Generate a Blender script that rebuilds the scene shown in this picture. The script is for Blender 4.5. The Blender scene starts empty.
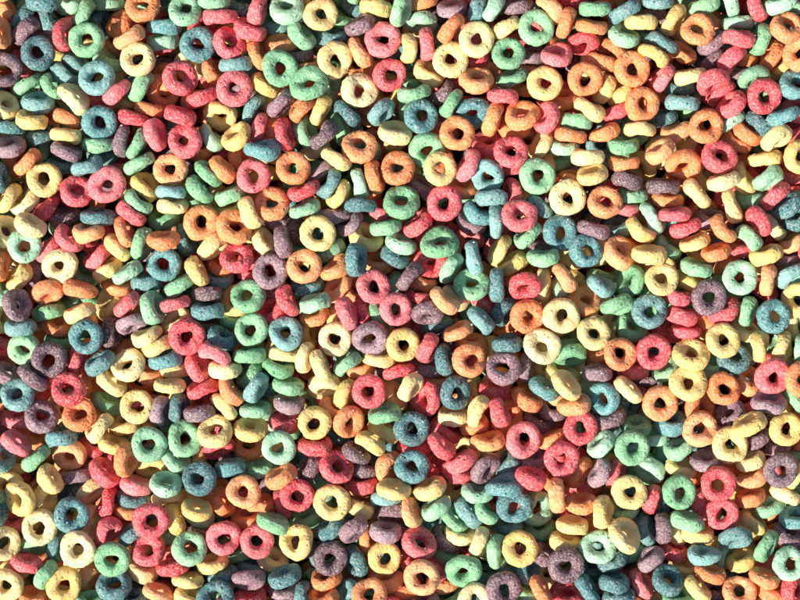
# A close-up, seen straight from above, of a deep heap of fruit coloured cereal
# rings in low sunlight.  Everything is real geometry in metres.
import bpy, math, random
import numpy as np
from mathutils import Vector, Quaternion, noise

U = 0.015 / 36.0            # one heap unit in metres (a ring is 36 units = 15 mm across)
scene = bpy.context.scene
col = scene.collection
NAMES = ['orange', 'yellow', 'red', 'green', 'teal', 'purple']   # dye colours 0..5

# one line per ring: x y z (heap units)  nx ny (axis of the hole)  dye
RINGS = '''
-398.2 293.0 -7.1 0.72 0.68 0
-396.8 264.8 14.7 0.94 0.09 0
-385.4 298.0 -37.3 -0.90 0.40 3
-378.0 283.8 -10.2 -0.88 0.47 4
-355.3 300.9 3.9 -0.01 0.73 4
-352.0 279.5 -11.6 0.93 0.34 4
-373.4 268.6 -5.0 0.71 -0.69 5
-394.0 228.7 7.7 0.36 -0.02 5
-360.9 246.3 7.6 0.25 0.01 4
-335.1 263.2 8.5 0.99 -0.00 2
-334.5 273.1 -25.5 1.00 -0.02 2
-310.8 258.1 14.6 -0.08 0.05 3
-316.8 286.2 -1.5 -0.87 0.44 3
-333.6 298.8 -25.3 -0.15 0.94 3
-295.8 301.4 -21.5 0.10 0.93 3
-302.3 279.7 -26.0 0.88 0.05 4
-326.8 238.3 -14.9 0.53 0.83 4
-336.7 226.3 -9.3 0.66 0.74 4
-374.4 216.1 -14.0 -0.53 0.85 3
-347.2 213.0 1.3 0.72 0.67 3
-293.0 239.5 -12.2 0.48 0.83 3
-300.8 220.6 13.1 -0.03 0.30 4
-282.7 278.2 -13.7 -0.58 0.56 0
-269.0 261.3 9.7 -0.49 0.85 0
-256.2 292.8 5.4 0.00 0.44 0
-261.1 239.8 8.5 -0.01 0.28 1
-235.8 274.0 -2.2 0.03 0.98 4
-239.0 260.5 -12.6 -0.16 0.92 3
-213.8 288.4 7.4 0.12 0.46 3
-219.3 221.8 6.0 0.47 0.17 2
-239.1 223.5 -24.3 -0.76 0.05 0
-260.8 214.5 -4.8 -0.82 0.50 3
-282.6 206.7 3.3 -0.65 0.75 2
-312.2 204.8 -22.1 0.53 0.79 2
-240.2 211.9 -24.6 0.43 -0.06 0
-250.5 190.7 -6.8 0.19 0.98 0
-395.3 194.8 0.6 0.62 0.53 1
-361.3 197.8 1.2 0.05 0.88 4
-323.8 200.5 11.3 0.74 0.60 1
-366.3 179.2 9.7 0.21 0.91 1
-332.1 180.7 1.5 0.44 0.90 0
-332.4 163.8 8.2 0.13 0.99 1
-298.6 176.7 9.3 0.32 -0.05 4
-361.3 166.3 -12.7 -0.14 0.89 4
-391.5 173.5 -2.7 0.09 0.98 4
-388.7 153.4 6.5 -0.01 0.81 5
-335.7 152.5 -19.2 -0.00 0.97 5
-300.7 154.9 2.2 -0.03 0.99 3
-277.9 159.1 2.2 -0.99 0.12 5
-261.4 156.2 3.9 -0.86 0.50 3
-266.8 181.7 0.1 0.27 0.96 2
-242.8 164.4 9.4 0.92 0.22 2
-218.9 183.4 8.7 0.29 0.94 2
-214.8 158.4 8.3 -0.01 0.36 2
-278.0 199.0 -27.4 -0.02 0.98 1
-381.7 240.7 -22.9 0.91 0.03 2
-201.5 254.8 5.4 0.20 0.02 4
-184.3 297.5 12.5 0.03 0.93 3
-178.8 281.7 12.2 -0.04 0.99 2
-160.5 295.5 -11.9 0.40 0.79 4
-141.6 288.2 9.0 0.96 -0.26 2
-149.0 269.4 2.7 0.43 0.84 2
-170.0 255.9 5.6 0.48 0.40 2
-198.0 273.5 -14.0 0.65 -0.00 2
-164.5 235.0 3.8 -0.09 0.99 4
-142.2 244.8 -0.5 0.87 0.46 0
-119.6 256.6 -7.9 -0.10 0.89 0
-126.8 280.8 -24.7 0.08 0.80 4
-113.1 290.4 7.5 0.00 0.57 3
-78.9 284.6 6.3 0.35 -0.00 1
-98.1 263.2 5.4 0.67 0.66 3
-68.4 264.4 -9.9 0.05 0.92 4
-62.1 285.0 -24.0 0.44 0.82 3
-119.3 230.4 11.1 0.25 -0.05 3
-102.7 246.9 -12.3 -0.12 0.91 5
-90.0 213.8 16.9 -0.11 0.46 3
-92.6 233.6 -10.6 -0.25 0.95 0
-65.0 238.0 7.9 0.34 -0.03 1
-189.0 230.0 -13.1 0.85 0.49 0
-165.1 211.0 7.9 0.33 -0.01 2
-197.5 201.8 3.3 -0.35 0.93 2
-135.8 215.3 -8.4 0.55 0.79 1
-148.0 192.8 -12.9 -0.86 0.51 4
-180.5 186.5 -13.8 -0.04 -0.73 1
-119.4 196.0 2.0 -0.71 0.71 5
-98.5 190.5 5.3 -0.71 0.66 0
-79.0 189.7 3.1 0.87 -0.49 1
-162.8 163.6 3.4 -0.58 0.58 1
-142.9 172.0 -11.0 -0.92 0.37 2
-189.9 162.9 -11.8 0.75 0.65 3
-114.8 165.4 1.1 0.94 0.16 2
-126.3 169.5 -23.4 0.94 -0.10 0
-94.6 167.9 -14.1 0.85 0.35 3
-75.7 163.9 6.3 -0.75 0.65 5
-137.1 149.5 12.2 0.01 0.94 4
-71.6 215.7 -18.9 0.86 -0.01 3
-59.6 173.1 -21.3 0.93 0.33 3
-52.8 186.7 1.9 0.71 0.70 4
-24.5 292.2 2.0 0.17 0.98 1
0.6 286.9 17.0 0.91 -0.33 3
-40.0 274.9 3.6 -0.45 0.82 5
-16.9 259.2 6.0 0.00 0.34 2
21.7 278.8 -8.2 -0.01 -0.95 3
8.7 251.3 3.8 1.00 0.00 1
26.6 255.5 2.0 1.00 0.08 2
51.8 291.8 -6.2 -0.02 0.89 5
20.9 301.3 -7.1 -0.06 0.91 0
50.4 269.6 17.3 -0.78 0.63 0
78.4 291.6 -0.7 0.97 -0.19 4
93.1 290.3 13.2 0.87 -0.49 3
76.1 259.1 11.0 0.27 -0.02 1
50.5 239.4 6.6 0.17 0.02 1
-40.0 247.7 -1.0 0.82 0.54 0
-9.9 224.1 5.1 0.27 -0.01 2
27.7 228.0 -11.5 0.62 0.66 1
-41.1 208.6 6.0 0.40 0.14 1
14.1 205.3 5.0 -0.20 0.98 3
42.7 208.0 -12.8 -0.68 0.73 5
76.7 219.5 4.0 0.02 0.74 0
51.3 196.1 7.3 -0.83 0.56 3
72.6 187.6 -0.7 -0.03 -0.65 4
-18.8 188.1 1.8 0.68 -0.69 4
21.0 183.1 7.0 0.39 0.16 4
-4.9 167.2 2.2 0.14 0.81 1
-40.4 153.2 6.5 0.00 0.51 0
26.7 149.7 0.7 0.06 -0.51 3
57.3 165.6 8.3 -0.00 0.26 0
12.6 221.4 -24.7 0.05 0.93 3
35.6 177.7 -19.1 0.06 0.91 2
-26.5 226.5 -25.3 0.86 -0.05 0
73.1 244.4 -21.5 -0.07 0.92 2
118.6 295.8 -3.9 -0.10 0.86 5
106.4 273.2 -1.1 -0.49 0.86 1
135.6 271.0 9.9 0.24 -0.01 3
108.2 245.9 4.2 -0.01 0.28 3
149.8 291.4 4.6 0.76 0.65 0
165.8 275.7 6.9 0.92 -0.36 0
171.0 302.8 -10.3 -0.04 0.90 2
193.5 289.6 12.1 -0.02 0.97 3
190.3 272.1 7.3 0.13 0.97 0
224.0 288.3 3.1 -0.50 0.86 4
240.5 278.0 2.1 0.07 0.98 1
156.1 243.8 2.7 -0.06 0.82 2
184.3 257.9 -9.6 0.04 -0.92 2
224.6 265.0 -4.1 0.39 0.75 3
217.5 252.4 -12.8 0.56 0.80 0
202.4 239.1 -8.2 0.29 0.95 0
184.2 219.5 8.3 0.16 -0.02 0
231.1 229.4 7.8 0.18 0.02 0
132.9 247.3 -23.5 -0.02 0.93 5
113.1 223.4 -10.1 -0.33 0.90 3
144.3 215.8 6.1 -0.00 0.19 1
204.9 211.8 -8.7 -0.87 0.41 1
221.8 208.7 -12.2 -0.59 0.77 1
102.8 203.7 2.1 0.15 0.98 2
121.9 184.3 4.9 -0.12 0.70 0
93.0 180.3 1.8 0.93 -0.34 0
115.2 173.7 -21.9 0.04 0.84 0
146.3 181.5 6.0 -0.85 0.26 2
188.9 189.8 7.0 0.50 0.85 1
176.8 178.1 2.0 0.17 0.98 3
165.8 202.8 -17.1 -0.10 0.84 0
218.5 190.6 -10.2 -0.46 0.87 2
169.8 164.1 6.1 0.16 0.98 0
204.3 166.9 0.5 -0.35 0.92 0
240.9 195.1 8.9 0.34 -0.01 0
239.4 170.5 4.0 -0.00 0.99 1
110.3 147.1 8.4 0.02 0.53 2
141.5 156.0 -11.0 -0.85 0.45 1
164.1 155.2 -13.5 0.03 0.91 3
186.6 142.2 9.2 -0.02 0.99 1
222.3 155.3 1.9 -0.00 0.93 3
88.8 157.1 -17.2 0.07 0.73 2
252.9 267.5 -25.0 -0.04 0.93 4
249.9 253.0 -21.3 0.02 0.98 0
256.6 297.7 9.4 0.00 0.93 4
273.5 279.7 0.9 0.83 -0.51 1
296.0 268.8 8.3 -0.00 0.33 0
262.0 256.2 8.0 0.49 0.85 4
252.7 244.1 12.8 0.49 0.85 1
314.3 259.0 -14.5 -0.63 0.74 5
315.2 242.4 -15.2 -0.61 0.78 5
285.0 249.2 -17.8 0.47 0.74 0
289.6 223.8 1.6 -0.20 0.97 1
262.3 221.0 0.1 -0.82 0.56 2
282.1 196.4 4.8 0.08 0.99 4
309.9 216.4 13.9 0.41 -0.87 2
324.6 208.6 -16.3 0.58 -0.79 2
330.3 195.2 2.7 -0.66 0.67 2
304.1 173.1 10.5 0.24 -0.02 0
278.3 169.3 -8.9 -0.29 0.93 0
304.9 297.1 -8.0 -0.40 0.86 3
316.9 287.0 -30.5 0.48 0.73 0
339.7 277.8 -8.4 -0.02 1.00 3
336.7 260.5 11.5 0.15 0.94 2
330.6 240.2 6.5 0.70 -0.70 2
331.5 299.0 -8.2 0.93 0.33 3
355.2 293.5 5.2 0.90 0.34 2
378.5 295.7 10.6 -0.43 0.84 3
400.3 294.6 -7.5 -0.10 0.95 3
360.2 260.6 -0.8 -0.95 0.27 3
383.9 270.9 15.0 0.12 0.48 0
372.8 244.7 -8.8 -0.88 0.46 0
347.2 244.1 -25.2 0.01 0.97 0
384.1 235.3 -16.4 -0.72 0.64 1
397.9 245.2 11.2 -0.58 0.11 0
352.5 221.4 3.8 0.31 -0.83 3
362.2 202.4 9.4 0.29 -0.01 2
395.1 213.5 6.9 0.03 0.62 4
380.2 182.2 19.7 -0.35 0.93 4
361.1 175.4 -1.3 0.68 0.71 4
349.8 168.7 -14.8 0.50 0.79 0
372.4 159.9 16.0 0.46 -0.83 1
330.6 180.5 -10.2 -0.61 0.77 3
258.7 148.3 11.0 -0.61 0.70 0
339.2 158.4 -15.2 0.44 0.82 0
399.1 192.2 -4.7 -0.33 0.61 2
392.2 167.9 -11.2 -0.31 0.86 2
282.5 215.0 -20.2 -0.00 0.93 4
266.8 184.9 -22.4 -0.07 0.94 4
342.2 230.6 -24.4 0.03 0.96 5
-330.7 146.7 14.6 0.43 0.89 5
-311.0 133.2 9.6 -0.36 0.92 4
-371.7 137.6 3.5 -0.69 0.71 0
-354.8 120.4 5.8 0.20 0.01 1
-322.3 108.2 5.0 0.32 0.50 2
-291.5 114.5 7.9 0.19 0.01 2
-259.7 136.6 6.1 -0.48 0.87 3
-229.2 130.2 3.6 -0.04 0.28 0
-255.5 114.3 -5.8 0.67 0.62 1
-398.0 121.4 9.2 0.99 -0.00 4
-390.9 100.8 3.2 -0.74 0.64 1
-376.1 97.2 -6.6 -0.60 0.73 1
-391.2 87.2 -27.9 0.12 0.91 4
-356.4 93.0 -12.6 -0.71 0.62 2
-338.1 84.4 -16.2 -0.02 0.94 5
-302.0 83.4 -0.6 0.07 0.97 4
-260.9 98.1 0.7 0.64 0.75 3
-268.4 86.7 2.1 0.60 0.79 2
-227.8 107.4 7.7 0.04 1.00 4
-227.4 93.5 1.9 -0.01 0.99 1
-239.1 81.9 -18.7 -0.16 0.89 3
-275.1 68.0 3.8 0.94 0.30 0
-310.7 67.6 6.4 -0.03 0.96 0
-282.1 52.8 0.2 0.72 0.67 1
-257.9 55.9 -0.6 0.94 -0.27 3
-234.7 59.8 13.5 -0.03 0.93 0
-216.3 60.5 -14.4 0.94 0.29 4
-366.6 74.5 15.4 0.45 0.82 1
-394.8 68.2 4.6 0.66 0.30 1
-373.0 53.7 12.8 0.27 0.03 3
-330.0 60.2 3.8 0.62 0.75 2
-352.8 51.6 -9.2 -0.62 0.72 2
-304.1 43.3 -10.4 -0.62 0.75 2
-341.8 136.5 -22.2 0.04 0.92 4
-299.2 146.7 -20.9 -0.00 0.92 4
-281.7 134.3 -21.4 -0.14 0.93 2
-277.2 115.2 -27.5 0.93 0.01 1
-389.1 139.1 -21.0 0.95 0.04 0
-191.8 126.6 2.0 0.70 0.70 3
-177.4 130.7 2.8 0.70 0.69 0
-200.0 109.6 2.8 0.73 0.66 3
-169.3 105.0 -1.9 -0.39 0.91 3
-145.8 123.1 10.5 0.28 0.05 2
-106.4 131.1 6.2 -0.00 0.26 0
-160.4 140.9 -18.0 0.74 0.54 0
-95.8 108.4 7.3 -0.37 0.92 2
-128.0 95.6 4.7 0.03 0.38 0
-94.7 91.0 2.6 -0.34 0.93 3
-63.4 140.6 6.5 0.51 0.85 1
-69.1 116.1 3.9 -0.87 0.49 4
-80.0 128.7 -16.0 -0.64 0.77 5
-60.4 105.0 4.1 -0.82 0.57 1
-198.0 77.5 6.0 0.26 0.00 0
-164.5 72.3 8.2 0.37 0.34 0
-148.0 86.8 6.5 0.84 0.50 1
-172.7 92.4 -17.0 -0.09 0.80 1
-187.3 53.4 -0.4 0.64 -0.74 1
-136.3 58.5 -8.2 0.81 0.43 1
-116.7 58.1 11.0 0.98 0.18 5
-104.6 70.2 -18.9 0.88 -0.02 5
-67.0 85.6 -12.3 -0.10 0.98 5
-81.8 65.9 8.8 0.16 -0.03 1
-71.3 49.5 -17.5 -0.48 0.86 3
-124.0 78.6 -31.4 0.04 0.97 5
-2.5 131.3 6.0 -0.00 0.26 0
39.7 130.8 11.3 0.32 0.09 1
67.5 134.2 5.4 -0.86 0.46 2
-39.8 115.7 5.0 0.96 0.25 3
-25.5 122.4 2.0 0.95 0.25 0
1.2 97.2 6.0 0.10 0.56 3
-39.6 93.6 10.5 -0.01 -1.00 4
43.8 96.2 7.7 0.18 0.02 2
21.3 115.3 -19.2 0.45 0.78 5
-14.2 72.7 3.2 -0.19 0.97 3
17.6 75.3 0.2 -0.57 0.78 2
-49.9 76.2 -13.2 -0.63 0.75 5
-34.0 63.2 -14.9 0.34 0.71 1
0.9 56.7 -7.0 0.35 0.86 3
40.1 56.1 6.8 0.02 0.68 3
31.4 64.4 -22.4 -0.01 0.89 2
62.1 111.2 -15.5 -0.01 0.92 0
-19.3 92.1 -19.3 -0.00 0.91 2
87.7 123.7 3.8 -0.21 -0.54 4
91.0 101.4 4.5 -0.01 1.00 4
76.4 87.1 0.2 0.54 0.81 4
96.2 78.3 2.1 0.99 -0.02 4
72.3 78.4 -18.2 0.28 0.84 5
118.3 83.8 15.3 0.12 0.45 2
137.1 123.9 6.0 0.26 -0.00 3
111.8 107.4 -9.4 -0.94 0.04 2
113.9 133.2 -18.8 -0.01 0.98 2
141.6 93.5 -8.5 0.51 0.85 4
127.6 64.9 2.4 -0.64 0.73 3
159.6 67.0 3.9 0.37 -0.01 4
167.0 101.9 6.2 0.17 -0.00 1
153.2 135.5 -25.5 0.89 0.06 0
157.5 141.3 -34.6 -0.18 0.88 3
191.3 124.2 12.4 -0.28 0.87 1
204.3 97.2 6.6 -0.01 0.42 0
193.3 70.4 2.3 0.26 0.96 5
227.0 120.0 1.7 0.17 0.97 5
223.5 136.6 2.0 0.03 0.99 0
233.7 106.1 -11.7 -0.04 0.95 3
226.4 92.3 -14.2 0.18 0.96 2
221.5 74.2 -26.9 -0.08 0.87 4
185.7 48.8 7.9 0.32 0.28 4
219.2 47.0 2.7 0.49 0.44 0
175.7 123.5 -16.7 -0.03 0.92 0
262.6 113.4 3.2 0.00 0.99 5
282.1 135.2 1.5 0.01 -0.65 0
318.9 142.4 7.3 0.16 0.46 2
321.0 117.8 13.0 -0.28 0.95 1
364.6 141.1 2.0 -0.17 0.98 1
366.4 120.9 6.6 0.50 -0.82 3
373.8 104.2 7.2 -0.71 0.70 2
296.5 106.3 2.5 0.74 0.63 1
269.6 101.2 -13.5 0.03 0.97 0
273.2 84.6 11.9 -0.06 0.99 2
284.8 72.3 3.9 -0.34 0.93 2
331.4 93.4 2.0 0.91 0.33 1
344.8 123.0 -11.1 0.82 0.42 1
356.1 78.4 15.3 -0.84 -0.54 2
375.3 73.2 -11.7 0.68 0.70 1
387.0 94.8 3.1 -0.62 0.74 4
400.1 82.4 -9.7 -0.57 0.72 4
348.4 62.7 5.0 0.62 0.76 3
320.0 70.1 12.9 0.76 0.64 0
294.7 57.4 2.0 -0.34 0.93 1
315.8 47.1 1.8 -0.32 0.93 0
268.4 53.5 -12.6 0.63 0.75 3
253.4 82.3 -6.0 0.82 0.50 3
239.5 70.2 -0.7 0.59 0.78 1
247.8 45.2 12.5 0.05 0.96 1
236.7 57.0 -26.2 0.29 0.80 0
313.1 82.6 -19.2 -0.02 0.86 5
353.9 104.1 -21.2 -0.01 0.90 3
343.7 54.7 -19.4 0.05 0.88 2
365.1 45.1 6.2 -0.35 0.92 1
396.1 58.5 -13.3 -0.46 0.85 0
396.7 125.4 -21.8 0.06 0.94 2
390.9 42.2 -18.5 -0.04 0.93 5
400.3 112.8 -25.0 0.02 0.94 2
396.9 142.6 14.7 0.45 0.03 1
-339.2 34.4 7.7 0.02 -0.47 1
-235.5 35.7 6.5 0.18 0.00 4
-294.0 31.1 -9.5 -0.46 0.82 1
-270.5 27.3 11.6 -0.52 0.84 3
-254.8 17.7 -7.5 0.03 0.99 4
-219.8 15.7 0.5 -0.50 0.85 3
-321.0 26.2 -22.5 0.45 0.74 3
-399.4 34.2 0.2 0.98 -0.10 0
-382.8 22.4 -6.2 -0.69 0.56 1
-397.7 4.4 -7.3 0.69 0.70 3
-379.8 -4.6 16.1 0.78 0.23 5
-352.2 7.3 1.8 0.26 -0.85 0
-317.7 10.5 8.9 0.24 0.96 0
-353.6 -10.3 -12.7 -0.28 0.92 3
-320.4 -12.5 2.0 -0.34 0.93 1
-272.7 -3.9 3.1 -0.63 0.76 2
-294.3 -3.6 -25.3 -0.70 0.35 1
-246.9 -7.5 6.5 0.93 0.17 3
-223.8 -3.4 10.0 -0.25 0.96 2
-378.6 -26.5 7.7 -0.00 0.96 4
-312.0 -36.8 13.4 0.11 -0.00 4
-267.7 -23.0 0.5 0.34 -0.92 5
-252.4 -36.2 3.7 -0.40 0.90 1
-224.6 -21.4 -11.1 -0.43 0.67 1
-289.6 -34.0 -9.1 0.96 -0.03 5
-242.0 -46.7 0.7 -0.34 0.94 1
-211.9 -36.5 10.7 0.29 0.03 2
-347.0 -25.7 -20.4 0.18 0.90 0
-375.4 -49.0 0.3 -0.21 -0.46 3
-349.0 -59.8 10.9 0.28 -0.02 5
-344.7 -41.0 -21.9 0.19 0.90 3
-324.4 -62.0 -8.3 0.96 -0.25 2
-299.2 -62.5 8.7 -0.50 0.79 4
-271.1 -64.9 6.9 -0.32 0.50 1
-233.4 -59.1 5.5 -0.23 0.95 4
-400.4 -39.8 -20.0 0.39 0.85 2
-403.7 -58.8 -29.1 0.71 0.09 1
-401.1 -17.6 -6.1 0.92 0.11 1
-253.7 -74.5 -22.6 0.17 0.91 0
-285.2 14.7 -20.3 0.14 0.90 0
-370.3 -37.0 -22.0 0.92 0.06 0
-364.0 24.9 -25.8 0.91 -0.06 5
-272.1 -50.9 -22.5 -0.14 0.87 0
-163.2 41.6 6.0 0.05 0.57 2
-202.2 28.8 4.2 0.87 0.47 1
-129.3 28.8 6.2 0.22 -0.03 5
-95.0 33.0 8.8 -0.01 0.27 0
-65.0 31.9 1.8 -0.50 0.80 0
-179.6 34.6 -20.2 0.01 0.93 0
-146.2 42.6 -21.7 0.02 0.89 2
-149.8 26.1 -28.7 0.04 0.94 2
-193.0 6.0 -1.7 -0.04 -1.00 5
-183.6 22.0 -22.9 -0.00 0.93 4
-191.2 -10.5 5.7 0.03 0.99 4
-152.1 4.1 3.1 -0.12 0.42 3
-165.0 -0.9 -13.7 -0.15 0.51 1
-93.0 14.4 -10.5 -0.11 0.93 4
-111.8 -1.2 10.0 0.89 0.44 2
-84.4 -2.9 12.0 -0.29 0.94 3
-85.3 -16.3 -3.5 -0.35 0.82 0
-129.0 -11.4 -10.8 -0.42 0.62 2
-62.6 12.8 -8.7 -0.63 0.57 0
-148.6 -30.0 7.5 -0.01 0.25 3
-113.5 -33.0 11.9 0.10 0.41 4
-168.8 -17.4 -21.6 0.11 0.87 3
-177.8 -38.0 1.4 0.46 0.80 4
-182.8 -53.5 18.1 0.46 0.89 2
-202.1 -66.4 -0.9 0.77 0.43 2
-174.6 -69.2 5.6 0.02 0.98 1
-149.7 -54.3 8.9 -0.05 0.98 3
-115.7 -53.3 -0.5 0.11 0.98 1
-122.4 -67.5 0.9 0.31 0.94 3
-94.9 -57.1 2.9 0.96 -0.22 1
-78.9 -65.0 11.5 0.93 0.33 1
-64.6 -38.7 6.4 0.21 -0.00 1
-131.7 12.0 -26.2 -0.08 0.95 5
-195.7 -25.2 -25.1 0.18 0.87 5
-93.2 -34.3 -25.0 0.92 0.04 1
-63.3 -18.6 -24.3 0.95 -0.01 1
-168.7 -35.9 -31.2 0.92 0.01 0
-44.0 39.9 9.8 0.95 -0.04 4
-5.0 43.8 -9.9 0.45 0.83 4
-21.1 37.5 -23.8 0.07 0.85 0
-26.4 12.8 6.1 0.27 0.25 2
8.7 23.3 8.3 -0.76 0.65 5
31.4 37.8 -11.8 0.23 -0.66 2
51.2 32.0 -6.3 0.84 -0.49 3
72.9 42.1 8.1 0.98 0.19 4
71.5 15.3 -0.1 0.02 0.63 3
21.8 19.4 -22.9 0.37 0.85 0
-8.0 14.2 -22.0 -0.85 0.50 3
-52.1 -12.9 11.4 0.92 0.31 2
-35.7 -11.3 -12.8 0.98 0.15 2
-22.8 -16.2 -7.0 0.98 0.17 3
-4.3 -9.2 11.2 0.48 -0.01 2
19.4 2.1 -10.9 0.15 0.99 2
43.1 -0.6 15.6 0.65 0.75 0
56.1 3.3 -16.7 0.49 0.78 1
27.7 -13.3 11.7 0.03 -0.89 5
36.3 -26.7 -18.1 0.33 -0.94 4
58.1 -31.5 4.5 -0.42 0.89 0
80.5 -19.8 8.2 0.70 0.69 4
-30.2 -37.5 10.0 0.11 -0.52 5
3.3 -44.6 9.8 0.29 0.03 1
28.1 -47.9 5.4 0.92 -0.34 2
-20.4 -58.5 -2.3 0.05 0.98 1
-53.2 -63.1 3.6 -0.58 0.80 3
-1.7 -70.4 0.5 -0.17 0.97 2
44.4 -59.8 1.3 0.95 0.16 4
70.0 -59.8 5.7 0.41 0.14 0
71.2 -43.3 -21.2 0.02 0.90 0
86.2 -0.2 -19.0 0.54 0.68 2
26.6 -68.3 -20.9 0.09 0.90 5
-39.8 -68.1 -20.3 -0.12 0.90 0
-48.5 9.5 -32.0 0.75 0.38 0
96.0 14.6 8.9 1.00 0.02 4
100.1 50.5 -10.6 -0.86 0.49 1
112.9 37.0 -10.2 -0.51 0.82 1
142.0 42.4 10.0 -0.01 0.98 3
124.1 14.3 12.6 0.00 -0.80 2
144.0 14.8 -12.8 0.98 -0.11 1
165.0 22.8 1.2 0.80 0.57 0
200.9 14.3 2.1 0.45 0.82 4
231.7 19.7 -4.7 -0.80 0.20 3
186.3 -1.2 -12.7 0.33 0.55 0
217.0 -5.8 1.5 0.20 -0.95 3
127.0 -16.4 5.9 0.33 -0.12 0
160.9 -15.4 6.8 0.18 -0.00 1
104.2 -12.0 -11.7 0.82 -0.46 4
193.3 -33.7 4.0 0.28 0.24 1
141.0 -46.6 11.7 0.14 0.19 1
107.4 -43.0 2.0 -0.08 0.96 4
170.3 -55.8 -3.1 0.10 -0.88 3
167.0 -41.5 -21.6 -0.09 0.92 3
218.5 -53.7 9.2 0.42 0.13 0
102.7 -67.9 8.7 -0.01 0.42 5
127.6 -67.1 -11.5 0.92 -0.16 5
197.1 -72.3 3.8 0.01 0.97 5
163.1 -73.7 -13.0 0.21 0.84 1
200.5 -51.8 -21.2 -0.11 0.87 0
151.7 -27.0 -16.9 0.38 0.84 0
232.8 -27.4 -14.4 0.43 0.57 3
235.1 -68.1 -18.4 0.08 0.89 2
164.6 8.8 -26.1 0.84 0.42 3
150.4 -73.5 -33.3 0.05 0.80 1
139.2 54.2 -23.6 0.04 0.95 5
118.4 23.9 -23.6 -0.05 0.92 0
260.0 20.6 9.4 0.22 0.29 1
295.9 31.5 2.0 0.25 0.95 3
338.9 22.4 5.9 0.00 0.26 3
366.9 19.6 5.6 0.95 -0.16 0
391.4 24.0 0.9 0.45 -0.83 4
307.6 2.7 8.1 0.17 0.01 5
249.1 -11.5 8.5 0.15 0.21 4
372.4 -16.2 8.5 0.12 0.22 4
347.6 -11.2 2.0 0.90 -0.24 3
324.6 -9.9 -7.6 -0.45 0.80 2
278.5 2.6 -9.2 0.12 0.99 2
283.4 -15.2 -6.7 0.23 0.95 2
287.3 -32.2 -10.6 0.05 0.99 2
397.8 -0.5 3.2 -0.65 -0.02 1
321.5 -40.2 8.2 0.17 0.29 1
289.8 -54.5 7.7 0.00 0.66 1
335.1 -58.3 -5.2 0.01 0.69 4
252.5 -51.8 6.2 0.18 -0.00 2
358.4 -46.7 6.2 0.96 -0.02 1
383.3 -47.7 -2.9 0.91 -0.19 1
268.6 -70.0 -13.8 -0.49 0.79 3
292.4 19.2 -22.6 0.46 0.81 1
348.9 -30.1 -20.0 0.43 0.75 1
400.2 -24.5 -23.9 0.89 -0.00 1
401.3 -49.5 -1.2 0.98 -0.02 3
396.4 -72.4 -25.7 -0.82 0.52 3
313.1 -66.8 -16.2 0.06 0.87 3
314.8 -21.8 -23.6 0.35 0.80 0
-365.1 -76.8 8.4 0.61 0.79 5
-379.5 -94.0 14.7 0.05 0.39 4
-329.4 -88.8 13.7 0.08 0.45 2
-288.0 -82.5 0.0 0.62 0.74 1
-229.1 -85.4 8.5 0.01 0.99 1
-225.7 -69.1 -11.4 0.02 0.97 1
-393.8 -74.2 -8.8 0.57 0.73 5
-295.6 -104.0 -14.9 0.47 0.85 3
-262.2 -106.3 5.1 0.02 0.24 1
-239.1 -110.3 4.9 0.95 -0.22 5
-222.7 -107.9 -3.3 0.96 -0.23 4
-357.0 -116.2 7.7 0.36 0.41 5
-318.7 -114.5 9.6 0.02 0.38 0
-299.9 -127.6 8.7 -0.74 0.62 1
-384.7 -119.0 -12.8 0.02 0.93 2
-381.3 -142.2 9.6 0.64 0.72 2
-338.3 -135.5 1.6 -0.22 0.94 4
-362.9 -158.0 4.4 -0.63 0.77 3
-331.4 -155.4 -6.7 -0.12 -0.42 0
-396.7 -155.4 3.3 0.82 -0.00 4
-287.2 -144.8 -9.2 0.25 0.91 1
-272.4 -159.8 10.3 0.91 -0.24 0
-249.2 -143.5 14.7 0.27 0.03 3
-214.9 -138.4 5.1 0.36 0.29 3
-249.0 -167.3 -13.7 0.01 -0.79 1
-225.2 -158.4 -5.1 0.69 0.59 3
-295.2 -171.6 2.2 0.68 0.64 2
-325.9 -175.9 -14.0 -0.14 0.96 5
-347.8 -177.6 11.9 0.82 0.49 1
-387.7 -166.0 -28.8 -0.05 0.87 1
-402.9 -177.4 -33.7 0.00 0.88 2
-277.8 -123.3 -20.4 -0.11 0.79 1
-371.1 -138.6 -24.1 0.46 0.80 0
-310.4 -147.1 -25.7 0.07 0.88 2
-210.6 -157.4 -28.1 -0.54 0.53 1
-314.8 -86.7 -26.9 0.93 -0.03 0
-342.7 -110.1 -21.1 0.74 0.44 1
-197.0 -88.4 0.1 -0.32 0.94 2
-168.5 -90.7 5.9 0.83 0.54 0
-142.9 -87.3 9.7 0.85 -0.49 4
-151.6 -74.1 -13.0 -0.76 0.59 3
-111.7 -85.1 1.7 0.16 0.95 3
-200.0 -112.1 5.4 -0.15 0.98 5
-176.2 -106.8 -0.5 -0.71 -0.68 1
-144.1 -109.9 1.2 -0.08 0.98 3
-111.0 -103.4 0.5 0.20 0.91 5
-183.9 -131.2 8.7 -0.08 0.61 1
-149.4 -128.7 1.5 -0.01 0.82 1
-183.0 -147.8 -8.0 0.34 -0.86 2
-152.0 -146.6 -23.3 -0.03 0.47 0
-120.8 -146.9 10.9 0.15 -0.04 3
-115.8 -122.1 -9.3 0.04 0.87 2
-85.2 -122.7 11.1 0.16 -0.03 1
-85.3 -145.3 3.8 0.04 0.97 2
-169.0 -166.6 -0.1 -0.18 0.97 4
-140.0 -169.2 -12.9 -0.20 0.93 3
-118.1 -175.6 13.1 -0.50 0.83 0
-199.5 -177.5 14.2 -0.01 0.33 4
-232.9 -183.4 10.4 0.09 0.83 3
-91.1 -167.4 -6.7 -0.79 0.53 5
-63.3 -167.1 5.0 0.45 0.48 2
-75.9 -87.4 -14.2 0.10 -0.83 1
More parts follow.
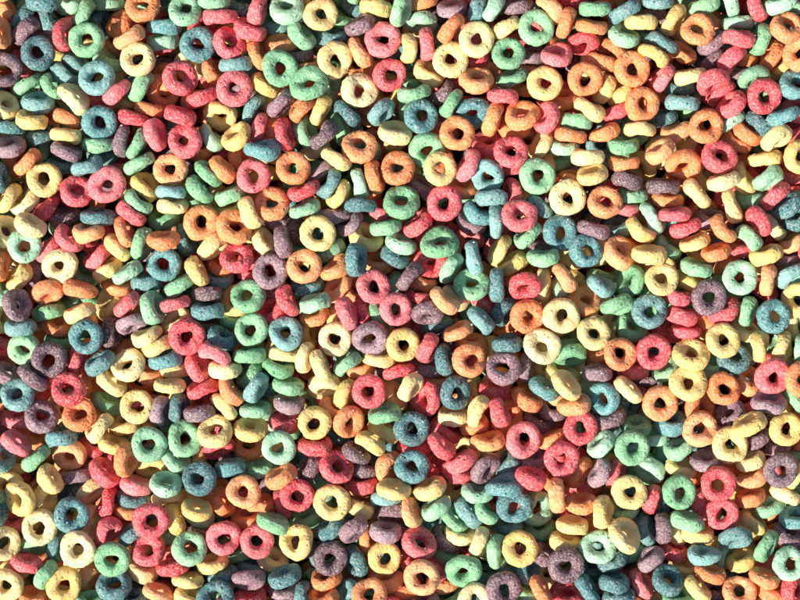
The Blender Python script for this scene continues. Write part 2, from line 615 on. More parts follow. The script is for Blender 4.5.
-54.7 -93.7 -4.4 0.82 -0.51 1
-65.6 -110.5 -11.3 0.45 0.83 0
-131.7 -82.5 -22.7 0.27 0.77 4
-31.0 -91.0 7.1 0.27 -0.00 2
10.3 -87.3 9.9 0.74 -0.57 1
27.0 -99.1 -5.5 -0.75 0.05 2
55.5 -92.6 2.7 0.65 -0.01 4
-5.2 -97.3 -22.6 0.81 0.44 1
-15.9 -113.5 7.3 -0.21 0.94 3
-15.6 -131.4 -10.7 0.51 0.84 1
11.9 -128.3 3.8 0.28 -0.01 4
-51.4 -121.9 2.7 0.56 -0.45 0
-29.3 -142.1 8.2 0.51 0.85 1
53.6 -116.2 -13.7 0.02 0.92 1
76.8 -110.5 9.2 -0.91 0.41 1
73.7 -125.8 -15.9 -0.36 0.87 0
88.6 -140.7 5.8 -0.19 0.96 0
-43.7 -153.1 2.0 0.48 0.84 5
-36.8 -170.4 -16.9 0.00 0.98 5
-11.1 -166.6 -8.5 0.84 -0.38 0
11.8 -166.1 8.5 0.02 0.37 4
40.1 -145.1 10.8 0.69 0.70 2
45.3 -132.5 -21.0 0.59 0.76 2
61.2 -160.3 10.8 -0.48 0.87 2
58.7 -172.6 -11.6 0.22 0.89 2
85.0 -168.5 4.2 0.63 -0.61 5
-38.8 -184.9 -11.4 -0.02 0.95 2
14.6 -147.7 -19.4 0.06 0.91 2
33.7 -167.9 -24.3 0.54 0.66 2
38.7 -81.1 -26.9 0.04 0.89 0
-76.6 -179.8 -23.0 0.27 0.85 3
95.2 -90.9 -11.8 0.18 0.95 2
99.1 -112.0 15.2 0.89 0.40 2
127.0 -99.9 -1.6 0.49 0.82 0
108.0 -117.1 -14.5 0.58 0.11 0
164.4 -84.4 18.9 0.64 0.63 1
203.3 -98.3 3.1 -0.63 -0.24 4
228.0 -89.9 3.8 0.65 0.73 1
144.7 -88.4 -1.2 0.45 0.81 4
173.3 -104.6 5.5 -0.19 0.95 0
179.8 -127.4 6.6 0.16 0.01 2
123.0 -139.0 8.6 0.27 0.00 2
152.2 -139.2 -9.4 -0.32 0.94 0
160.5 -158.1 11.0 0.32 -0.01 2
201.1 -143.9 4.8 -0.67 0.70 3
230.6 -146.9 13.7 0.23 -0.07 3
140.7 -121.9 -22.8 0.06 0.87 5
153.6 -111.3 -21.8 0.35 0.87 5
209.0 -116.6 -8.5 -0.15 0.81 5
237.1 -126.6 -9.3 -0.09 0.91 3
135.0 -160.5 -14.9 -0.15 0.90 5
129.7 -176.1 16.1 0.34 0.88 2
103.7 -184.7 13.8 -0.13 0.94 4
108.3 -164.4 -13.0 -0.84 0.51 4
180.2 -173.0 -12.4 0.72 -0.58 0
199.2 -172.0 3.5 -0.89 0.42 5
217.8 -173.3 -10.1 0.89 -0.24 2
155.8 -184.6 -18.9 0.51 0.80 0
231.2 -107.6 -32.6 0.78 -0.16 4
159.8 -94.9 -26.1 0.10 0.90 0
286.8 -82.9 10.9 -0.04 0.39 1
322.7 -88.8 7.4 0.17 0.29 0
259.2 -102.9 6.0 0.26 0.00 0
350.7 -80.6 -12.9 0.47 0.54 0
366.7 -101.4 9.9 0.04 0.83 5
302.5 -109.1 -15.0 0.55 0.35 0
332.0 -113.8 -7.5 -0.53 0.62 5
344.8 -123.1 23.3 -0.44 0.86 1
350.9 -104.4 -28.0 -0.15 0.82 2
273.1 -123.6 -11.8 -0.00 0.86 4
299.0 -128.2 7.0 0.28 0.19 0
384.2 -128.6 8.1 0.24 0.00 1
256.6 -137.4 -17.5 -0.07 0.92 3
280.9 -148.3 -5.3 -0.38 0.88 3
328.6 -144.2 9.2 0.30 0.05 1
356.7 -138.7 -10.3 -0.36 0.89 5
349.9 -160.0 1.5 -0.36 0.89 1
377.7 -168.8 16.2 0.18 0.04 5
249.5 -170.2 -11.9 -0.42 -0.71 3
314.3 -182.1 22.8 0.06 0.19 2
282.2 -168.3 -9.3 0.23 0.88 1
353.7 -176.7 -2.1 -0.49 0.85 0
303.0 -148.5 -32.1 -0.09 0.95 4
306.3 -160.9 -0.1 -0.04 0.87 5
334.1 -172.1 -22.1 0.79 0.36 0
401.0 -153.9 -25.6 -0.01 0.91 3
397.4 -177.6 -7.0 0.73 -0.62 1
378.4 -145.8 -16.5 -0.12 0.90 5
397.6 -78.2 16.4 0.40 -0.00 0
395.1 -99.6 -3.0 0.78 0.60 3
371.0 -76.3 12.1 0.26 -0.04 2
-376.6 -196.7 15.9 -0.57 -0.19 1
-355.5 -197.0 -4.9 0.89 -0.27 1
-310.7 -191.6 -11.1 0.65 -0.66 1
-326.5 -213.5 11.0 0.30 0.02 4
-263.4 -185.0 -0.9 0.27 0.94 2
-268.5 -198.7 -12.8 0.08 0.95 4
-233.5 -198.9 -8.6 0.17 -0.95 1
-293.6 -203.1 -6.9 -0.94 0.30 2
-399.4 -207.5 17.3 0.99 -0.01 4
-358.6 -226.4 10.1 0.16 -0.00 1
-273.1 -211.3 -14.9 0.13 0.94 0
-246.0 -218.4 20.1 0.23 0.00 2
-224.9 -219.0 -2.7 0.94 0.33 1
-292.3 -231.8 1.3 0.75 -0.48 2
-311.4 -223.1 -15.3 0.92 -0.13 1
-267.0 -233.4 1.2 -0.52 0.84 4
-368.0 -247.1 -10.8 0.14 -0.88 3
-345.3 -248.5 -14.5 0.97 -0.21 4
-394.4 -241.2 12.7 0.56 -0.02 1
-319.5 -247.4 15.4 0.11 -0.04 1
-250.5 -249.4 6.2 -0.02 0.46 2
-285.6 -257.4 12.6 -0.03 -0.29 3
-372.1 -262.8 5.2 0.18 0.97 2
-352.8 -272.7 9.7 -0.84 0.54 3
-227.0 -265.9 4.4 -0.17 0.96 2
-259.7 -272.6 -15.5 0.32 0.91 1
-390.6 -283.0 12.9 -0.05 -0.35 1
-398.6 -263.2 -16.6 -0.15 0.92 1
-334.1 -283.7 10.2 0.30 0.03 1
-312.1 -278.6 -14.7 0.72 -0.58 0
-284.8 -284.9 5.8 0.02 0.63 4
-367.6 -296.6 -4.0 -0.05 0.92 0
-308.0 -300.4 2.1 -0.01 0.93 3
-269.0 -300.4 -1.8 -0.05 0.90 4
-234.5 -235.3 -25.4 -0.29 0.84 3
-337.6 -199.5 -27.1 -0.49 0.74 4
-234.4 -251.0 -25.8 -0.13 0.92 2
-390.3 -222.7 -13.2 0.01 0.85 2
-394.1 -188.3 -6.9 -0.28 0.19 1
-284.1 -228.0 -30.1 -0.06 0.84 2
-155.7 -190.9 9.3 -0.01 0.32 0
-178.7 -202.6 -11.2 0.77 0.52 0
-202.1 -208.2 12.8 0.24 0.90 1
-139.7 -205.3 -13.3 -0.01 0.97 0
-118.4 -204.9 -13.1 0.97 0.24 2
-102.2 -194.7 9.9 0.16 -0.03 2
-67.7 -200.9 11.5 0.13 0.02 1
-125.8 -221.0 13.9 0.33 0.93 3
-153.8 -219.4 -18.7 -0.10 0.91 0
-175.3 -237.6 6.4 0.28 0.02 2
-142.5 -240.1 7.7 0.28 0.00 2
-164.6 -231.3 -23.4 0.09 0.92 2
-208.7 -246.4 12.8 0.25 0.35 3
-187.2 -263.5 -0.2 -0.26 0.93 1
-128.4 -261.9 -15.0 0.35 0.84 1
-103.4 -241.2 6.0 -0.35 0.35 1
-96.0 -221.5 -24.5 -0.14 0.90 3
-70.1 -226.9 -2.5 -0.63 0.71 4
-211.6 -279.5 5.5 0.06 0.99 1
-178.9 -275.8 -7.3 -0.25 0.94 4
-199.6 -233.7 -22.2 0.14 0.95 5
-162.4 -256.6 -29.0 -0.41 0.89 3
-149.6 -268.6 -26.2 -0.10 0.89 4
-150.2 -278.3 11.2 0.01 -0.89 5
-114.7 -274.6 14.3 -0.34 0.91 4
-117.3 -292.3 -13.7 0.02 0.91 5
-69.7 -257.6 8.0 0.26 -0.02 5
-74.0 -278.5 -6.5 -0.23 0.81 0
-182.3 -294.3 20.2 0.00 0.48 4
-149.3 -297.6 3.2 0.03 0.91 2
-208.6 -296.6 6.8 0.43 0.83 1
-203.7 -217.9 -23.7 0.36 0.84 3
-240.9 -292.6 5.0 0.38 0.91 0
-76.6 -297.5 -0.5 -0.21 0.87 0
-95.9 -298.8 -6.7 0.95 0.07 4
-6.2 -188.1 13.0 0.09 0.95 1
29.5 -187.7 5.1 -0.38 0.89 1
-35.9 -189.9 -30.7 -0.04 0.82 0
-14.0 -200.1 -8.0 0.07 -0.96 4
-40.7 -208.7 -6.5 0.36 0.93 1
11.3 -211.8 7.8 0.92 0.26 0
35.0 -206.5 9.3 -0.55 0.79 3
77.8 -192.5 0.7 0.09 0.96 3
55.0 -218.6 -8.6 0.58 0.72 3
69.0 -212.6 -1.3 0.75 0.62 4
85.1 -211.3 -2.3 0.74 0.63 3
-45.9 -228.2 12.5 0.60 -0.70 5
-7.0 -214.1 -11.2 0.04 -0.94 5
-14.3 -231.1 3.1 0.15 0.92 5
19.7 -242.5 5.6 0.33 0.62 2
46.0 -241.6 -17.8 0.61 0.71 5
61.3 -235.8 -11.6 0.17 0.93 1
80.2 -242.1 4.4 0.92 -0.26 1
-15.0 -257.4 6.0 0.17 0.00 1
-44.8 -263.6 -11.9 -0.88 -0.32 4
21.8 -275.2 19.8 0.07 0.23 0
-12.4 -281.9 -5.7 -0.15 0.93 0
62.9 -269.6 9.0 -0.01 -0.54 3
10.1 -262.8 -19.8 0.91 0.07 2
32.8 -268.3 -6.4 0.61 0.77 2
43.7 -284.3 -13.6 -0.11 0.96 0
-30.3 -291.9 18.4 -0.09 0.43 0
3.6 -291.8 -8.2 -0.47 0.87 0
23.0 -302.2 2.5 -0.14 0.92 5
50.0 -300.2 -12.3 -0.31 0.86 3
74.8 -298.3 11.4 0.31 0.00 1
-53.0 -295.6 -4.6 -0.75 0.44 4
44.6 -254.4 -25.7 0.50 0.78 3
-32.1 -240.8 -19.5 0.94 0.00 0
82.3 -278.4 -24.8 0.14 0.92 4
-37.5 -281.4 -27.6 -0.03 0.83 2
7.5 -230.1 -22.5 -0.07 0.88 5
155.8 -193.1 14.7 0.99 0.07 0
180.2 -203.1 -0.2 -0.01 0.93 0
201.4 -210.8 10.4 0.93 -0.01 1
113.4 -206.1 6.3 0.17 0.01 4
138.0 -209.0 -13.9 0.49 0.00 3
172.2 -225.1 1.9 0.08 0.98 1
165.6 -242.6 -5.7 0.21 0.94 1
222.7 -233.7 12.2 0.58 0.55 1
197.1 -246.1 8.1 0.01 0.42 3
98.2 -251.0 2.3 0.82 0.02 3
119.3 -247.2 9.9 -0.00 0.27 1
224.0 -211.2 -15.5 0.04 0.91 3
229.0 -191.1 7.9 0.16 0.01 1
141.1 -232.6 -28.8 0.01 0.90 3
109.7 -227.5 -21.1 -0.08 0.92 4
211.4 -260.2 -4.2 -0.34 0.83 4
164.4 -263.1 16.3 0.17 -0.06 5
145.2 -257.0 -7.0 0.59 0.74 5
213.0 -281.2 8.2 0.06 0.97 4
217.9 -295.5 4.8 -0.05 0.98 4
186.9 -288.0 7.7 0.81 0.55 4
139.8 -288.2 11.1 0.86 0.47 0
103.0 -287.5 13.9 0.36 0.00 5
168.1 -296.0 -3.5 0.05 0.77 2
127.8 -269.9 -6.9 0.84 0.09 4
150.4 -279.3 -28.7 0.07 0.78 1
126.6 -292.3 -10.3 0.43 0.84 3
112.3 -270.4 -25.0 0.07 0.96 4
231.3 -252.0 -29.4 0.04 0.85 3
195.1 -270.9 -21.6 -0.01 0.87 4
253.6 -200.7 -9.3 0.95 -0.21 2
277.9 -191.5 11.4 0.16 -0.05 3
321.3 -213.2 3.2 0.17 -0.03 2
352.4 -198.1 -13.0 -0.32 0.88 0
387.3 -195.0 -10.8 0.47 0.87 1
371.8 -208.1 -12.2 -0.37 0.89 3
396.0 -218.1 -3.4 -0.12 0.90 4
286.4 -220.1 6.4 0.19 0.95 3
355.8 -223.6 -13.7 0.61 0.75 1
248.4 -231.2 -18.7 0.88 0.32 4
263.4 -228.9 -6.0 -1.00 -0.07 5
280.6 -231.1 -24.7 0.87 0.13 1
299.6 -234.6 -10.9 0.06 0.95 1
334.8 -237.4 4.8 0.04 -0.89 4
363.3 -244.5 13.2 0.81 -0.47 3
390.0 -235.7 -5.8 0.30 0.83 5
386.5 -261.3 16.8 0.01 0.32 3
250.8 -258.8 -2.3 -0.64 0.73 5
302.5 -254.0 8.1 -0.00 0.95 4
277.0 -254.0 -22.6 0.37 0.88 2
327.2 -259.8 -23.0 0.85 -0.16 3
343.3 -261.4 -11.1 -0.39 0.84 1
309.0 -272.4 5.0 0.28 0.93 0
287.7 -271.7 -24.3 0.34 0.89 1
243.3 -284.8 -10.7 0.75 0.57 2
266.5 -279.5 8.5 0.38 0.60 4
296.2 -287.5 10.9 0.69 0.68 1
362.0 -275.6 13.3 0.28 0.92 0
338.1 -290.9 6.1 -0.02 0.51 0
371.9 -291.4 -4.3 0.43 0.84 0
393.6 -289.9 6.1 0.69 0.00 2
277.4 -297.3 6.9 -0.09 0.87 3
306.2 -206.9 -20.0 0.88 0.03 2
317.9 -292.8 -14.2 0.01 0.88 5
318.8 -300.8 -26.1 0.04 0.91 1
404.3 -249.3 -30.1 0.86 -0.10 1
365.9 -265.1 -24.8 -0.04 0.93 2
125.2 318.1 9.6 0.79 -0.17 5
121.6 391.9 10.3 -0.12 -0.16 0
114.9 -364.4 14.1 -0.63 -0.55 4
-33.3 335.3 18.0 0.78 -0.25 0
-130.0 -400.0 2.6 -0.26 -0.35 2
-98.1 -321.3 13.3 0.39 -0.17 2
445.2 324.6 12.1 -0.48 0.48 0
-307.1 342.3 8.2 0.76 -0.35 2
267.7 326.3 16.1 0.38 -0.21 2
-347.6 345.3 9.7 0.51 0.69 3
-86.2 341.4 8.8 -0.14 -0.97 1
-435.7 -55.3 17.0 0.29 0.15 3
16.0 360.4 11.5 0.73 0.49 0
-301.0 -361.9 13.0 -0.77 0.59 1
-193.6 368.2 20.9 -0.53 0.67 2
74.6 -368.6 7.6 -0.60 0.20 3
299.2 368.3 11.3 0.82 -0.23 2
354.3 -360.3 8.6 0.02 0.10 1
111.0 -323.0 14.1 0.64 -0.28 0
368.7 314.5 14.3 -0.13 -0.96 3
-338.9 -379.4 15.1 -0.84 -0.09 1
62.4 354.2 11.1 -0.25 0.16 3
-419.9 205.0 14.1 0.82 -0.50 0
-370.8 -332.9 6.7 -0.72 0.30 4
-433.2 13.8 9.8 0.53 -0.81 2
220.8 397.9 5.1 -0.13 0.28 1
436.1 276.4 7.9 0.21 0.36 2
419.3 -91.2 0.3 -0.06 0.01 1
417.9 -300.7 16.4 -0.10 0.92 1
269.3 -346.5 15.4 -0.41 0.66 2
-26.9 -375.1 15.7 -0.86 -0.06 4
385.6 332.0 20.2 0.07 0.86 0
-270.0 376.9 11.6 0.67 0.03 5
-3.2 331.2 12.2 0.10 0.03 3
-171.1 353.3 11.1 0.77 -0.17 4
230.2 -333.1 13.0 -0.72 0.29 4
49.4 -341.2 10.3 0.11 0.01 5
-67.4 402.0 7.9 0.05 -0.75 0
185.5 -341.8 12.1 0.47 0.82 4
-435.0 144.7 12.1 -0.13 -0.89 0
-295.7 368.7 13.1 -0.74 -0.61 1
-242.8 -345.9 15.1 0.36 -0.51 1
424.2 127.1 20.2 0.64 0.13 4
-164.2 -340.7 5.6 -0.28 -0.06 0
427.9 -178.5 13.4 0.25 -0.90 1
15.7 -372.4 14.3 -0.60 0.67 2
-194.5 -339.8 16.7 0.36 0.67 1
-326.3 -350.0 7.6 0.02 0.70 4
239.1 337.8 12.1 0.16 0.24 5
3.8 -341.1 15.5 0.78 -0.47 5
-436.3 77.6 10.1 -0.26 -0.40 1
-422.1 -188.6 5.6 0.14 0.52 0
-48.9 374.6 4.6 -0.16 0.06 5
-180.2 -368.0 11.7 0.36 0.72 0
-146.2 384.8 11.9 0.07 -0.48 1
282.6 -389.7 10.6 -0.59 -0.61 0
-446.1 -226.2 19.8 0.54 -0.06 2
-221.1 -370.4 12.8 -0.37 -0.07 3
-173.0 -397.9 4.3 0.92 0.32 2
208.2 -394.2 17.7 -0.56 -0.67 3
-432.9 -297.6 17.5 -0.55 0.59 3
346.2 385.9 16.2 0.89 0.14 0
317.8 -388.6 9.0 -0.13 0.22 0
169.2 368.8 14.2 -0.28 -0.92 1
-214.1 333.5 13.7 0.59 0.22 5
322.8 350.5 6.8 0.18 -0.08 3
-8.5 390.9 14.3 -0.65 -0.21 4
-419.5 -235.5 17.5 -0.91 -0.15 2
-418.9 168.4 18.8 0.50 -0.71 5
-244.4 -399.4 8.8 -0.64 -0.30 2
-112.7 367.6 8.3 -0.09 -0.03 3
201.2 334.4 17.8 -0.15 0.13 2
-137.9 -318.3 6.5 -0.20 0.69 1
-371.8 330.9 14.0 -0.19 0.96 0
-314.5 -394.7 7.4 0.30 -0.34 5
438.4 -263.4 18.7 -0.19 -0.74 0
-438.5 231.2 17.4 0.97 0.07 5
386.3 -354.7 9.0 -0.68 0.23 0
321.1 395.0 8.4 -0.02 0.06 3
-104.1 -381.8 7.7 -0.33 -0.43 5
-393.1 -317.7 2.6 0.95 -0.21 2
254.9 396.4 10.6 0.24 0.02 3
182.8 -372.8 5.2 -0.56 -0.35 2
423.6 78.6 13.4 -0.15 0.16 3
-419.6 -148.0 14.8 0.78 -0.50 1
-210.1 393.0 13.8 -0.47 -0.66 5
-267.6 -373.4 15.7 0.80 0.25 0
-48.3 -349.5 15.9 0.00 -0.14 0
-426.8 318.7 13.8 -0.32 0.21 5
-146.5 317.8 15.8 -0.25 0.50 1
-402.6 343.4 8.5 0.09 -0.20 0
-286.4 -329.2 14.5 -0.91 0.19 5
442.4 -203.0 4.9 -0.16 0.19 5
59.2 318.2 13.5 -0.79 -0.47 2
415.9 -327.6 18.9 -0.61 -0.78 1
297.5 333.8 8.9 -0.36 -0.64 2
-119.7 -349.3 16.9 0.34 0.09 3
-243.0 356.1 14.3 0.15 0.91 2
-117.9 338.6 17.2 -0.26 -0.08 1
-55.6 -318.8 17.2 0.36 0.93 3
-257.8 -320.7 7.1 -0.27 0.80 0
-427.2 -333.2 13.4 0.13 -0.02 4
308.4 -322.1 16.2 -0.05 -0.08 4
-325.3 385.8 8.3 0.41 -0.11 0
97.0 349.4 9.6 0.31 0.70 1
421.3 164.8 7.6 -0.14 -0.27 2
421.4 245.1 8.3 -0.28 0.11 5
-8.5 -312.7 11.0 -0.18 -0.09 2
261.8 363.9 4.6 0.83 -0.54 1
142.2 -385.8 14.3 0.02 -0.65 0
-251.6 398.0 10.6 0.68 0.06 0
192.1 384.7 11.0 -0.29 -0.15 4
343.2 -326.6 11.3 -0.74 -0.30 0
140.2 361.6 13.7 -0.73 -0.24 0
311.5 -355.1 11.8 0.16 0.34 0
220.4 -371.8 26.7 -0.45 -0.89 4
-68.3 -390.7 16.5 0.36 0.39 3
-276.4 333.8 18.3 0.08 -0.90 3
-242.8 311.6 16.6 -0.46 0.70 3
410.2 353.8 16.6 0.06 0.13 5
72.6 388.1 11.1 -0.14 -0.18 2
-76.9 -346.6 13.0 -0.88 -0.14 0
155.5 400.5 13.3 -0.46 0.60 1
148.8 -338.4 18.4 -0.09 -0.12 2
-437.8 277.3 12.6 0.92 0.10 3
-152.4 -376.7 15.3 0.76 0.17 0
250.4 -390.2 10.4 0.00 -0.69 2
-63.9 350.3 18.2 0.34 0.91 2
-420.2 -116.6 9.9 0.17 -0.04 5
-430.9 -268.8 21.3 0.25 0.44 0
160.6 322.4 15.3 0.71 0.17 0
253.7 -316.1 11.8 0.65 0.54 3
-178.8 321.0 7.8 -0.51 0.58 1
105.4 -394.7 10.2 -0.10 0.05 5
-416.0 51.5 19.4 -0.81 -0.47 2
-434.9 -24.2 7.4 -0.20 -0.28 1
-222.0 -320.6 11.0 -0.75 -0.05 4
-424.0 117.7 14.8 -0.43 0.28 2
429.8 -234.2 20.6 0.01 0.85 4
380.0 -322.1 13.2 0.27 -0.29 2
415.7 -122.1 15.0 0.48 0.60 1
82.4 -330.9 5.9 -0.30 0.25 5
423.9 -58.8 15.0 0.50 0.15 4
-103.5 401.4 4.4 -0.12 0.38 4
-295.2 400.8 13.5 0.06 -0.13 0
-145.9 359.7 20.1 -0.38 -0.39 2
60.6 -396.9 14.1 0.27 -0.55 1
197.1 -319.1 12.4 0.05 0.60 3
-4.9 -399.6 7.7 0.12 -0.02 3
88.5 321.5 11.7 -0.52 -0.54 1
422.8 208.7 15.4 0.55 -0.56 3
234.2 367.7 17.1 0.73 -0.67 1
-19.5 361.0 15.2 0.50 0.70 3
-346.3 -316.6 7.5 -0.77 0.35 3
38.2 388.9 13.0 0.54 0.26 3
-81.0 377.5 15.2 0.14 0.13 1
413.6 47.1 12.4 -0.51 -0.42 2
-68.2 312.0 16.2 0.04 0.93 0
415.6 316.6 13.2 -0.48 0.31 5
-316.3 315.5 15.9 -0.77 -0.54 1
-283.2 -399.1 11.6 0.05 -0.13 0
335.7 323.3 15.8 0.18 -0.86 5
29.3 324.2 9.1 -0.39 0.04 4
-209.7 -403.3 13.8 0.15 -0.25 2
31.6 -320.0 13.6 0.53 -0.73 5
-311.6 -322.5 18.2 -0.44 -0.44 0
-395.7 313.7 18.6 -0.67 -0.25 0
-175.7 395.9 14.0 0.36 -0.67 4
286.2 388.4 12.2 0.36 -0.90 4
28.3 -398.6 8.9 0.61 -0.35 3
-22.3 -342.7 4.2 -0.39 0.44 3
424.7 -26.5 21.3 0.34 0.15 5
-418.4 252.7 6.1 -0.34 0.18 0
269.0 390.5 -13.2 -0.25 0.05 3
69.6 -341.6 -10.1 0.38 0.06 0
320.3 348.3 -8.6 0.30 -0.30 1
431.4 208.6 -2.9 -0.10 -0.20 0
457.7 353.6 -10.8 -0.15 -0.82 2
150.0 -379.4 -2.8 0.02 -0.21 1
426.3 75.9 -4.2 -0.56 0.25 3
-276.0 -321.4 -11.4 0.20 0.18 3
444.2 -330.7 -2.5 0.46 -0.20 5
-49.2 343.0 -9.3 0.19 -0.44 2
421.9 -285.1 -7.3 -0.27 0.04 3
-73.2 371.4 -7.9 0.93 -0.18 0
226.8 365.7 -3.7 0.49 0.14 3
-79.1 -334.4 -11.1 -0.71 -0.46 0
-138.9 -314.6 -12.2 -0.05 0.23 0
46.0 360.5 -1.6 0.49 -0.10 0
-193.8 -398.5 -4.1 -0.83 -0.24 3
-156.3 -344.3 -6.7 -0.15 -0.18 0
213.0 322.6 1.0 -0.79 -0.10 4
36.8 322.6 -10.8 0.49 0.84 1
-151.7 -379.0 -6.1 0.14 -0.11 4
-151.9 368.5 -10.5 0.07 -0.22 4
334.5 -400.3 -2.5 0.14 0.09 5
-357.1 -381.1 -11.5 -0.34 -0.23 4
-110.9 324.8 -5.1 -0.93 0.26 0
-6.0 -350.9 -4.9 0.13 0.27 0
-418.6 -113.7 -8.9 0.65 -0.22 2
-439.0 269.2 -11.3 -0.11 0.05 2
-434.3 -346.3 -5.9 -0.27 -0.54 3
-318.3 -381.2 -6.3 0.68 -0.27 1
-95.7 390.7 -5.2 0.02 0.27 0
-183.6 -365.8 -6.5 0.27 0.15 3
-132.0 350.8 -1.5 0.38 0.13 2
264.8 331.1 -6.2 0.51 -0.85 5
426.0 268.8 -7.8 -0.57 0.17 0
-105.5 -370.7 -9.2 -0.19 0.05 2
-422.3 -233.5 -6.1 -0.56 -0.11 0
-311.3 -330.5 -8.1 0.05 -0.71 2
351.4 -366.0 -4.5 -0.05 -0.02 4
-370.2 -329.4 -13.3 -0.21 0.11 1
-158.9 401.4 -1.5 -0.63 -0.09 4
-415.9 314.1 -5.7 0.57 -0.71 3
453.7 311.3 -2.5 0.11 -0.12 2
-274.8 -351.8 -2.2 0.68 -0.37 4
58.2 -385.1 -5.5 0.33 0.54 1
425.7 -57.5 -3.8 0.14 -0.19 1
-305.2 352.2 -11.3 0.33 -0.21 1
261.0 -391.4 -10.3 0.03 -0.08 0
-220.8 395.3 -8.7 0.03 -0.66 1
136.6 322.9 -11.8 -0.15 0.04 0
316.6 382.1 -12.5 0.17 -0.72 5
197.2 -379.0 -6.5 -0.52 0.12 0
235.2 338.6 -6.2 -0.10 0.73 2
195.7 353.6 -5.2 -0.14 -0.03 1
178.6 -349.0 -12.1 -0.12 0.03 4
77.7 346.2 -7.5 0.79 -0.06 2
425.2 45.4 -2.7 -0.56 -0.66 0
-339.1 -322.1 -2.8 -0.80 0.33 4
128.5 387.5 -7.2 0.20 -0.64 0
-250.2 356.4 -7.1 0.23 -0.03 3
-357.5 398.5 -5.0 -0.21 -0.16 1
47.2 395.4 -4.8 -0.26 -0.15 2
423.6 -180.7 -13.9 0.39 -0.69 3
91.1 -382.0 -2.6 0.04 -0.21 4
-414.2 245.5 -6.7 -0.33 0.38 5
-32.2 -392.1 -8.6 0.14 -0.22 3
-419.3 67.4 -6.2 -0.49 -0.55 1
159.9 -324.9 -0.9 0.48 -0.68 4
232.3 -315.9 -8.2 0.18 -0.07 1
-442.4 234.1 -6.4 0.77 0.15 1
125.5 -325.4 -5.1 -0.10 0.02 2
126.7 354.9 -7.6 -0.07 0.15 2
422.8 355.0 -4.7 -0.77 -0.00 4
426.9 -18.5 -6.0 -0.81 -0.44 3
-418.3 195.8 -7.9 0.26 0.37 3
-426.3 157.7 -9.6 0.16 0.86 3
95.9 374.3 -4.5 0.00 -0.43 5
445.7 175.9 -3.6 0.20 -0.11 3
-453.7 -305.2 -12.9 -0.33 0.76 1
-14.7 323.4 -5.0 0.16 0.65 4
423.3 129.5 -2.4 -0.02 -0.38 1
304.8 -389.7 -7.7 0.22 -0.06 5
-202.5 333.0 -10.3 0.11 0.07 0
307.1 -355.8 -5.7 -0.02 0.77 0
1.8 -384.6 -6.3 0.15 0.06 0
250.0 -354.3 -2.6 0.88 0.43 3
277.0 -355.3 -6.8 0.71 -0.70 3
161.0 352.1 -3.4 0.33 0.36 5
-241.7 -367.6 -7.7 0.33 0.31 1
416.1 -254.0 -4.4 -0.19 0.69 4
-22.4 367.3 -10.0 0.39 0.34 0
-328.1 325.6 -10.6 0.23 0.44 3
343.9 -328.7 -10.4 0.03 -0.02 2
-218.5 363.0 -4.3 -0.74 0.11 0
11.8 387.9 -7.8 0.21 -0.14 3
-199.4 -336.6 -6.6 0.54 -0.23 2
289.2 361.5 -7.9 0.18 0.10 0
-191.2 366.9 -6.6 -0.25 -0.54 4
-418.8 -261.0 -6.7 -0.61 0.72 1
-414.8 118.3 -7.3 0.63 0.64 4
421.4 14.6 -2.4 -0.84 -0.40 3
287.4 -318.3 -1.9 0.98 0.10 4
-288.9 -383.0 -10.3 0.38 -0.77 3
-435.2 24.9 -12.1 0.22 -0.15 3
-391.3 -351.9 -5.1 0.15 0.90 0
-13.9 -319.4 -13.3 0.14 -0.11 1
105.1 328.4 -5.1 0.75 0.01 0
-53.9 -335.2 -5.1 0.76 0.46 1
-16.1 402.6 -15.5 -0.24 0.88 2
27.2 -382.7 -7.2 0.91 -0.13 0
-328.2 389.8 -9.3 0.78 -0.20 3
-427.3 -85.0 -0.6 -0.78 0.34 2
163.8 398.5 -8.6 0.07 0.84 5
436.7 -200.9 -9.2 -0.10 0.16 2
-431.1 351.3 -12.0 0.81 0.21 3
-413.7 -313.1 -0.9 0.18 -0.02 0
-128.3 -346.7 0.1 0.66 0.36 1
387.3 318.5 -7.4 0.05 -0.24 0
-51.4 -367.2 -8.7 0.80 -0.56 3
-284.5 377.6 -4.8 -0.94 -0.01 1
-255.8 389.9 -9.1 0.27 -0.24 0
-345.8 359.4 -8.8 0.13 -0.60 4
370.7 340.7 -8.8 0.57 -0.38 0
-445.0 302.6 -2.6 0.67 -0.02 1
447.6 -300.5 -3.1 0.50 -0.61 4
417.2 235.5 -14.2 -0.76 0.50 2
149.2 -351.6 -4.0 -0.36 -0.72 0
-261.9 322.1 -2.3 -0.63 0.77 1
-115.8 -403.5 -13.3 -0.14 0.13 1
-167.2 327.4 -7.6 -0.45 0.03 1
-77.1 -396.2 -4.3 -0.22 -0.56 0
-83.3 331.7 -9.1 -0.06 0.78 4
18.8 -325.6 -8.8 0.05 -0.15 4
-128.3 402.0 -5.9 0.39 0.26 3
-444.8 -273.3 -8.7 -0.85 0.08 4
421.7 -90.6 -12.8 -0.06 0.05 3
304.4 312.2 2.3 0.40 -0.91 1
412.6 -340.6 -4.3 -0.21 0.75 1
36.1 -349.4 -2.0 0.25 -0.08 2
-187.8 400.8 -1.9 0.81 -0.29 1
2.7 346.1 -1.8 0.05 0.03 0
117.9 -390.9 -9.3 -0.48 -0.02 4
-215.2 -312.0 -9.7 -0.22 -0.74 3
422.9 104.4 -1.4 -0.06 -0.90 5
-262.7 -393.5 -8.0 0.59 0.05 0
216.9 396.6 -12.3 0.22 0.04 1
-429.8 -198.6 -6.6 0.14 0.21 0
343.5 325.5 -5.0 -0.44 -0.39 2
421.9 313.4 -11.1 0.01 -0.80 1
211.1 -356.5 -0.9 0.06 0.97 2
410.3 -121.6 -10.4 -0.24 0.70 0
406.2 -315.0 -9.6 -0.11 0.48 2
102.4 -349.6 -7.4 0.83 -0.13 0
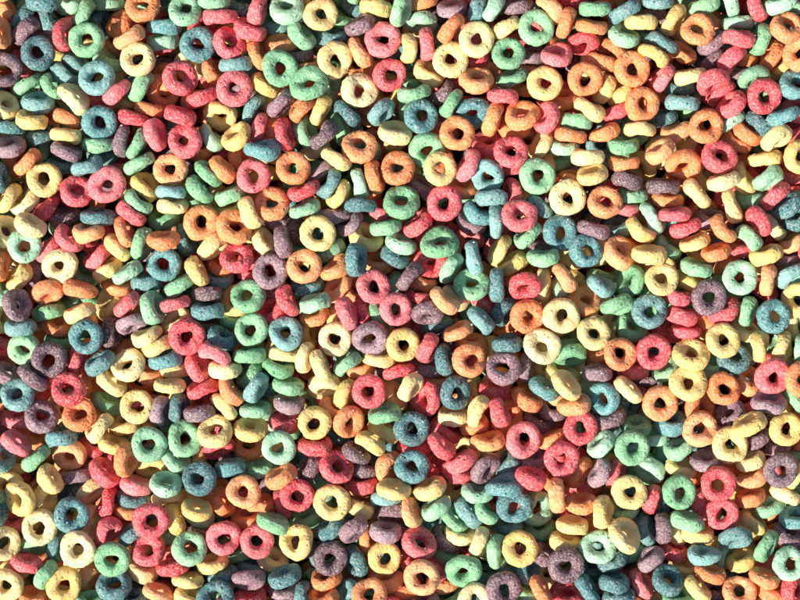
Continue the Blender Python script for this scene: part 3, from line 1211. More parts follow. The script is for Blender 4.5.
-341.0 -352.6 -9.8 0.50 0.40 2
228.1 -389.9 -4.9 0.56 -0.70 5
-73.5 -364.8 -5.5 -0.67 0.66 4
193.5 -317.2 -7.1 0.27 -0.01 4
-244.8 -337.3 -9.4 -0.44 0.58 3
377.5 -343.6 -8.0 0.09 -0.32 2
173.6 -405.1 -6.9 -0.03 0.13 5
-423.8 -16.3 -5.7 0.29 -0.07 3
-294.5 319.1 -0.3 -0.06 0.78 3
419.7 153.4 -9.3 0.05 -0.10 3
430.7 -145.8 -1.9 -0.87 -0.23 0
-138.8 316.8 -7.4 -0.46 -0.02 3
81.0 404.3 -6.4 0.22 0.59 3
-106.9 -316.9 -6.0 0.58 0.78 1
404.2 348.2 -0.5 -0.35 0.34 1
-44.3 313.1 -2.0 0.98 -0.18 3
53.5 -316.6 -10.1 -0.33 0.69 4
-99.6 358.0 -10.8 0.59 -0.18 2
-174.1 -313.3 -5.1 0.24 -0.14 5
443.2 -234.4 -0.6 0.00 0.20 0
-48.0 392.0 -9.7 -0.20 0.08 0
265.4 -326.4 -7.7 -0.24 0.11 1
-228.8 329.8 -0.9 -0.30 -0.04 0
-408.2 349.7 -3.7 -0.01 -0.10 1
345.8 398.2 -8.4 -0.09 -0.78 5
-419.7 39.0 -1.1 0.38 0.75 1
190.9 388.5 -7.6 -0.84 0.04 3
247.7 392.7 -4.2 -0.08 0.06 1
-210.5 -367.9 -0.9 -0.69 -0.23 3
-369.4 325.2 -4.5 -0.17 0.65 3
416.6 187.7 -13.3 0.04 0.65 0
71.0 313.5 -14.2 0.01 -0.57 2
90.8 -318.6 -9.6 -0.40 -0.59 2
181.6 319.2 -10.8 -0.01 0.84 0
-437.4 180.2 -2.0 0.55 0.76 5
-274.2 343.6 -7.3 -0.79 -0.42 2
-416.9 -148.5 -8.0 -0.26 0.08 2
310.9 -317.6 -5.6 -0.40 -0.92 2
-232.1 -398.2 -3.8 -0.45 -0.70 1
-417.3 -289.8 -6.2 0.18 -0.58 4
-413.4 -45.6 5.5 -0.85 0.11 1
-415.3 281.7 -7.3 -0.86 -0.30 4
367.3 -311.8 -5.4 0.67 0.72 0
-301.4 403.4 -4.9 -0.69 -0.05 1
259.0 388.4 -28.1 -0.16 0.04 3
-309.5 -397.9 -26.5 0.37 0.47 1
-410.3 2.8 -28.0 0.90 -0.01 0
-414.7 -162.2 -20.4 -0.40 0.28 0
-203.1 -364.7 -25.3 -0.76 -0.01 1
-226.4 -356.3 -26.6 -0.52 0.15 1
442.4 116.4 -26.7 0.31 -0.90 1
339.1 -325.7 -23.4 0.15 -0.08 2
85.2 -367.6 -21.4 -0.15 0.74 5
166.6 383.4 -28.2 0.05 -0.14 0
-21.0 392.6 -31.0 -0.37 0.90 2
168.7 -376.2 -21.3 0.37 0.18 0
-414.1 89.2 -16.5 -0.98 -0.01 3
-141.9 -326.3 -25.2 0.24 0.25 4
-21.2 317.7 -22.5 0.37 0.52 2
330.3 -388.2 -25.3 0.09 0.40 0
-110.0 -392.0 -27.2 -0.40 -0.33 3
171.2 -312.6 -19.3 -0.22 -0.18 2
-348.0 -366.4 -23.5 -0.12 0.38 1
115.0 369.0 -23.6 0.15 0.16 1
27.0 337.6 -22.1 0.46 -0.73 0
408.2 -182.1 -34.2 0.27 0.38 3
134.7 303.0 -24.1 -0.36 0.50 3
-303.6 374.1 -22.6 0.55 -0.25 4
218.5 342.7 -21.1 0.43 0.12 2
396.7 340.0 -26.5 0.92 0.17 4
324.8 329.7 -25.8 0.29 0.42 0
199.5 372.0 -23.5 -0.27 0.09 2
-135.2 332.4 -20.1 -0.49 0.00 5
389.3 -307.0 -29.0 0.34 -0.46 2
-273.3 -341.3 -22.9 0.28 0.01 4
-426.1 -360.7 -27.3 0.22 0.12 0
231.8 321.1 -17.4 -0.51 0.83 5
-5.0 -371.0 -26.5 -0.07 0.74 0
-74.9 -393.9 -25.4 0.05 -0.92 0
-442.2 251.0 -26.2 -0.21 -0.23 2
-87.4 305.6 -15.5 0.68 -0.31 1
263.8 310.7 -22.4 0.60 -0.77 1
290.0 372.1 -26.8 0.23 -0.33 3
166.7 336.6 -24.3 0.26 -0.55 2
-447.0 -192.7 -22.3 0.74 -0.21 4
-336.3 397.1 -23.6 0.57 -0.55 5
414.7 -55.0 -24.2 -0.87 -0.31 0
73.2 327.5 -26.3 0.35 0.09 5
441.6 -331.4 -20.3 0.76 -0.26 5
-411.8 -26.7 -32.1 0.34 -0.83 5
-67.1 -345.4 -25.0 -0.69 -0.20 0
222.6 -396.7 -27.8 0.18 -0.29 5
-343.4 -396.3 -28.0 0.12 0.04 0
-427.4 -235.9 -24.2 -0.42 -0.12 0
216.2 -317.4 -27.5 -0.65 -0.39 4
420.1 -272.9 -24.9 0.24 -0.09 3
-61.1 397.2 -24.1 0.06 -0.09 0
357.0 -398.7 -25.8 0.82 -0.06 4
23.8 -306.4 -24.4 0.50 -0.06 4
-420.7 -277.3 -22.4 0.24 0.66 2
426.9 246.8 -27.8 -0.59 -0.40 3
114.8 -398.7 -28.0 0.08 0.03 1
62.9 -345.0 -20.6 0.37 0.05 3
-411.0 48.7 -23.6 -0.13 0.17 1
-86.1 334.5 -27.6 0.07 0.12 4
250.9 -348.2 -22.9 0.06 -0.19 1
-407.7 303.1 -29.6 0.16 0.00 4
378.3 372.6 -31.1 0.28 0.04 4
-408.1 188.0 -29.6 -0.70 0.40 0
-423.2 -201.2 -20.8 0.32 0.20 1
-3.8 -325.6 -26.4 -0.09 0.04 5
-149.7 -391.8 -28.6 0.77 -0.22 0
337.4 359.2 -24.6 -0.23 0.10 3
-264.0 343.6 -28.4 -0.95 -0.31 2
422.9 -125.4 -25.9 -0.48 0.10 4
435.3 -0.1 -27.0 0.44 0.55 3
-39.4 -376.6 -26.5 -0.42 0.59 2
-315.0 -354.0 -24.3 -0.42 0.59 1
445.1 323.4 -20.5 0.07 -0.72 2
403.5 -358.2 -22.4 -0.54 -0.25 3
-353.5 340.3 -30.1 0.63 -0.13 1
-102.1 -315.3 -27.1 0.02 0.16 5
-92.8 381.1 -23.2 0.52 -0.58 3
122.7 -316.9 -19.3 -0.17 0.20 3
38.3 374.0 -21.4 -0.12 0.61 3
-164.5 369.2 -27.4 0.30 0.15 2
-447.6 345.4 -21.2 0.59 0.76 5
-340.0 318.7 -22.2 0.64 0.28 1
223.8 -354.4 -20.0 -0.58 -0.33 5
141.5 -370.3 -22.7 0.63 0.32 1
-199.0 372.0 -30.7 -0.35 0.36 0
-258.6 -373.7 -25.9 -0.51 -0.56 0
60.0 349.8 -17.6 -0.12 0.45 4
419.9 52.9 -32.4 0.57 0.46 0
375.3 315.1 -26.3 -0.13 0.09 1
284.1 -325.1 -21.0 0.18 0.33 0
256.4 -389.0 -23.0 -0.03 -0.06 0
-5.5 354.9 -19.8 -0.36 0.48 2
-251.2 364.2 -28.0 0.77 0.50 2
284.7 -367.8 -20.0 -0.40 0.82 3
-124.2 389.3 -16.7 0.04 0.56 3
-37.9 363.3 -21.3 0.32 -0.04 1
-159.1 308.2 -29.5 -0.07 -0.40 3
442.4 -258.0 -22.3 0.65 0.09 3
15.2 397.9 -24.0 -0.09 0.03 3
-31.1 -305.2 -28.2 -0.27 0.25 3
199.9 -388.2 -17.8 -0.45 0.24 4
261.5 348.5 -20.1 -0.71 0.55 3
-347.8 -306.9 -26.9 0.61 0.05 1
419.6 90.8 -25.9 -0.37 0.15 4
359.6 343.4 -23.7 0.87 -0.27 3
-283.9 -308.1 -23.7 0.26 -0.16 2
34.2 -373.2 -29.8 0.22 -0.58 1
81.5 -314.7 -25.1 0.18 -0.42 4
-256.6 310.8 -19.1 -0.29 0.51 3
-130.7 366.9 -24.4 -0.02 -0.07 3
350.6 309.3 -24.9 -0.78 -0.06 2
205.8 300.5 -22.2 -0.86 -0.50 0
411.4 -89.6 -30.8 0.59 -0.07 4
435.9 354.1 -21.1 0.80 0.10 1
-243.0 -325.9 -26.4 -0.16 -0.45 3
403.2 -224.5 -32.5 -0.32 -0.94 5
130.9 399.5 -21.7 0.55 -0.74 4
85.4 387.5 -23.1 0.90 -0.14 0
-413.5 -126.3 -27.3 -0.19 0.31 5
-207.8 -321.0 -26.9 -0.36 0.01 0
-414.0 -335.1 -17.0 0.39 -0.21 3
-200.2 323.3 -25.5 0.13 0.47 2
347.5 404.4 -23.5 -0.16 -0.87 3
314.6 -353.2 -25.0 -0.42 0.07 1
424.0 142.7 -25.9 0.30 -0.24 2
-150.2 398.7 -22.5 -0.74 0.54 0
-183.8 -337.4 -25.5 -0.53 0.31 5
-65.0 -307.7 -21.8 0.31 0.25 3
-411.9 -90.2 -19.3 -0.08 -0.47 3
-408.0 242.0 -25.6 0.26 -0.96 1
-318.4 -316.1 -19.6 0.19 -0.25 0
106.1 341.0 -29.5 0.07 0.36 1
296.0 311.7 -24.0 0.17 -0.67 3
-42.1 303.0 -28.0 -0.23 0.45 4
-294.2 321.1 -18.9 -0.04 0.18 2
427.0 165.6 -27.6 0.15 -0.76 4
-231.1 337.9 -24.5 0.02 0.77 1
-437.3 -10.4 -19.9 -0.06 0.26 2
401.4 20.1 -24.6 0.01 0.06 4
-65.0 363.6 -29.9 -0.00 0.17 0
-365.4 313.8 -25.6 -0.81 -0.48 4
112.8 -348.4 -27.0 -0.25 -0.14 1
413.8 310.8 -29.0 0.28 -0.35 2
-424.7 367.4 -27.3 -0.16 -0.55 1
37.3 300.5 -29.4 -0.12 -0.25 5
363.3 -336.6 -29.5 -0.98 -0.01 1
404.6 180.1 -33.1 0.16 -0.30 0
251.2 -312.4 -24.4 0.04 0.11 1
-225.8 395.8 -26.0 0.26 -0.45 0
-353.5 370.2 -22.4 0.42 -0.80 4
347.1 -365.5 -17.6 -0.02 -0.02 3
17.6 -352.1 -18.4 -0.27 0.40 4
79.4 -395.3 -24.3 0.25 -0.03 4
-395.4 -308.6 -26.7 0.32 -0.29 3
-53.1 330.4 -24.2 0.22 0.13 1
67.4 384.1 -24.1 0.82 -0.03 5
410.9 -16.1 -17.8 0.89 -0.02 4
-138.5 -360.6 -18.0 -0.36 -0.10 2
443.6 -210.2 -19.2 -0.15 0.22 5
-291.6 -363.1 -29.2 0.04 0.42 4
-291.2 342.6 -30.4 0.00 -0.23 4
-178.9 -402.2 -26.5 0.27 -0.35 4
190.5 -349.0 -23.7 -0.13 -0.01 5
409.0 -157.5 -18.5 -0.69 -0.48 0
221.9 399.0 -26.3 0.23 0.05 4
313.0 398.8 -24.1 -0.05 -0.31 4
-273.0 -403.5 -24.9 0.28 -0.69 0
-434.2 110.6 -21.3 -0.78 -0.34 4
-21.8 -353.7 -15.6 0.35 0.09 3
-406.1 267.4 -24.7 -0.35 0.10 1
408.8 -325.8 -24.7 -0.04 -0.08 3
6.8 309.4 -23.9 0.70 -0.16 2
-437.8 -295.8 -33.4 -0.27 -0.70 5
-182.7 -304.3 -23.7 -0.41 -0.60 3
40.8 -334.4 -30.8 0.15 -0.65 1
293.8 -396.0 -28.3 -0.45 0.55 1
-411.2 -62.2 -22.3 0.67 -0.69 2
-366.8 -340.7 -23.7 -0.22 0.22 1
438.4 -166.1 -27.5 0.20 -0.87 0
-96.5 -353.5 -27.2 -0.27 -0.92 4
-439.3 314.1 -21.2 -0.03 -0.16 1
-411.7 137.2 -23.9 0.43 0.90 3
-322.5 351.1 -33.6 0.27 -0.29 1
-207.3 -399.2 -21.5 0.86 0.10 0
-233.6 -398.3 -24.1 -0.15 -0.50 5
-377.3 -402.5 -33.3 -0.25 -0.67 4
-447.9 -254.9 -23.2 -0.37 -0.58 1
433.0 -301.9 -22.6 -0.10 -0.48 1
-244.5 -297.2 -25.1 0.21 0.80 2
-179.1 398.6 -24.4 -0.22 0.31 1
239.9 369.9 -19.1 -0.30 -0.10 2
141.2 354.1 -23.5 -0.75 0.11 0
-273.0 391.2 -22.7 -0.06 -0.54 4
412.1 274.6 -26.6 0.60 -0.42 4
292.8 343.4 -22.0 0.18 -0.16 3
-222.8 364.0 -22.7 -0.31 0.05 4
314.7 -320.9 -33.6 -0.00 -0.14 4
436.0 -231.7 -22.1 0.06 0.86 1
-416.5 335.9 -27.8 -0.89 0.28 4
-171.4 339.6 -20.6 -0.02 -0.42 1
50.3 -397.7 -23.3 0.76 0.65 3
-172.3 -368.9 -20.8 -0.07 0.22 0
146.3 -337.2 -24.1 -0.08 0.10 0
-228.6 307.6 -16.7 -0.65 0.26 4
-47.0 -336.7 -25.9 -0.37 -0.03 0
-405.1 159.2 -26.7 -0.83 0.43 1
-437.2 284.9 -29.4 0.16 0.37 5
-115.0 303.5 -20.0 0.46 0.58 3
177.4 305.6 -28.8 -0.29 0.22 5
-10.9 -399.2 -25.6 -0.67 0.40 4
441.1 292.4 -24.6 0.89 -0.43 3
-418.3 214.9 -23.2 0.17 -0.16 4
432.0 -43.4 -24.6 -0.49 0.04 0
100.3 304.9 -27.2 -0.24 -0.47 3
146.7 -396.6 -22.9 0.37 0.76 3
-108.7 350.7 -26.4 0.57 -0.61 0
-415.8 49.5 -37.8 0.12 0.05 3
428.6 -332.9 -40.7 -0.67 0.66 1
323.5 -355.0 -39.9 -0.05 0.27 1
383.0 334.1 -45.1 0.55 -0.48 1
59.4 -395.9 -42.0 -0.63 -0.33 1
-63.4 277.7 -48.3 -0.29 0.10 2
-159.4 -195.3 -38.6 -0.52 0.83 2
-269.3 -11.7 -32.4 -0.19 -0.95 0
-166.3 36.5 -47.5 0.18 -0.46 2
368.3 10.4 -28.8 -0.64 -0.76 2
-44.2 240.9 -38.4 -0.06 0.19 0
-143.2 -268.9 -44.0 -0.28 0.37 3
-252.2 99.2 -38.0 0.20 -0.73 0
35.3 -172.7 -48.3 -0.41 0.35 2
370.8 -111.2 -39.3 -0.40 0.25 5
-297.4 -92.9 -44.0 -0.40 0.26 0
16.5 3.7 -41.2 -0.46 0.42 3
378.4 31.5 -36.5 0.29 0.18 1
-50.0 -251.9 -44.8 -0.29 0.22 3
296.6 23.1 -44.5 -0.17 0.06 2
289.7 -334.9 -36.9 0.70 0.05 0
-242.0 -237.2 -49.3 -0.09 -0.07 1
204.8 -223.5 -32.5 -0.02 0.07 0
314.1 -217.4 -44.7 -0.07 0.83 0
-346.6 42.6 -39.6 -0.20 -0.86 1
333.0 279.1 -42.2 -0.72 0.40 3
237.8 -102.6 -50.5 -0.14 -0.25 2
414.1 145.8 -43.8 0.01 0.39 5
51.3 -361.5 -48.7 -0.47 0.08 5
-52.3 -56.3 -30.4 0.54 -0.82 4
-308.7 62.8 -33.5 0.34 -0.21 2
398.1 255.4 -39.7 0.37 0.06 4
129.8 99.1 -38.7 0.97 -0.13 1
-196.8 262.4 -40.7 -0.22 -0.63 5
125.3 317.1 -37.4 0.44 -0.71 4
427.1 -245.4 -43.4 -0.62 0.05 2
189.0 -30.3 -46.0 0.82 0.29 4
-121.8 99.3 -32.2 0.25 -0.89 4
-350.1 143.3 -42.3 0.37 0.10 5
400.9 -204.7 -36.3 0.15 0.91 3
-61.0 -130.6 -31.6 -0.73 0.16 4
-10.6 27.7 -45.3 -0.07 -0.08 5
-301.0 391.8 -41.8 -0.50 -0.14 3
-110.4 377.5 -41.2 0.47 0.02 2
314.9 180.4 -43.1 0.24 -0.18 0
282.7 -368.4 -42.5 0.11 -0.11 0
-300.3 -281.8 -41.5 -0.16 0.01 1
37.1 -220.6 -37.9 0.14 -0.31 4
90.9 226.2 -33.5 0.70 0.19 0
402.2 -324.5 -43.3 -0.43 0.27 3
-139.5 -403.2 -49.5 -0.14 0.06 0
28.8 79.4 -40.1 0.17 -0.47 2
-228.1 138.8 -34.0 0.11 -0.11 5
49.7 25.7 -39.3 -0.04 -0.81 5
45.7 -9.3 -37.6 0.05 0.99 2
-40.7 -363.2 -43.8 -0.14 -0.26 1
335.3 104.7 -37.7 0.38 0.39 2
177.5 14.6 -40.8 -0.73 -0.30 1
320.9 308.2 -41.6 -0.47 -0.71 4
-45.3 -19.1 -43.3 -0.62 0.46 5
-344.8 2.7 -35.1 0.19 -0.72 3
-347.3 342.2 -47.6 0.01 -0.13 1
78.6 -320.9 -43.3 0.43 -0.19 2
162.7 346.7 -42.0 -0.54 0.81 3
-212.0 358.8 -44.8 -0.38 0.39 1
155.1 -119.3 -45.2 -0.02 0.63 0
-315.7 -146.3 -45.2 0.32 0.13 4
328.9 -66.3 -46.0 0.80 0.10 4
81.8 169.0 -46.6 -0.00 0.83 5
367.4 64.0 -40.7 0.15 -0.09 2
294.1 272.9 -42.9 0.14 0.53 1
-88.2 -287.9 -34.6 -0.91 -0.23 3
309.3 86.8 -39.0 0.11 -0.17 0
-360.4 -256.5 -41.3 -0.02 -0.78 0
361.2 -171.5 -42.5 0.58 -0.79 0
-370.3 -41.3 -40.9 0.28 0.17 4
64.1 -154.9 -36.0 -0.29 0.10 1
-7.9 90.0 -39.3 -0.32 -0.03 1
332.7 -193.5 -41.0 0.51 -0.24 1
-337.2 -171.3 -35.4 0.30 -0.56 0
183.2 -124.0 -30.7 0.74 -0.12 3
-324.2 -265.9 -30.4 -0.01 -0.27 1
-31.7 107.7 -29.0 0.52 -0.70 0
-409.9 74.8 -45.9 -0.64 -0.57 5
195.5 -285.1 -40.7 -0.26 0.07 0
-331.5 205.8 -33.1 0.52 0.81 2
-68.8 -203.1 -36.0 0.80 -0.23 3
-398.7 -52.4 -47.2 0.17 -0.14 0
-313.2 10.5 -44.9 0.73 0.03 3
42.3 265.1 -32.5 0.49 0.58 3
-33.1 -279.5 -46.0 -0.23 0.18 0
351.8 -298.0 -30.6 -0.33 -0.72 3
-245.2 -334.4 -48.8 -0.11 0.64 0
264.0 198.0 -40.5 0.27 -0.57 0
-264.3 -282.1 -43.0 0.01 -0.34 4
-219.8 -349.4 -52.7 0.06 0.98 5
-242.7 232.9 -48.1 -0.17 0.28 5
-119.6 -4.6 -42.1 0.16 0.22 2
181.0 -197.9 -37.3 -0.74 -0.29 2
205.1 -99.7 -37.6 0.91 -0.35 0
115.3 339.1 -43.0 -0.27 0.23 4
-159.2 208.1 -33.5 0.04 -0.93 5
144.4 -278.7 -44.9 0.29 0.32 0
170.8 -255.1 -35.5 0.48 -0.77 1
-96.5 -1.2 -38.1 0.61 0.37 3
297.6 -280.1 -40.6 0.01 0.82 1
253.7 401.6 -45.0 -0.02 0.24 4
88.8 267.4 -40.3 0.13 -0.03 0
-119.4 -131.7 -34.3 -0.18 -0.94 3
3.1 244.1 -44.5 -0.19 -0.13 4
-9.9 -90.3 -41.1 0.35 -0.24 3
246.9 -171.5 -37.4 -0.42 0.10 3
253.9 105.7 -38.9 0.40 0.67 1
-281.2 12.9 -42.0 -0.38 0.25 2
6.6 -287.3 -43.2 -0.17 -0.67 3
352.2 -84.5 -42.1 -0.01 -0.64 4
-397.0 242.4 -46.7 -0.59 -0.19 0
-252.2 -53.9 -42.7 -0.74 -0.43 0
-367.2 -308.2 -38.2 -0.31 -0.20 3
429.4 32.5 -40.5 0.33 0.66 2
-115.0 250.6 -40.0 -0.09 -0.65 3
-382.1 45.7 -34.1 0.07 -0.17 1
-374.3 -218.7 -34.1 -0.06 0.37 1
-308.7 -25.0 -41.8 0.90 0.05 0
69.3 113.4 -36.3 -0.42 -0.14 3
264.0 320.9 -44.7 0.19 -0.15 4
380.3 287.7 -32.6 -0.48 0.36 4
-296.0 124.1 -35.7 0.50 0.66 5
-258.4 -357.0 -45.5 -0.14 0.99 2
45.7 -326.5 -43.0 0.36 -0.66 5
163.0 72.9 -34.0 0.82 0.08 1
211.8 191.9 -31.5 0.21 0.19 4
-393.6 -85.7 -38.9 -0.04 0.45 4
273.4 -30.2 -39.0 0.25 0.76 2
-433.3 156.9 -43.9 -0.53 -0.66 1
226.3 -326.6 -40.8 -0.72 0.11 1
101.7 47.9 -39.3 -0.53 -0.33 2
117.7 17.9 -44.0 0.13 0.30 4
-2.4 160.7 -31.9 0.50 -0.84 1
71.9 62.3 -35.3 -0.35 -0.74 2
108.1 -23.0 -39.6 -0.73 0.52 0
-294.7 -211.9 -48.5 0.32 -0.15 0
-99.8 -246.7 -21.2 0.61 0.61 5
-118.6 168.7 -46.2 -0.15 -0.20 0
423.5 -127.8 -41.9 -0.72 0.07 1
-217.3 401.4 -45.1 0.41 -0.14 1
-296.0 226.4 -37.5 -0.60 0.38 1
242.6 47.9 -46.3 -0.04 0.11 0
-117.3 -242.9 -40.4 0.99 -0.10 4
277.5 84.8 -28.6 -0.27 0.78 4
290.4 161.9 -33.3 -0.79 0.35 1
-113.7 -341.2 -42.2 -0.08 -0.78 4
395.5 175.1 -46.1 0.14 -0.35 0
229.9 -259.7 -41.8 0.07 0.87 4
-141.1 -303.2 -33.4 0.19 -0.68 2
-100.9 -193.8 -41.1 0.96 0.25 2
155.6 210.0 -39.0 0.07 -0.02 2
-288.8 192.3 -44.9 0.44 0.31 2
-42.8 -194.1 -51.9 -0.31 0.32 0
229.0 269.7 -46.0 0.02 -0.38 0
275.5 -94.1 -30.1 0.53 0.79 5
139.3 -206.9 -44.5 -0.28 -0.31 2
201.4 401.9 -40.5 0.73 0.53 4
-94.7 -65.9 -37.9 -0.51 -0.64 0
-56.9 311.7 -41.0 0.58 -0.24 3
-356.3 -108.4 -40.5 0.12 0.42 2
-142.8 -23.2 -34.2 -0.49 -0.10 0
-392.1 -270.0 -39.4 0.13 0.18 1
91.2 -247.2 -34.6 -0.51 0.09 1
369.7 97.0 -36.6 -0.25 0.37 4
37.4 142.4 -33.1 -0.07 0.26 0
117.3 -62.5 -37.4 0.82 0.53 0
-174.9 136.9 -36.2 0.30 0.03 2
62.5 328.2 -43.8 -0.64 0.53 3
-105.3 126.4 -32.4 -0.85 0.36 3
26.2 -35.1 -39.7 0.27 0.09 2
-165.9 88.8 -35.2 -0.17 0.86 0
202.9 -9.7 -36.0 0.06 0.06 1
-308.4 317.1 -41.6 0.88 -0.20 4
64.9 -283.6 -40.3 0.14 0.92 0
226.4 379.9 -40.5 -0.42 0.30 0
29.2 -128.9 -38.8 0.67 0.66 5
179.0 270.0 -30.7 0.03 -0.08 3
135.5 -350.5 -48.6 0.06 0.04 3
-390.3 117.6 -43.6 0.47 -0.12 1
154.7 -178.9 -50.7 0.58 -0.65 2
-20.2 -36.9 -36.5 -0.18 0.11 1
289.6 301.4 -40.5 0.32 0.19 1
382.4 387.5 -43.0 0.08 -0.30 1
183.2 -310.4 -40.4 0.85 0.51 0
49.9 224.2 -37.4 -0.40 0.15 2
-64.0 -388.7 -45.8 -0.29 -0.06 2
370.8 218.5 -43.6 -0.03 -0.73 3
-87.6 -374.5 -31.4 0.27 0.92 2
317.8 -28.9 -37.7 0.08 0.67 1
-165.7 168.4 -31.6 -0.62 0.75 0
135.8 371.2 -39.4 -0.11 -0.36 1
213.0 66.4 -42.0 0.40 0.55 2
120.5 193.3 -37.6 0.16 0.97 2
-362.2 187.1 -40.7 0.74 0.28 0
-42.5 15.0 -52.0 0.09 -0.07 5
-419.2 -323.5 -34.7 0.53 0.69 2
-180.4 -284.5 -39.0 0.81 0.35 1
12.2 190.4 -34.5 0.79 0.36 3
144.3 132.8 -51.5 0.04 0.41 1
-357.2 228.4 -42.6 0.29 0.57 3
380.5 -283.6 -36.7 -0.01 0.12 0
-80.7 257.5 -36.9 -0.08 -0.99 5
-222.8 314.7 -42.6 -0.02 0.80 1
257.9 -120.9 -43.9 0.68 -0.07 3
278.5 -294.9 -34.3 0.31 0.93 1
316.1 402.3 -44.2 -0.20 -0.90 4
-244.9 28.1 -39.0 0.75 0.24 2
184.2 301.5 -48.2 -0.55 -0.83 5
120.1 -160.5 -43.1 -0.45 -0.09 2
-347.9 253.7 -37.7 0.53 0.72 1
-69.7 72.3 -41.0 -0.09 -0.02 4
385.5 -239.7 -42.9 -0.21 0.90 0
-274.0 358.8 -45.3 0.37 -0.29 1
-275.7 292.8 -41.2 0.22 0.57 2
371.8 -192.8 -42.1 0.66 0.21 1
-415.6 -135.3 -41.7 -0.52 0.01 3
-13.3 -206.5 -41.8 -0.11 0.96 0
114.9 128.2 -40.7 -0.19 0.16 4
-243.0 267.2 -37.6 -0.12 -0.50 2
-307.6 97.6 -36.2 -0.93 0.13 0
223.4 -74.3 -47.4 -0.91 0.17 2
79.5 -213.0 -38.9 0.38 0.40 0
-186.1 -197.3 -42.6 0.81 0.08 0
95.2 -150.5 -38.2 -0.28 0.05 1
-6.1 133.5 -31.6 0.86 -0.18 4
343.2 143.3 -37.5 -0.02 0.99 0
109.7 81.7 -34.8 -0.90 0.44 2
-135.0 286.2 -43.1 0.42 0.07 3
14.8 277.3 -41.6 -0.83 -0.02 1
-152.6 342.8 -42.8 -0.05 -0.42 2
-190.0 285.7 -45.4 0.08 -0.05 0
387.1 206.8 -32.7 0.21 -0.33 3
-35.4 150.9 -26.2 -0.01 0.61 4
425.5 2.8 -44.4 0.72 -0.03 0
-287.3 -344.6 -42.1 -0.05 -0.87 4
-330.1 -25.4 -44.8 0.15 -0.15 3
-126.3 -194.5 -37.5 0.10 -0.13 5
-218.3 94.2 -36.0 -0.13 -0.40 3
44.3 362.5 -35.8 0.44 0.29 0
302.8 -81.3 -37.7 0.70 -0.59 0
92.2 -51.6 -32.9 -0.95 0.05 1
321.7 215.4 -39.5 0.13 -0.03 2
-208.1 203.2 -33.2 -0.23 0.91 0
162.4 252.1 -36.6 0.78 0.38 0
-414.9 216.6 -41.1 0.69 -0.21 2
238.9 173.4 -38.5 -0.24 0.04 3
-56.5 184.8 -42.0 -0.02 -0.29 4
300.4 -174.4 -37.3 0.89 -0.16 0
-4.7 304.2 -41.0 0.16 -0.00 0
-3.3 -382.0 -45.2 -0.10 0.04 1
-201.6 -107.4 -35.2 -0.45 0.73 2
403.0 -34.1 -51.1 -0.09 -0.41 5
-66.3 135.7 -47.8 0.52 -0.76 3
-359.8 -139.9 -46.5 -0.73 -0.07 3
140.0 277.0 -32.1 -0.32 -0.93 2
-101.5 58.9 -35.7 -0.08 0.50 3
-319.9 -121.0 -34.1 -0.43 0.80 0
226.1 -289.7 -33.7 0.40 -0.08 2
63.6 -105.4 -33.6 -0.43 -0.80 0
-129.0 137.1 -32.0 -0.20 -0.71 1
353.5 197.6 -39.1 -0.22 -0.16 0
389.0 -170.7 -41.3 0.70 0.01 2
14.0 -62.5 -41.0 0.47 0.37 0
256.2 -2.6 -34.2 -0.80 -0.49 3
-327.4 179.3 -37.7 -0.07 0.39 3
198.5 51.0 -30.5 -0.59 -0.50 1
155.0 -89.6 -46.0 0.22 0.18 2
67.7 -63.9 -36.4 -0.56 0.77 2
-180.6 -54.2 -35.4 0.64 0.48 5
428.6 -211.7 -42.7 0.80 -0.43 0
-432.5 -76.5 -41.7 -0.16 -0.10 2
-189.9 -165.2 -34.3 0.07 0.28 5
265.0 31.0 -36.1 0.08 -0.24 1
-271.6 -199.8 -42.1 0.37 0.18 0
127.1 -321.0 -38.8 0.55 0.28 2
-323.6 -307.1 -39.9 0.96 0.16 4
89.5 305.8 -43.4 0.22 -0.13 1
-265.8 55.8 -41.7 -0.11 -0.26 5
186.1 371.5 -44.0 -0.42 -0.25 0
189.2 -367.7 -38.8 -0.16 -0.22 3
400.6 114.9 -45.9 0.01 -0.07 0
-225.8 -271.2 -35.5 0.99 0.12 3
273.1 359.3 -43.0 0.15 -0.06 1
256.6 285.7 -33.2 -0.11 -0.91 5
-68.0 -5.6 -40.0 0.60 -0.57 5
-204.4 158.2 -29.6 0.36 0.23 0
-34.7 50.3 -37.6 0.49 -0.47 2
-432.4 -196.0 -40.5 -0.37 -0.03 0
-4.2 376.9 -46.8 0.91 0.17 3
-291.8 266.0 -48.4 0.36 0.31 1
347.9 -52.5 -33.8 -0.68 0.21 3
-216.9 7.6 -39.5 -0.13 -0.02 3
191.8 239.1 -38.2 0.82 -0.41 1
-148.6 -56.6 -44.5 -0.29 -0.01 1
10.7 -324.7 -38.2 0.01 0.01 3
313.2 -132.9 -38.5 -0.16 -0.95 5
59.7 193.3 -33.5 0.11 -0.74 2
212.9 129.3 -45.6 -0.13 0.05 3
-317.6 151.6 -42.1 0.05 0.16 5
381.3 -13.3 -36.3 0.32 0.83 1
-96.9 345.0 -44.5 -0.27 0.11 2
-195.3 -131.1 -39.9 -0.14 -0.15 2
-198.6 -20.8 -49.7 0.47 -0.17 1
338.6 -117.8 -31.7 0.10 0.87 2
-260.6 -104.7 -36.1 0.08 -0.95 2
-169.2 -136.9 -33.7 0.66 -0.48 2
-160.8 -167.1 -44.3 -0.20 0.36 4
-360.3 306.0 -46.9 -0.35 -0.13 2
305.4 -110.7 -40.9 -0.17 -0.47 0
82.9 -368.8 -42.8 -0.28 0.85 1
-396.5 331.3 -37.8 0.39 0.74 2
-13.9 -4.8 -37.7 -0.43 0.68 3
-363.7 -73.0 -32.7 -0.14 0.84 2
-353.7 -280.6 -41.7 0.10 -0.35 2
222.8 325.8 -44.0 -0.06 -0.65 2
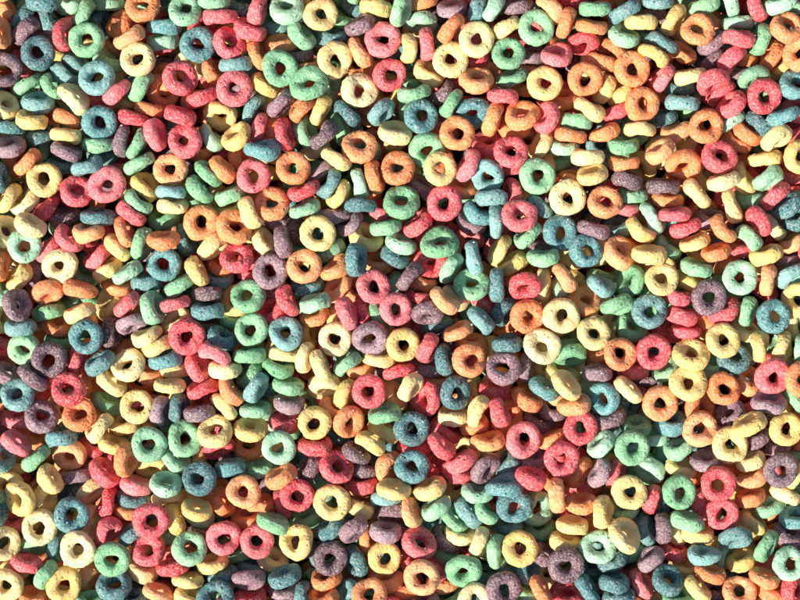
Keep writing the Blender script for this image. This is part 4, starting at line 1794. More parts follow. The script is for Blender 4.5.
-340.8 72.8 -35.2 0.23 0.79 3
-135.5 -149.4 -41.5 0.07 0.84 0
-13.5 213.9 -44.7 -0.46 0.07 1
-332.9 109.3 -34.1 -0.45 0.72 2
267.7 252.8 -44.1 -0.93 0.01 0
-386.2 -112.7 -42.5 0.45 0.49 3
-174.8 -362.4 -42.8 -0.56 -0.23 1
117.0 -372.5 -33.5 -0.29 0.96 3
-179.1 7.2 -41.9 -0.40 0.07 5
421.5 339.4 -39.0 -0.45 0.05 2
140.5 -248.3 -37.0 0.26 0.65 1
-379.3 74.3 -45.5 -0.14 0.18 1
-234.8 65.5 -32.3 0.46 -0.66 0
334.2 56.7 -36.8 0.43 0.07 4
-130.7 225.5 -38.4 0.56 -0.55 2
83.2 403.3 -48.8 0.97 -0.16 1
200.0 -140.7 -32.7 0.95 -0.23 1
-137.1 -85.9 -39.6 0.14 0.85 4
242.7 357.4 -44.2 0.67 -0.61 1
-368.5 -191.9 -28.2 -0.54 0.78 0
-266.6 145.0 -41.6 -0.67 0.21 4
164.4 -323.6 -38.6 0.12 -0.35 2
-27.6 277.9 -35.6 0.96 -0.12 3
-424.7 127.7 -38.9 -0.34 -0.92 1
-259.0 -309.6 -42.3 -0.45 -0.79 3
189.4 85.9 -34.3 -0.72 0.30 5
-15.8 -156.5 -32.4 -0.23 -0.44 4
-46.5 -101.7 -38.6 0.51 -0.74 0
152.7 178.3 -30.4 0.07 -0.16 0
354.1 -230.3 -37.8 0.69 0.56 1
-224.7 -77.4 -38.1 -0.61 0.26 4
175.1 -160.7 -35.4 0.10 0.08 2
-85.6 151.7 -41.4 0.29 -0.96 1
239.2 306.1 -30.4 -0.89 0.40 1
-330.3 314.7 -52.8 -0.10 0.40 1
-231.4 -373.5 -40.6 0.03 0.35 3
-92.1 314.5 -41.8 -0.46 0.60 3
282.6 -251.7 -45.6 0.06 -0.05 5
-367.1 153.1 -33.1 -0.68 0.44 3
356.2 378.9 -41.8 0.79 0.43 0
-225.7 175.1 -32.2 0.85 -0.01 4
-323.2 -227.7 -42.5 -0.44 0.12 1
303.5 252.7 -46.2 0.10 0.79 4
-294.9 37.9 -42.4 0.77 -0.51 0
285.4 -1.9 -34.7 -0.12 -0.15 3
180.7 -397.5 -41.4 -0.11 -0.57 4
231.1 -397.0 -46.0 0.19 0.05 3
92.1 -120.8 -33.3 -0.44 0.37 2
231.8 -202.7 -35.2 -0.23 -0.16 4
18.8 -252.7 -41.1 0.13 -0.29 4
-83.7 -146.6 -34.8 0.59 0.62 3
-103.7 219.9 -39.4 0.16 -0.70 0
-331.2 -388.0 -41.5 0.05 -0.02 3
-154.1 240.9 -31.1 -0.91 -0.19 4
328.7 -163.2 -42.6 0.27 -0.52 3
346.5 -256.4 -46.7 -0.06 -0.60 1
-71.8 230.1 -41.9 0.56 0.18 3
367.3 247.6 -45.1 -0.72 0.52 1
121.7 -131.3 -46.2 0.51 -0.79 5
195.4 -336.5 -43.3 -0.08 0.76 0
-328.1 381.7 -40.0 -0.66 0.56 0
-156.2 317.8 -39.6 -0.05 -0.29 2
-90.8 190.9 -40.6 0.49 0.32 0
17.9 352.5 -36.8 -0.70 -0.72 1
99.9 -85.2 -40.4 0.55 -0.15 1
69.3 -245.4 -35.7 -0.68 0.07 2
-285.4 -158.7 -38.3 0.27 0.80 2
-34.0 205.7 -27.0 0.54 0.78 2
312.8 128.7 -29.7 0.06 0.23 1
254.7 -310.5 -40.1 0.18 -0.05 0
-202.2 38.0 -42.0 0.90 0.17 2
-390.8 -5.7 -44.0 -0.41 0.28 2
240.7 -42.0 -40.0 -0.09 0.56 2
-251.0 -160.1 -33.4 0.50 -0.52 4
284.6 -67.0 -40.8 0.41 0.37 1
36.4 113.4 -37.5 -0.26 0.35 3
88.4 -184.0 -34.9 -0.72 0.61 0
-182.2 342.3 -36.9 -0.41 -0.51 2
-141.8 -358.1 -41.3 0.08 0.63 2
-206.6 -246.5 -41.6 -0.07 0.30 0
-188.5 60.6 -32.4 0.40 0.57 3
-240.0 197.2 -41.9 0.61 0.35 5
-338.9 -335.3 -37.4 -0.60 0.26 3
145.2 37.0 -38.5 -0.29 0.31 0
-97.7 -107.0 -41.8 0.50 -0.20 3
-401.9 -243.5 -38.9 0.58 -0.68 3
-416.3 -292.7 -43.7 -0.61 -0.30 4
412.1 -296.7 -43.8 -0.27 -0.90 5
-68.5 25.9 -33.8 0.55 -0.76 3
274.9 -159.5 -33.9 0.74 -0.06 4
186.8 332.7 -40.4 -0.22 -0.11 1
233.1 208.8 -46.5 -0.21 0.14 0
307.6 51.4 -38.8 0.37 0.28 1
402.8 -73.7 -48.3 -0.28 -0.12 2
332.0 167.7 -36.5 0.25 -0.17 5
-32.6 -123.5 -37.2 -0.37 0.07 0
216.8 106.2 -34.6 0.11 -0.27 2
213.0 266.5 -35.1 -0.21 -0.33 0
336.1 30.5 -33.4 -0.02 -0.82 0
-213.7 -205.6 -37.5 0.49 -0.51 1
-196.0 -76.4 -38.1 0.77 -0.37 1
-242.5 341.6 -49.4 -0.26 -0.17 2
-312.0 -53.9 -30.7 -0.77 -0.47 0
96.8 104.8 -32.3 0.88 0.38 5
156.9 295.9 -36.9 0.49 0.40 1
-289.1 -124.9 -38.5 0.04 0.54 1
375.3 -62.4 -35.6 0.23 -0.93 2
-29.0 365.3 -38.9 0.36 -0.15 2
-229.1 -123.4 -37.9 0.78 -0.02 4
-349.4 -228.8 -29.0 0.61 -0.66 5
-47.3 -314.0 -43.2 0.50 0.03 1
204.0 -58.2 -41.8 -0.14 0.98 2
185.5 194.2 -36.7 0.56 0.45 2
-230.5 -46.2 -35.7 -0.97 0.14 2
-219.6 -313.7 -41.9 -0.02 -0.10 1
283.2 125.6 -28.7 -0.78 0.39 0
-150.7 -109.4 -32.4 -0.39 0.80 4
113.4 -262.7 -44.7 -0.06 -0.64 2
-217.8 -177.5 -44.1 -0.16 0.05 4
355.9 -143.5 -35.6 0.19 0.10 3
12.6 -185.7 -33.1 -0.03 -0.14 3
134.4 -26.2 -28.4 0.72 0.54 0
-77.9 -37.7 -34.6 -0.99 0.09 2
206.4 159.5 -36.7 -0.04 0.03 4
-66.2 -284.1 -39.7 0.12 0.20 1
324.2 8.7 -29.4 -0.44 -0.28 3
141.7 -53.7 -41.2 0.55 -0.78 1
341.1 -321.4 -47.1 -0.36 -0.78 3
-176.5 -252.2 -43.4 0.67 -0.54 3
160.0 394.4 -39.2 0.07 -0.34 4
397.9 -103.1 -35.1 0.70 0.19 1
380.6 141.9 -33.8 0.02 -0.99 2
-431.0 20.3 -46.8 0.42 -0.71 3
-184.8 227.6 -36.3 -0.27 0.20 2
-139.5 -226.8 -42.7 -0.24 -0.40 5
19.0 42.8 -37.0 -0.43 -0.61 0
-270.6 256.1 -25.4 0.45 -0.82 2
-367.3 106.6 -37.9 0.12 -0.46 1
22.8 -96.0 -40.8 0.19 0.07 2
-235.2 383.0 -44.9 0.71 0.37 2
180.7 165.1 -45.1 0.59 -0.64 5
-99.1 31.3 -37.3 0.10 0.36 1
420.7 223.2 -45.0 0.73 0.29 0
245.7 79.6 -38.7 -0.59 -0.63 1
16.6 397.5 -45.5 0.67 -0.62 3
-178.3 -328.9 -46.8 0.13 -0.36 3
-61.2 348.3 -41.0 -0.11 0.15 3
-263.2 179.4 -36.6 -0.93 0.24 0
309.6 -397.9 -38.0 -0.20 0.70 4
-370.6 275.5 -36.2 -0.13 0.63 2
75.0 -13.6 -34.4 -0.82 0.12 3
405.8 -264.3 -49.2 0.32 0.71 0
96.9 -291.1 -38.4 -0.53 0.32 4
156.3 -7.7 -41.9 0.60 -0.11 1
316.8 -256.7 -36.9 0.99 -0.11 1
-265.7 -82.0 -45.9 -0.11 -0.04 0
87.1 138.7 -36.7 -0.92 0.01 0
153.8 -303.6 -39.2 0.31 -0.60 0
-150.4 59.0 -44.7 -0.42 -0.78 1
229.8 25.2 -36.9 0.01 -0.90 3
-91.1 282.9 -39.5 -0.04 0.11 4
42.0 166.9 -35.3 0.37 0.88 1
130.0 161.4 -37.7 0.26 0.46 1
-35.6 75.1 -42.2 -0.29 -0.79 3
307.2 -314.0 -49.8 -0.40 -0.18 2
-0.3 -127.5 -42.8 0.09 0.93 4
162.1 112.1 -33.0 -0.39 0.87 0
209.0 -172.5 -35.4 -0.02 -0.59 1
-27.6 330.7 -44.1 0.14 0.23 1
-397.6 157.6 -45.4 -0.39 0.09 3
179.5 137.7 -47.5 -0.15 0.75 5
-268.7 -247.6 -38.2 0.08 0.05 1
354.5 314.4 -47.6 -0.17 -0.65 2
-80.3 -177.2 -43.8 0.09 -0.02 0
45.2 48.4 -40.6 -0.30 -0.24 1
268.9 220.3 -43.4 0.10 -0.56 2
-260.2 395.2 -44.6 -0.84 0.15 3
173.3 -60.4 -38.1 -0.70 -0.41 1
-107.6 -164.0 -29.0 0.38 0.32 4
-2.5 62.1 -40.7 -0.58 0.66 2
127.6 223.1 -26.4 -0.60 0.04 0
435.1 312.5 -47.0 -0.42 -0.23 1
263.4 -340.6 -38.6 0.21 -0.45 1
-332.3 -76.1 -40.1 0.46 -0.83 2
-173.6 -223.3 -42.4 0.35 -0.57 4
-188.4 103.6 -36.3 0.86 -0.40 1
-262.4 -141.6 -33.7 0.36 -0.35 1
6.8 -222.7 -48.9 0.14 0.57 4
266.2 -212.0 -37.5 -1.00 -0.05 4
213.3 301.5 -40.2 -0.71 -0.29 1
-290.5 166.5 -37.6 0.08 0.94 2
-90.0 101.0 -35.2 0.81 0.57 0
-395.6 -184.8 -45.8 -0.26 0.73 2
125.4 -103.2 -39.1 -0.14 -0.62 0
-75.4 -94.7 -43.3 0.73 0.17 2
-168.9 -82.8 -41.7 -0.63 0.18 4
213.7 355.4 -45.0 0.86 0.50 4
47.7 296.7 -41.2 -0.18 -0.22 4
-109.4 -309.4 -42.7 -0.16 0.38 2
-277.0 84.2 -32.3 -0.38 -0.92 5
245.9 134.9 -31.9 -0.66 -0.53 1
-119.7 -49.6 -27.4 -0.32 -0.03 1
252.3 -381.0 -35.2 -0.04 -0.06 4
-124.0 327.5 -40.3 0.91 -0.03 4
28.6 -395.7 -38.7 0.37 0.69 5
-52.2 -161.6 -38.9 0.26 0.13 0
-290.7 -184.4 -36.7 -0.51 0.57 2
-123.7 200.8 -33.2 -0.14 -0.31 1
-364.8 18.0 -45.1 0.30 0.18 2
-173.1 366.6 -45.6 -0.83 0.23 1
57.5 -40.3 -38.0 0.47 0.35 5
-36.3 -396.6 -38.1 -0.91 -0.09 4
437.6 -95.9 -46.4 0.79 -0.40 1
273.1 59.5 -39.9 -0.71 -0.42 0
-21.0 -231.3 -42.4 -0.64 0.11 1
88.4 191.0 -33.4 -0.95 -0.06 2
-380.9 -156.2 -45.4 -0.35 -0.47 4
-73.9 -259.2 -33.6 -0.15 0.38 4
120.8 -298.1 -49.5 0.43 -0.31 2
69.1 271.9 -26.4 -0.03 0.03 2
351.2 -18.0 -42.5 0.20 0.07 2
337.0 247.1 -45.6 0.32 -0.16 3
-132.2 31.4 -46.0 -0.56 -0.58 2
112.5 -197.3 -31.0 0.15 -0.10 2
407.8 18.3 -43.3 0.72 -0.02 3
205.4 19.0 -31.1 -0.42 -0.83 3
293.5 198.7 -34.7 -0.83 0.46 3
121.4 264.8 -34.0 0.13 -0.92 2
212.4 -374.8 -43.5 -0.67 0.37 0
-170.7 -26.5 -48.7 0.32 -0.40 5
37.9 -299.3 -44.6 -0.67 -0.51 4
214.9 231.5 -34.3 -0.43 -0.43 1
-297.4 -401.4 -44.6 -0.59 0.17 0
60.3 -190.6 -32.2 -0.38 0.70 1
-246.1 -204.8 -35.5 0.22 0.03 4
-215.4 286.0 -35.5 -0.64 0.28 3
-289.4 -372.6 -41.4 0.01 0.62 1
379.7 -137.2 -47.6 -0.87 0.08 0
81.5 22.0 -37.3 0.59 -0.21 1
376.4 -39.0 -38.6 0.16 -0.19 3
166.7 -356.9 -41.5 0.82 -0.29 0
-389.8 -333.8 -44.1 -0.35 -0.01 4
-165.2 401.4 -45.7 0.02 -0.12 1
-74.6 -235.4 -35.1 -0.09 -0.96 0
-290.0 -315.2 -37.4 0.35 0.18 1
244.9 -233.1 -45.7 -0.14 -0.30 5
-320.0 -354.6 -44.9 0.20 -0.02 2
-151.5 6.0 -48.3 -0.01 -0.00 5
367.5 165.1 -36.9 -0.19 -0.19 3
-383.0 207.4 -40.1 0.77 0.02 4
-164.3 274.9 -32.9 -0.18 -0.26 1
100.8 -340.8 -39.9 0.06 -0.24 4
289.1 -204.4 -34.3 0.38 0.85 4
-134.0 402.4 -44.3 -0.64 -0.65 1
-319.9 282.0 -45.1 -0.50 0.15 2
-189.4 314.3 -40.9 0.44 0.61 5
-148.4 -335.3 -35.2 0.25 0.34 4
-267.8 322.6 -44.7 0.64 0.38 5
-207.7 -46.9 -29.5 0.74 -0.03 2
281.0 -126.8 -40.6 0.65 0.52 2
191.0 -81.3 -34.0 -0.63 0.69 3
3.1 335.6 -41.0 0.28 0.48 3
196.4 -250.0 -48.3 -0.84 0.17 4
-45.8 -219.8 -35.0 0.59 -0.37 4
27.0 -362.6 -37.9 0.08 -0.59 1
109.2 398.1 -45.2 0.21 0.97 2
231.6 -11.1 -39.8 0.81 -0.20 4
232.8 -143.6 -36.6 -0.19 0.63 4
-299.8 -248.5 -38.5 -0.68 0.42 0
-327.0 -200.9 -39.7 -0.55 0.55 3
-418.6 105.4 -41.5 -0.59 -0.62 1
-40.1 401.4 -46.1 0.31 -0.91 4
333.6 -279.6 -43.2 -0.12 0.98 4
404.8 55.4 -46.4 0.57 0.21 0
26.0 322.7 -47.3 -0.56 0.59 5
242.1 241.4 -41.5 0.28 0.10 5
366.6 125.1 -38.3 0.43 0.79 2
-408.2 -214.3 -41.4 -0.74 -0.17 3
292.2 330.3 -43.0 0.48 0.68 0
125.6 -400.3 -42.0 -0.29 0.18 4
-23.1 -66.8 -39.6 -0.57 0.67 5
-11.6 -261.0 -34.3 0.81 -0.25 4
257.2 -269.0 -33.6 0.96 0.23 2
175.4 -225.7 -33.3 0.77 0.57 2
112.5 -227.2 -43.5 0.06 0.01 0
-282.8 -41.6 -46.9 -0.21 -0.27 5
-399.6 22.5 -37.2 -0.16 -0.88 1
-314.1 248.6 -35.0 -0.16 -0.26 1
-115.3 -279.2 -39.1 0.45 -0.68 4
35.9 -270.8 -40.6 0.29 -0.80 1
137.1 72.5 -38.6 0.10 0.93 2
143.7 -150.5 -40.5 -0.71 -0.12 0
-18.8 -311.4 -43.3 0.41 0.27 3
429.5 -51.4 -45.6 0.13 -0.18 1
-268.4 215.5 -40.6 -0.07 -0.76 4
-2.3 -353.3 -44.4 -0.09 -0.79 0
-183.8 186.7 -37.3 -0.31 -0.03 0
-212.6 239.3 -31.3 -0.13 -0.00 1
92.3 -394.9 -39.3 0.05 -0.04 4
-151.7 115.2 -37.6 0.21 -0.60 1
11.9 -158.7 -42.8 -0.07 -0.10 1
394.5 80.1 -40.1 0.17 0.83 1
252.3 -71.2 -41.5 0.06 -0.01 5
-118.9 -367.9 -45.8 -0.40 0.79 2
-62.6 105.7 -39.4 -0.42 0.53 3
-85.4 399.9 -40.2 0.22 -0.85 4
304.3 -44.7 -41.6 -0.08 0.54 0
-238.2 -2.1 -28.9 -0.17 -0.54 5
-246.5 -403.6 -44.4 0.13 -0.57 3
265.3 150.3 -30.9 -0.45 0.08 1
177.1 44.6 -25.8 -0.25 -0.85 1
-248.1 300.4 -34.5 0.70 0.41 2
258.0 -64.3 -54.2 0.08 0.02 4
-191.8 190.1 -52.5 -0.04 -0.12 2
216.5 180.3 -52.6 0.23 0.11 0
257.3 -123.3 -63.5 0.10 0.21 4
121.9 -54.8 -60.3 0.09 -0.12 4
-339.5 206.5 -58.3 0.30 -0.41 3
303.7 96.4 -58.4 -0.47 0.74 2
421.6 54.3 -63.5 -0.15 0.20 2
-124.6 -345.1 -66.1 -0.19 -0.13 2
142.9 -278.2 -67.4 0.61 0.79 1
-41.3 240.0 -57.2 -0.57 0.33 5
-122.6 -50.9 -53.3 0.78 0.63 3
148.3 369.9 -57.3 0.00 0.25 5
-364.4 -46.0 -56.6 0.33 0.04 2
-157.5 160.4 -58.9 0.51 0.64 3
-400.7 258.4 -56.0 -0.15 -0.68 2
-402.0 7.5 -61.6 -0.08 -0.12 3
-174.9 -237.6 -67.8 0.78 0.21 3
188.5 27.1 -57.8 -0.59 -0.39 5
-89.2 129.2 -54.5 0.73 -0.56 4
202.6 -299.9 -62.6 0.30 -0.89 1
-151.2 -314.7 -61.6 -0.39 0.78 2
-69.9 -257.2 -56.7 0.53 0.22 2
-33.2 -294.8 -60.0 -0.04 -0.07 2
-174.0 265.1 -55.0 -0.22 0.20 3
-200.4 -215.5 -60.2 -0.84 0.31 4
-265.2 283.3 -53.2 0.24 0.56 0
-14.1 3.0 -62.2 -0.43 0.38 1
276.1 -185.7 -58.4 -0.67 0.72 0
264.0 -153.6 -54.9 -0.80 0.57 3
389.1 -258.3 -60.0 0.80 0.04 4
-396.8 -298.2 -55.4 -0.38 0.20 1
57.4 -130.2 -57.0 0.76 -0.40 2
-211.4 161.8 -51.4 -0.18 0.79 3
413.6 -167.5 -66.4 0.76 -0.03 0
-221.9 109.9 -50.9 -0.33 -0.85 1
-298.8 -313.7 -55.2 0.83 0.05 0
-93.4 -224.0 -58.8 -0.48 0.32 3
-249.7 -51.5 -63.1 -0.30 -0.03 1
154.8 -133.3 -61.3 -0.86 -0.48 3
4.8 130.8 -58.6 -0.34 -0.50 1
-69.4 -366.4 -56.4 0.24 -0.43 3
407.3 -66.0 -61.5 -0.26 0.18 3
-97.6 50.6 -56.7 -0.35 -0.70 3
-275.8 -81.5 -58.7 0.14 -0.03 4
3.0 -24.4 -54.7 -0.98 0.01 0
245.3 -182.2 -64.0 -0.02 -0.17 2
94.9 -187.6 -55.7 -0.26 0.06 1
-400.3 -367.1 -57.3 -0.10 0.63 1
111.2 -291.3 -65.6 0.78 -0.52 3
246.5 201.1 -62.3 -0.79 0.35 0
155.9 -212.7 -58.1 -0.84 0.24 4
83.0 307.6 -64.3 0.76 -0.64 1
-353.6 375.0 -62.3 -0.08 0.20 0
415.7 -200.3 -64.7 -0.35 0.64 5
206.5 -55.3 -64.4 0.03 -0.34 4
-188.3 359.1 -63.4 0.93 0.19 1
298.3 332.8 -62.5 -0.19 -0.02 0
196.3 162.2 -64.9 -0.42 0.35 4
-86.6 201.0 -60.8 0.37 0.21 2
-201.1 311.7 -59.2 -0.04 0.32 1
-69.4 267.4 -63.5 0.18 0.23 1
-110.5 -160.3 -55.0 0.22 0.91 3
-282.1 371.0 -55.2 0.18 -0.09 4
-342.7 -217.7 -57.1 0.81 0.07 1
294.0 149.1 -54.1 -0.51 0.59 2
-58.9 78.4 -64.5 -0.97 0.21 1
302.4 62.5 -59.8 0.17 0.46 5
-379.7 -117.7 -63.3 0.25 0.01 1
238.7 54.2 -59.5 0.03 -0.01 2
25.0 239.3 -51.3 -0.77 0.44 0
-106.7 -82.6 -57.7 0.84 0.55 2
281.9 -213.8 -59.4 -0.14 -0.11 3
186.0 -27.9 -63.7 0.44 0.01 0
-370.4 -201.0 -57.9 -0.82 -0.06 1
-236.4 268.1 -57.7 -0.62 -0.35 1
238.8 300.3 -60.0 0.12 0.84 0
111.2 218.2 -54.9 -0.78 0.35 3
298.0 -61.5 -56.8 -0.52 -0.28 1
-193.2 -290.7 -56.6 -0.89 0.02 3
25.7 139.0 -56.8 -0.73 -0.39 3
-371.1 -9.6 -54.3 -0.33 0.17 5
-134.1 52.5 -56.4 -0.77 -0.18 4
103.8 161.8 -53.2 -0.29 0.78 2
66.9 -366.0 -62.0 0.35 -0.19 0
-375.5 -84.2 -55.2 -0.15 -0.11 1
-278.5 -239.9 -59.2 -0.68 -0.11 0
139.2 -112.5 -67.3 0.74 -0.43 4
-298.4 147.2 -64.1 0.65 0.63 5
222.0 -33.0 -52.1 0.76 0.02 1
355.8 34.2 -58.5 -0.65 0.69 1
-307.9 -24.1 -69.2 -0.15 0.51 1
-390.2 84.1 -63.5 0.37 0.22 1
383.5 300.3 -64.7 -0.65 -0.74 2
70.1 -221.5 -56.0 -0.68 0.29 2
-332.9 -48.5 -54.5 0.47 0.68 2
-20.2 90.1 -57.0 0.39 0.22 0
-161.1 -0.0 -60.2 0.13 0.06 1
-115.8 200.7 -60.0 0.57 -0.21 0
-217.2 -118.3 -58.2 0.03 -0.17 1
-427.1 -168.2 -57.4 0.15 0.72 2
-237.8 -158.1 -63.4 -0.04 0.87 5
363.6 -202.1 -58.7 0.10 0.11 1
100.5 31.8 -62.8 -0.35 -0.32 1
150.7 -310.3 -61.1 0.31 -0.65 4
32.9 -102.0 -62.3 -0.56 -0.36 5
277.5 175.4 -59.9 0.50 0.46 0
-250.4 117.4 -52.1 0.95 0.19 3
-231.5 -212.1 -61.2 0.43 -0.84 3
212.0 -159.8 -54.4 -0.97 -0.09 1
-329.5 -264.8 -58.2 -0.22 -0.97 1
-289.0 -138.6 -63.0 0.07 0.29 4
-126.0 -218.4 -59.6 0.17 0.10 4
145.5 -160.1 -61.0 -0.79 0.20 5
-39.8 349.3 -61.1 0.72 -0.68 0
-362.4 49.8 -64.9 -0.62 -0.40 3
-88.0 -286.7 -54.8 -0.22 -0.06 0
349.0 58.4 -55.4 -0.07 0.22 5
42.8 54.8 -59.2 -0.25 0.22 3
-147.2 317.1 -63.2 0.02 -0.37 0
83.2 -26.4 -64.0 -0.83 -0.11 1
-128.0 12.9 -64.2 0.04 0.30 5
-305.3 -200.3 -64.2 -0.17 0.64 0
94.8 91.5 -63.3 -0.92 -0.19 4
-51.3 -48.6 -57.1 0.75 -0.30 0
290.9 262.4 -61.6 0.51 -0.61 2
-222.1 1.4 -59.0 -0.59 -0.49 3
-387.1 46.9 -53.6 0.27 0.45 0
-379.4 149.4 -62.0 0.41 -0.66 4
-405.0 -122.2 -56.8 -0.83 0.23 2
228.6 100.8 -55.2 -0.56 -0.35 3
-289.8 -264.7 -51.8 -0.16 -0.17 3
-262.6 -335.9 -65.8 -0.03 0.63 1
-343.6 301.1 -64.3 -0.11 0.70 4
209.5 -270.3 -61.6 0.78 -0.40 0
28.8 -18.1 -60.2 0.08 -0.10 5
275.4 -33.0 -60.5 0.37 0.81 3
169.8 -242.7 -56.3 -0.38 0.92 2
-114.9 -385.2 -65.2 0.69 0.00 3
-129.7 290.9 -59.4 -0.01 -0.16 0
338.0 110.9 -61.1 0.29 -0.19 1
206.7 -236.1 -58.8 -0.79 -0.04 3
-193.9 129.2 -55.7 -0.79 -0.50 4
54.8 124.9 -61.5 0.10 0.99 1
-47.0 -106.9 -61.5 0.42 -0.13 4
-276.9 -120.8 -56.4 0.04 0.51 2
292.6 -301.4 -61.9 0.16 -0.40 4
-206.3 -48.2 -58.1 0.22 0.84 1
116.0 -320.5 -55.9 0.38 0.88 4
-28.9 -125.2 -58.3 -0.86 0.47 1
395.1 -17.2 -59.5 -0.23 -0.26 2
241.1 386.2 -56.8 -0.20 0.07 0
352.0 -151.9 -60.1 0.16 0.18 4
67.7 195.5 -60.4 -0.21 0.55 2
43.3 351.0 -59.1 -0.48 -0.35 1
-285.0 312.8 -55.3 0.68 -0.58 3
349.7 6.9 -55.0 0.60 -0.71 3
8.9 50.0 -59.0 0.58 -0.60 0
317.1 -99.1 -61.6 -0.97 -0.18 2
-309.2 66.3 -53.4 0.92 -0.00 3
-262.4 17.9 -50.7 -0.32 0.15 4
271.7 -252.6 -67.4 0.38 -0.82 5
-200.4 -155.9 -60.1 -0.41 -0.86 3
324.0 319.5 -66.1 -0.59 0.51 1
-154.7 -104.2 -52.9 0.08 -0.06 5
257.2 76.0 -66.3 0.74 0.66 1
-21.3 -261.9 -62.5 -0.60 0.32 0
-260.7 -175.3 -60.9 -0.97 -0.04 2
383.2 -116.6 -56.8 -0.61 -0.53 0
-31.9 -201.2 -64.9 -0.06 -0.09 1
-257.4 67.9 -53.2 0.08 -0.06 4
359.8 -242.8 -60.2 0.12 0.03 2
272.8 222.1 -58.5 0.14 -0.62 3
328.3 -70.0 -63.4 0.63 0.13 2
150.6 112.3 -61.6 0.42 0.75 5
-48.8 133.6 -56.7 -0.91 0.31 3
335.6 247.5 -60.8 0.23 0.03 2
-332.9 106.1 -52.2 -0.41 0.66 3
368.1 156.8 -58.4 -0.35 -0.43 4
-119.0 259.3 -56.3 -0.10 -0.20 0
-329.0 -100.7 -54.9 -0.38 -0.87 3
15.5 -271.5 -58.8 0.50 0.52 2
1.9 -145.6 -61.7 -0.45 0.43 3
105.6 -378.4 -60.2 0.80 -0.19 0
-238.3 -95.3 -59.3 -0.67 0.36 1
221.0 277.9 -61.0 0.25 -0.01 1
343.1 -273.1 -66.4 -0.08 0.01 0
328.5 -300.6 -64.2 -0.19 0.89 2
-189.8 93.6 -59.2 -0.27 0.39 1
383.0 -165.6 -64.4 -0.10 0.27 1
352.3 -348.7 -61.7 0.28 -0.67 1
-26.4 58.9 -62.7 -0.11 0.06 3
140.1 290.6 -50.8 0.35 0.92 2
-163.7 124.2 -58.5 0.27 0.80 1
44.0 -166.4 -64.4 -0.71 -0.01 0
248.8 -233.6 -58.3 -0.13 -0.29 5
282.6 -89.1 -55.5 0.16 -0.31 3
-354.5 -283.2 -59.1 0.03 0.07 0
-422.6 33.6 -71.2 -0.85 -0.05 5
-63.4 218.6 -60.5 0.15 0.73 0
-238.0 354.0 -63.1 -0.18 0.37 3
-315.5 253.2 -58.1 0.78 -0.52 3
-275.1 -33.2 -59.0 -0.26 -0.05 4
-84.9 337.3 -58.7 0.18 -0.37 1
-212.5 57.0 -57.1 0.54 -0.76 3
76.5 -92.4 -51.1 0.90 0.27 1
-374.7 -255.1 -64.3 -0.35 -0.50 1
-241.2 172.5 -57.7 0.24 -0.45 0
-131.8 92.4 -56.9 0.24 -0.49 5
325.9 -173.9 -59.1 0.19 0.13 0
215.6 1.7 -52.3 0.10 0.22 3
283.9 116.8 -55.7 0.07 -0.34 3
136.2 318.5 -57.1 -0.56 -0.19 2
43.1 -201.9 -57.4 -0.88 -0.43 3
-248.6 377.1 -61.2 0.07 0.94 2
334.7 149.5 -65.7 -0.23 -0.70 0
168.3 -109.5 -61.8 -0.29 -0.10 5
-104.3 -12.0 -55.2 -0.05 0.20 0
-361.8 122.4 -54.8 0.83 0.20 1
-77.2 -191.3 -61.3 -0.05 0.79 0
157.4 -47.5 -66.2 -0.79 0.27 2
42.8 170.5 -56.3 -0.02 -0.09 1
9.1 -208.2 -65.0 0.00 -0.29 4
226.5 146.0 -57.0 -0.36 -0.85 3
114.4 190.1 -59.1 0.09 0.52 1
385.2 102.3 -61.4 -0.20 -0.02 3
-227.0 202.5 -59.7 -0.25 -0.08 5
15.6 78.9 -60.7 0.13 -0.92 3
321.7 -132.9 -61.4 -0.05 -0.40 3
-263.5 192.6 -61.7 -0.15 -0.10 2
-98.5 -42.7 -56.3 -0.78 0.48 2
-372.4 216.8 -57.5 -0.22 -0.32 4
175.3 279.5 -51.3 -0.27 0.83 5
179.3 -153.3 -52.4 0.18 -0.31 1
405.5 227.8 -65.2 -0.12 -0.33 0
-377.3 334.1 -62.1 -0.16 -0.77 4
-183.5 223.1 -56.9 -1.00 0.04 5
215.5 -129.6 -59.1 0.24 -0.65 1
-187.4 61.3 -62.1 -0.85 0.21 4
-400.7 -151.4 -64.6 0.09 -0.80 4
-302.3 -116.8 -68.5 0.49 -0.54 0
-241.9 -373.6 -60.8 -0.61 0.57 3
326.9 204.2 -55.2 -0.17 -0.05 4
242.4 -373.1 -65.5 0.33 0.89 2
-335.5 -312.7 -61.0 0.20 0.45 1
328.7 -218.6 -62.0 -0.69 -0.05 4
-345.9 241.2 -62.0 0.02 -0.16 3
-334.6 64.2 -55.6 -0.55 0.40 5
-92.6 235.6 -56.1 -0.24 -0.18 2
391.0 185.1 -64.9 0.74 -0.62 4
-407.9 220.8 -63.1 0.20 0.14 0
384.0 380.3 -58.2 -0.03 0.11 1
-134.1 -255.8 -61.4 -0.09 0.20 3
-240.8 -272.2 -58.0 0.37 -0.17 1
242.4 333.2 -62.7 -0.73 0.40 1
-328.3 151.7 -59.5 -0.56 0.36 1
8.1 175.6 -56.0 -0.20 0.18 5
45.0 275.9 -60.0 -0.64 0.16 2
201.3 -357.4 -55.6 0.33 -0.62 2
83.4 230.4 -61.6 -0.27 -0.88 4
218.7 238.7 -57.2 0.48 -0.78 0
293.8 24.9 -59.9 -0.41 0.18 3
-145.5 184.2 -53.2 -0.55 0.65 4
-394.7 280.0 -60.9 -0.14 -0.01 4
419.1 -120.6 -62.5 -0.11 -0.44 5
302.8 -274.5 -64.5 -0.00 -0.43 5
-273.6 -309.4 -61.3 0.54 0.18 0
107.0 299.5 -58.9 -0.08 0.17 2
173.6 328.6 -61.0 0.21 -0.57 1
-45.5 315.0 -62.6 -0.65 0.05 3
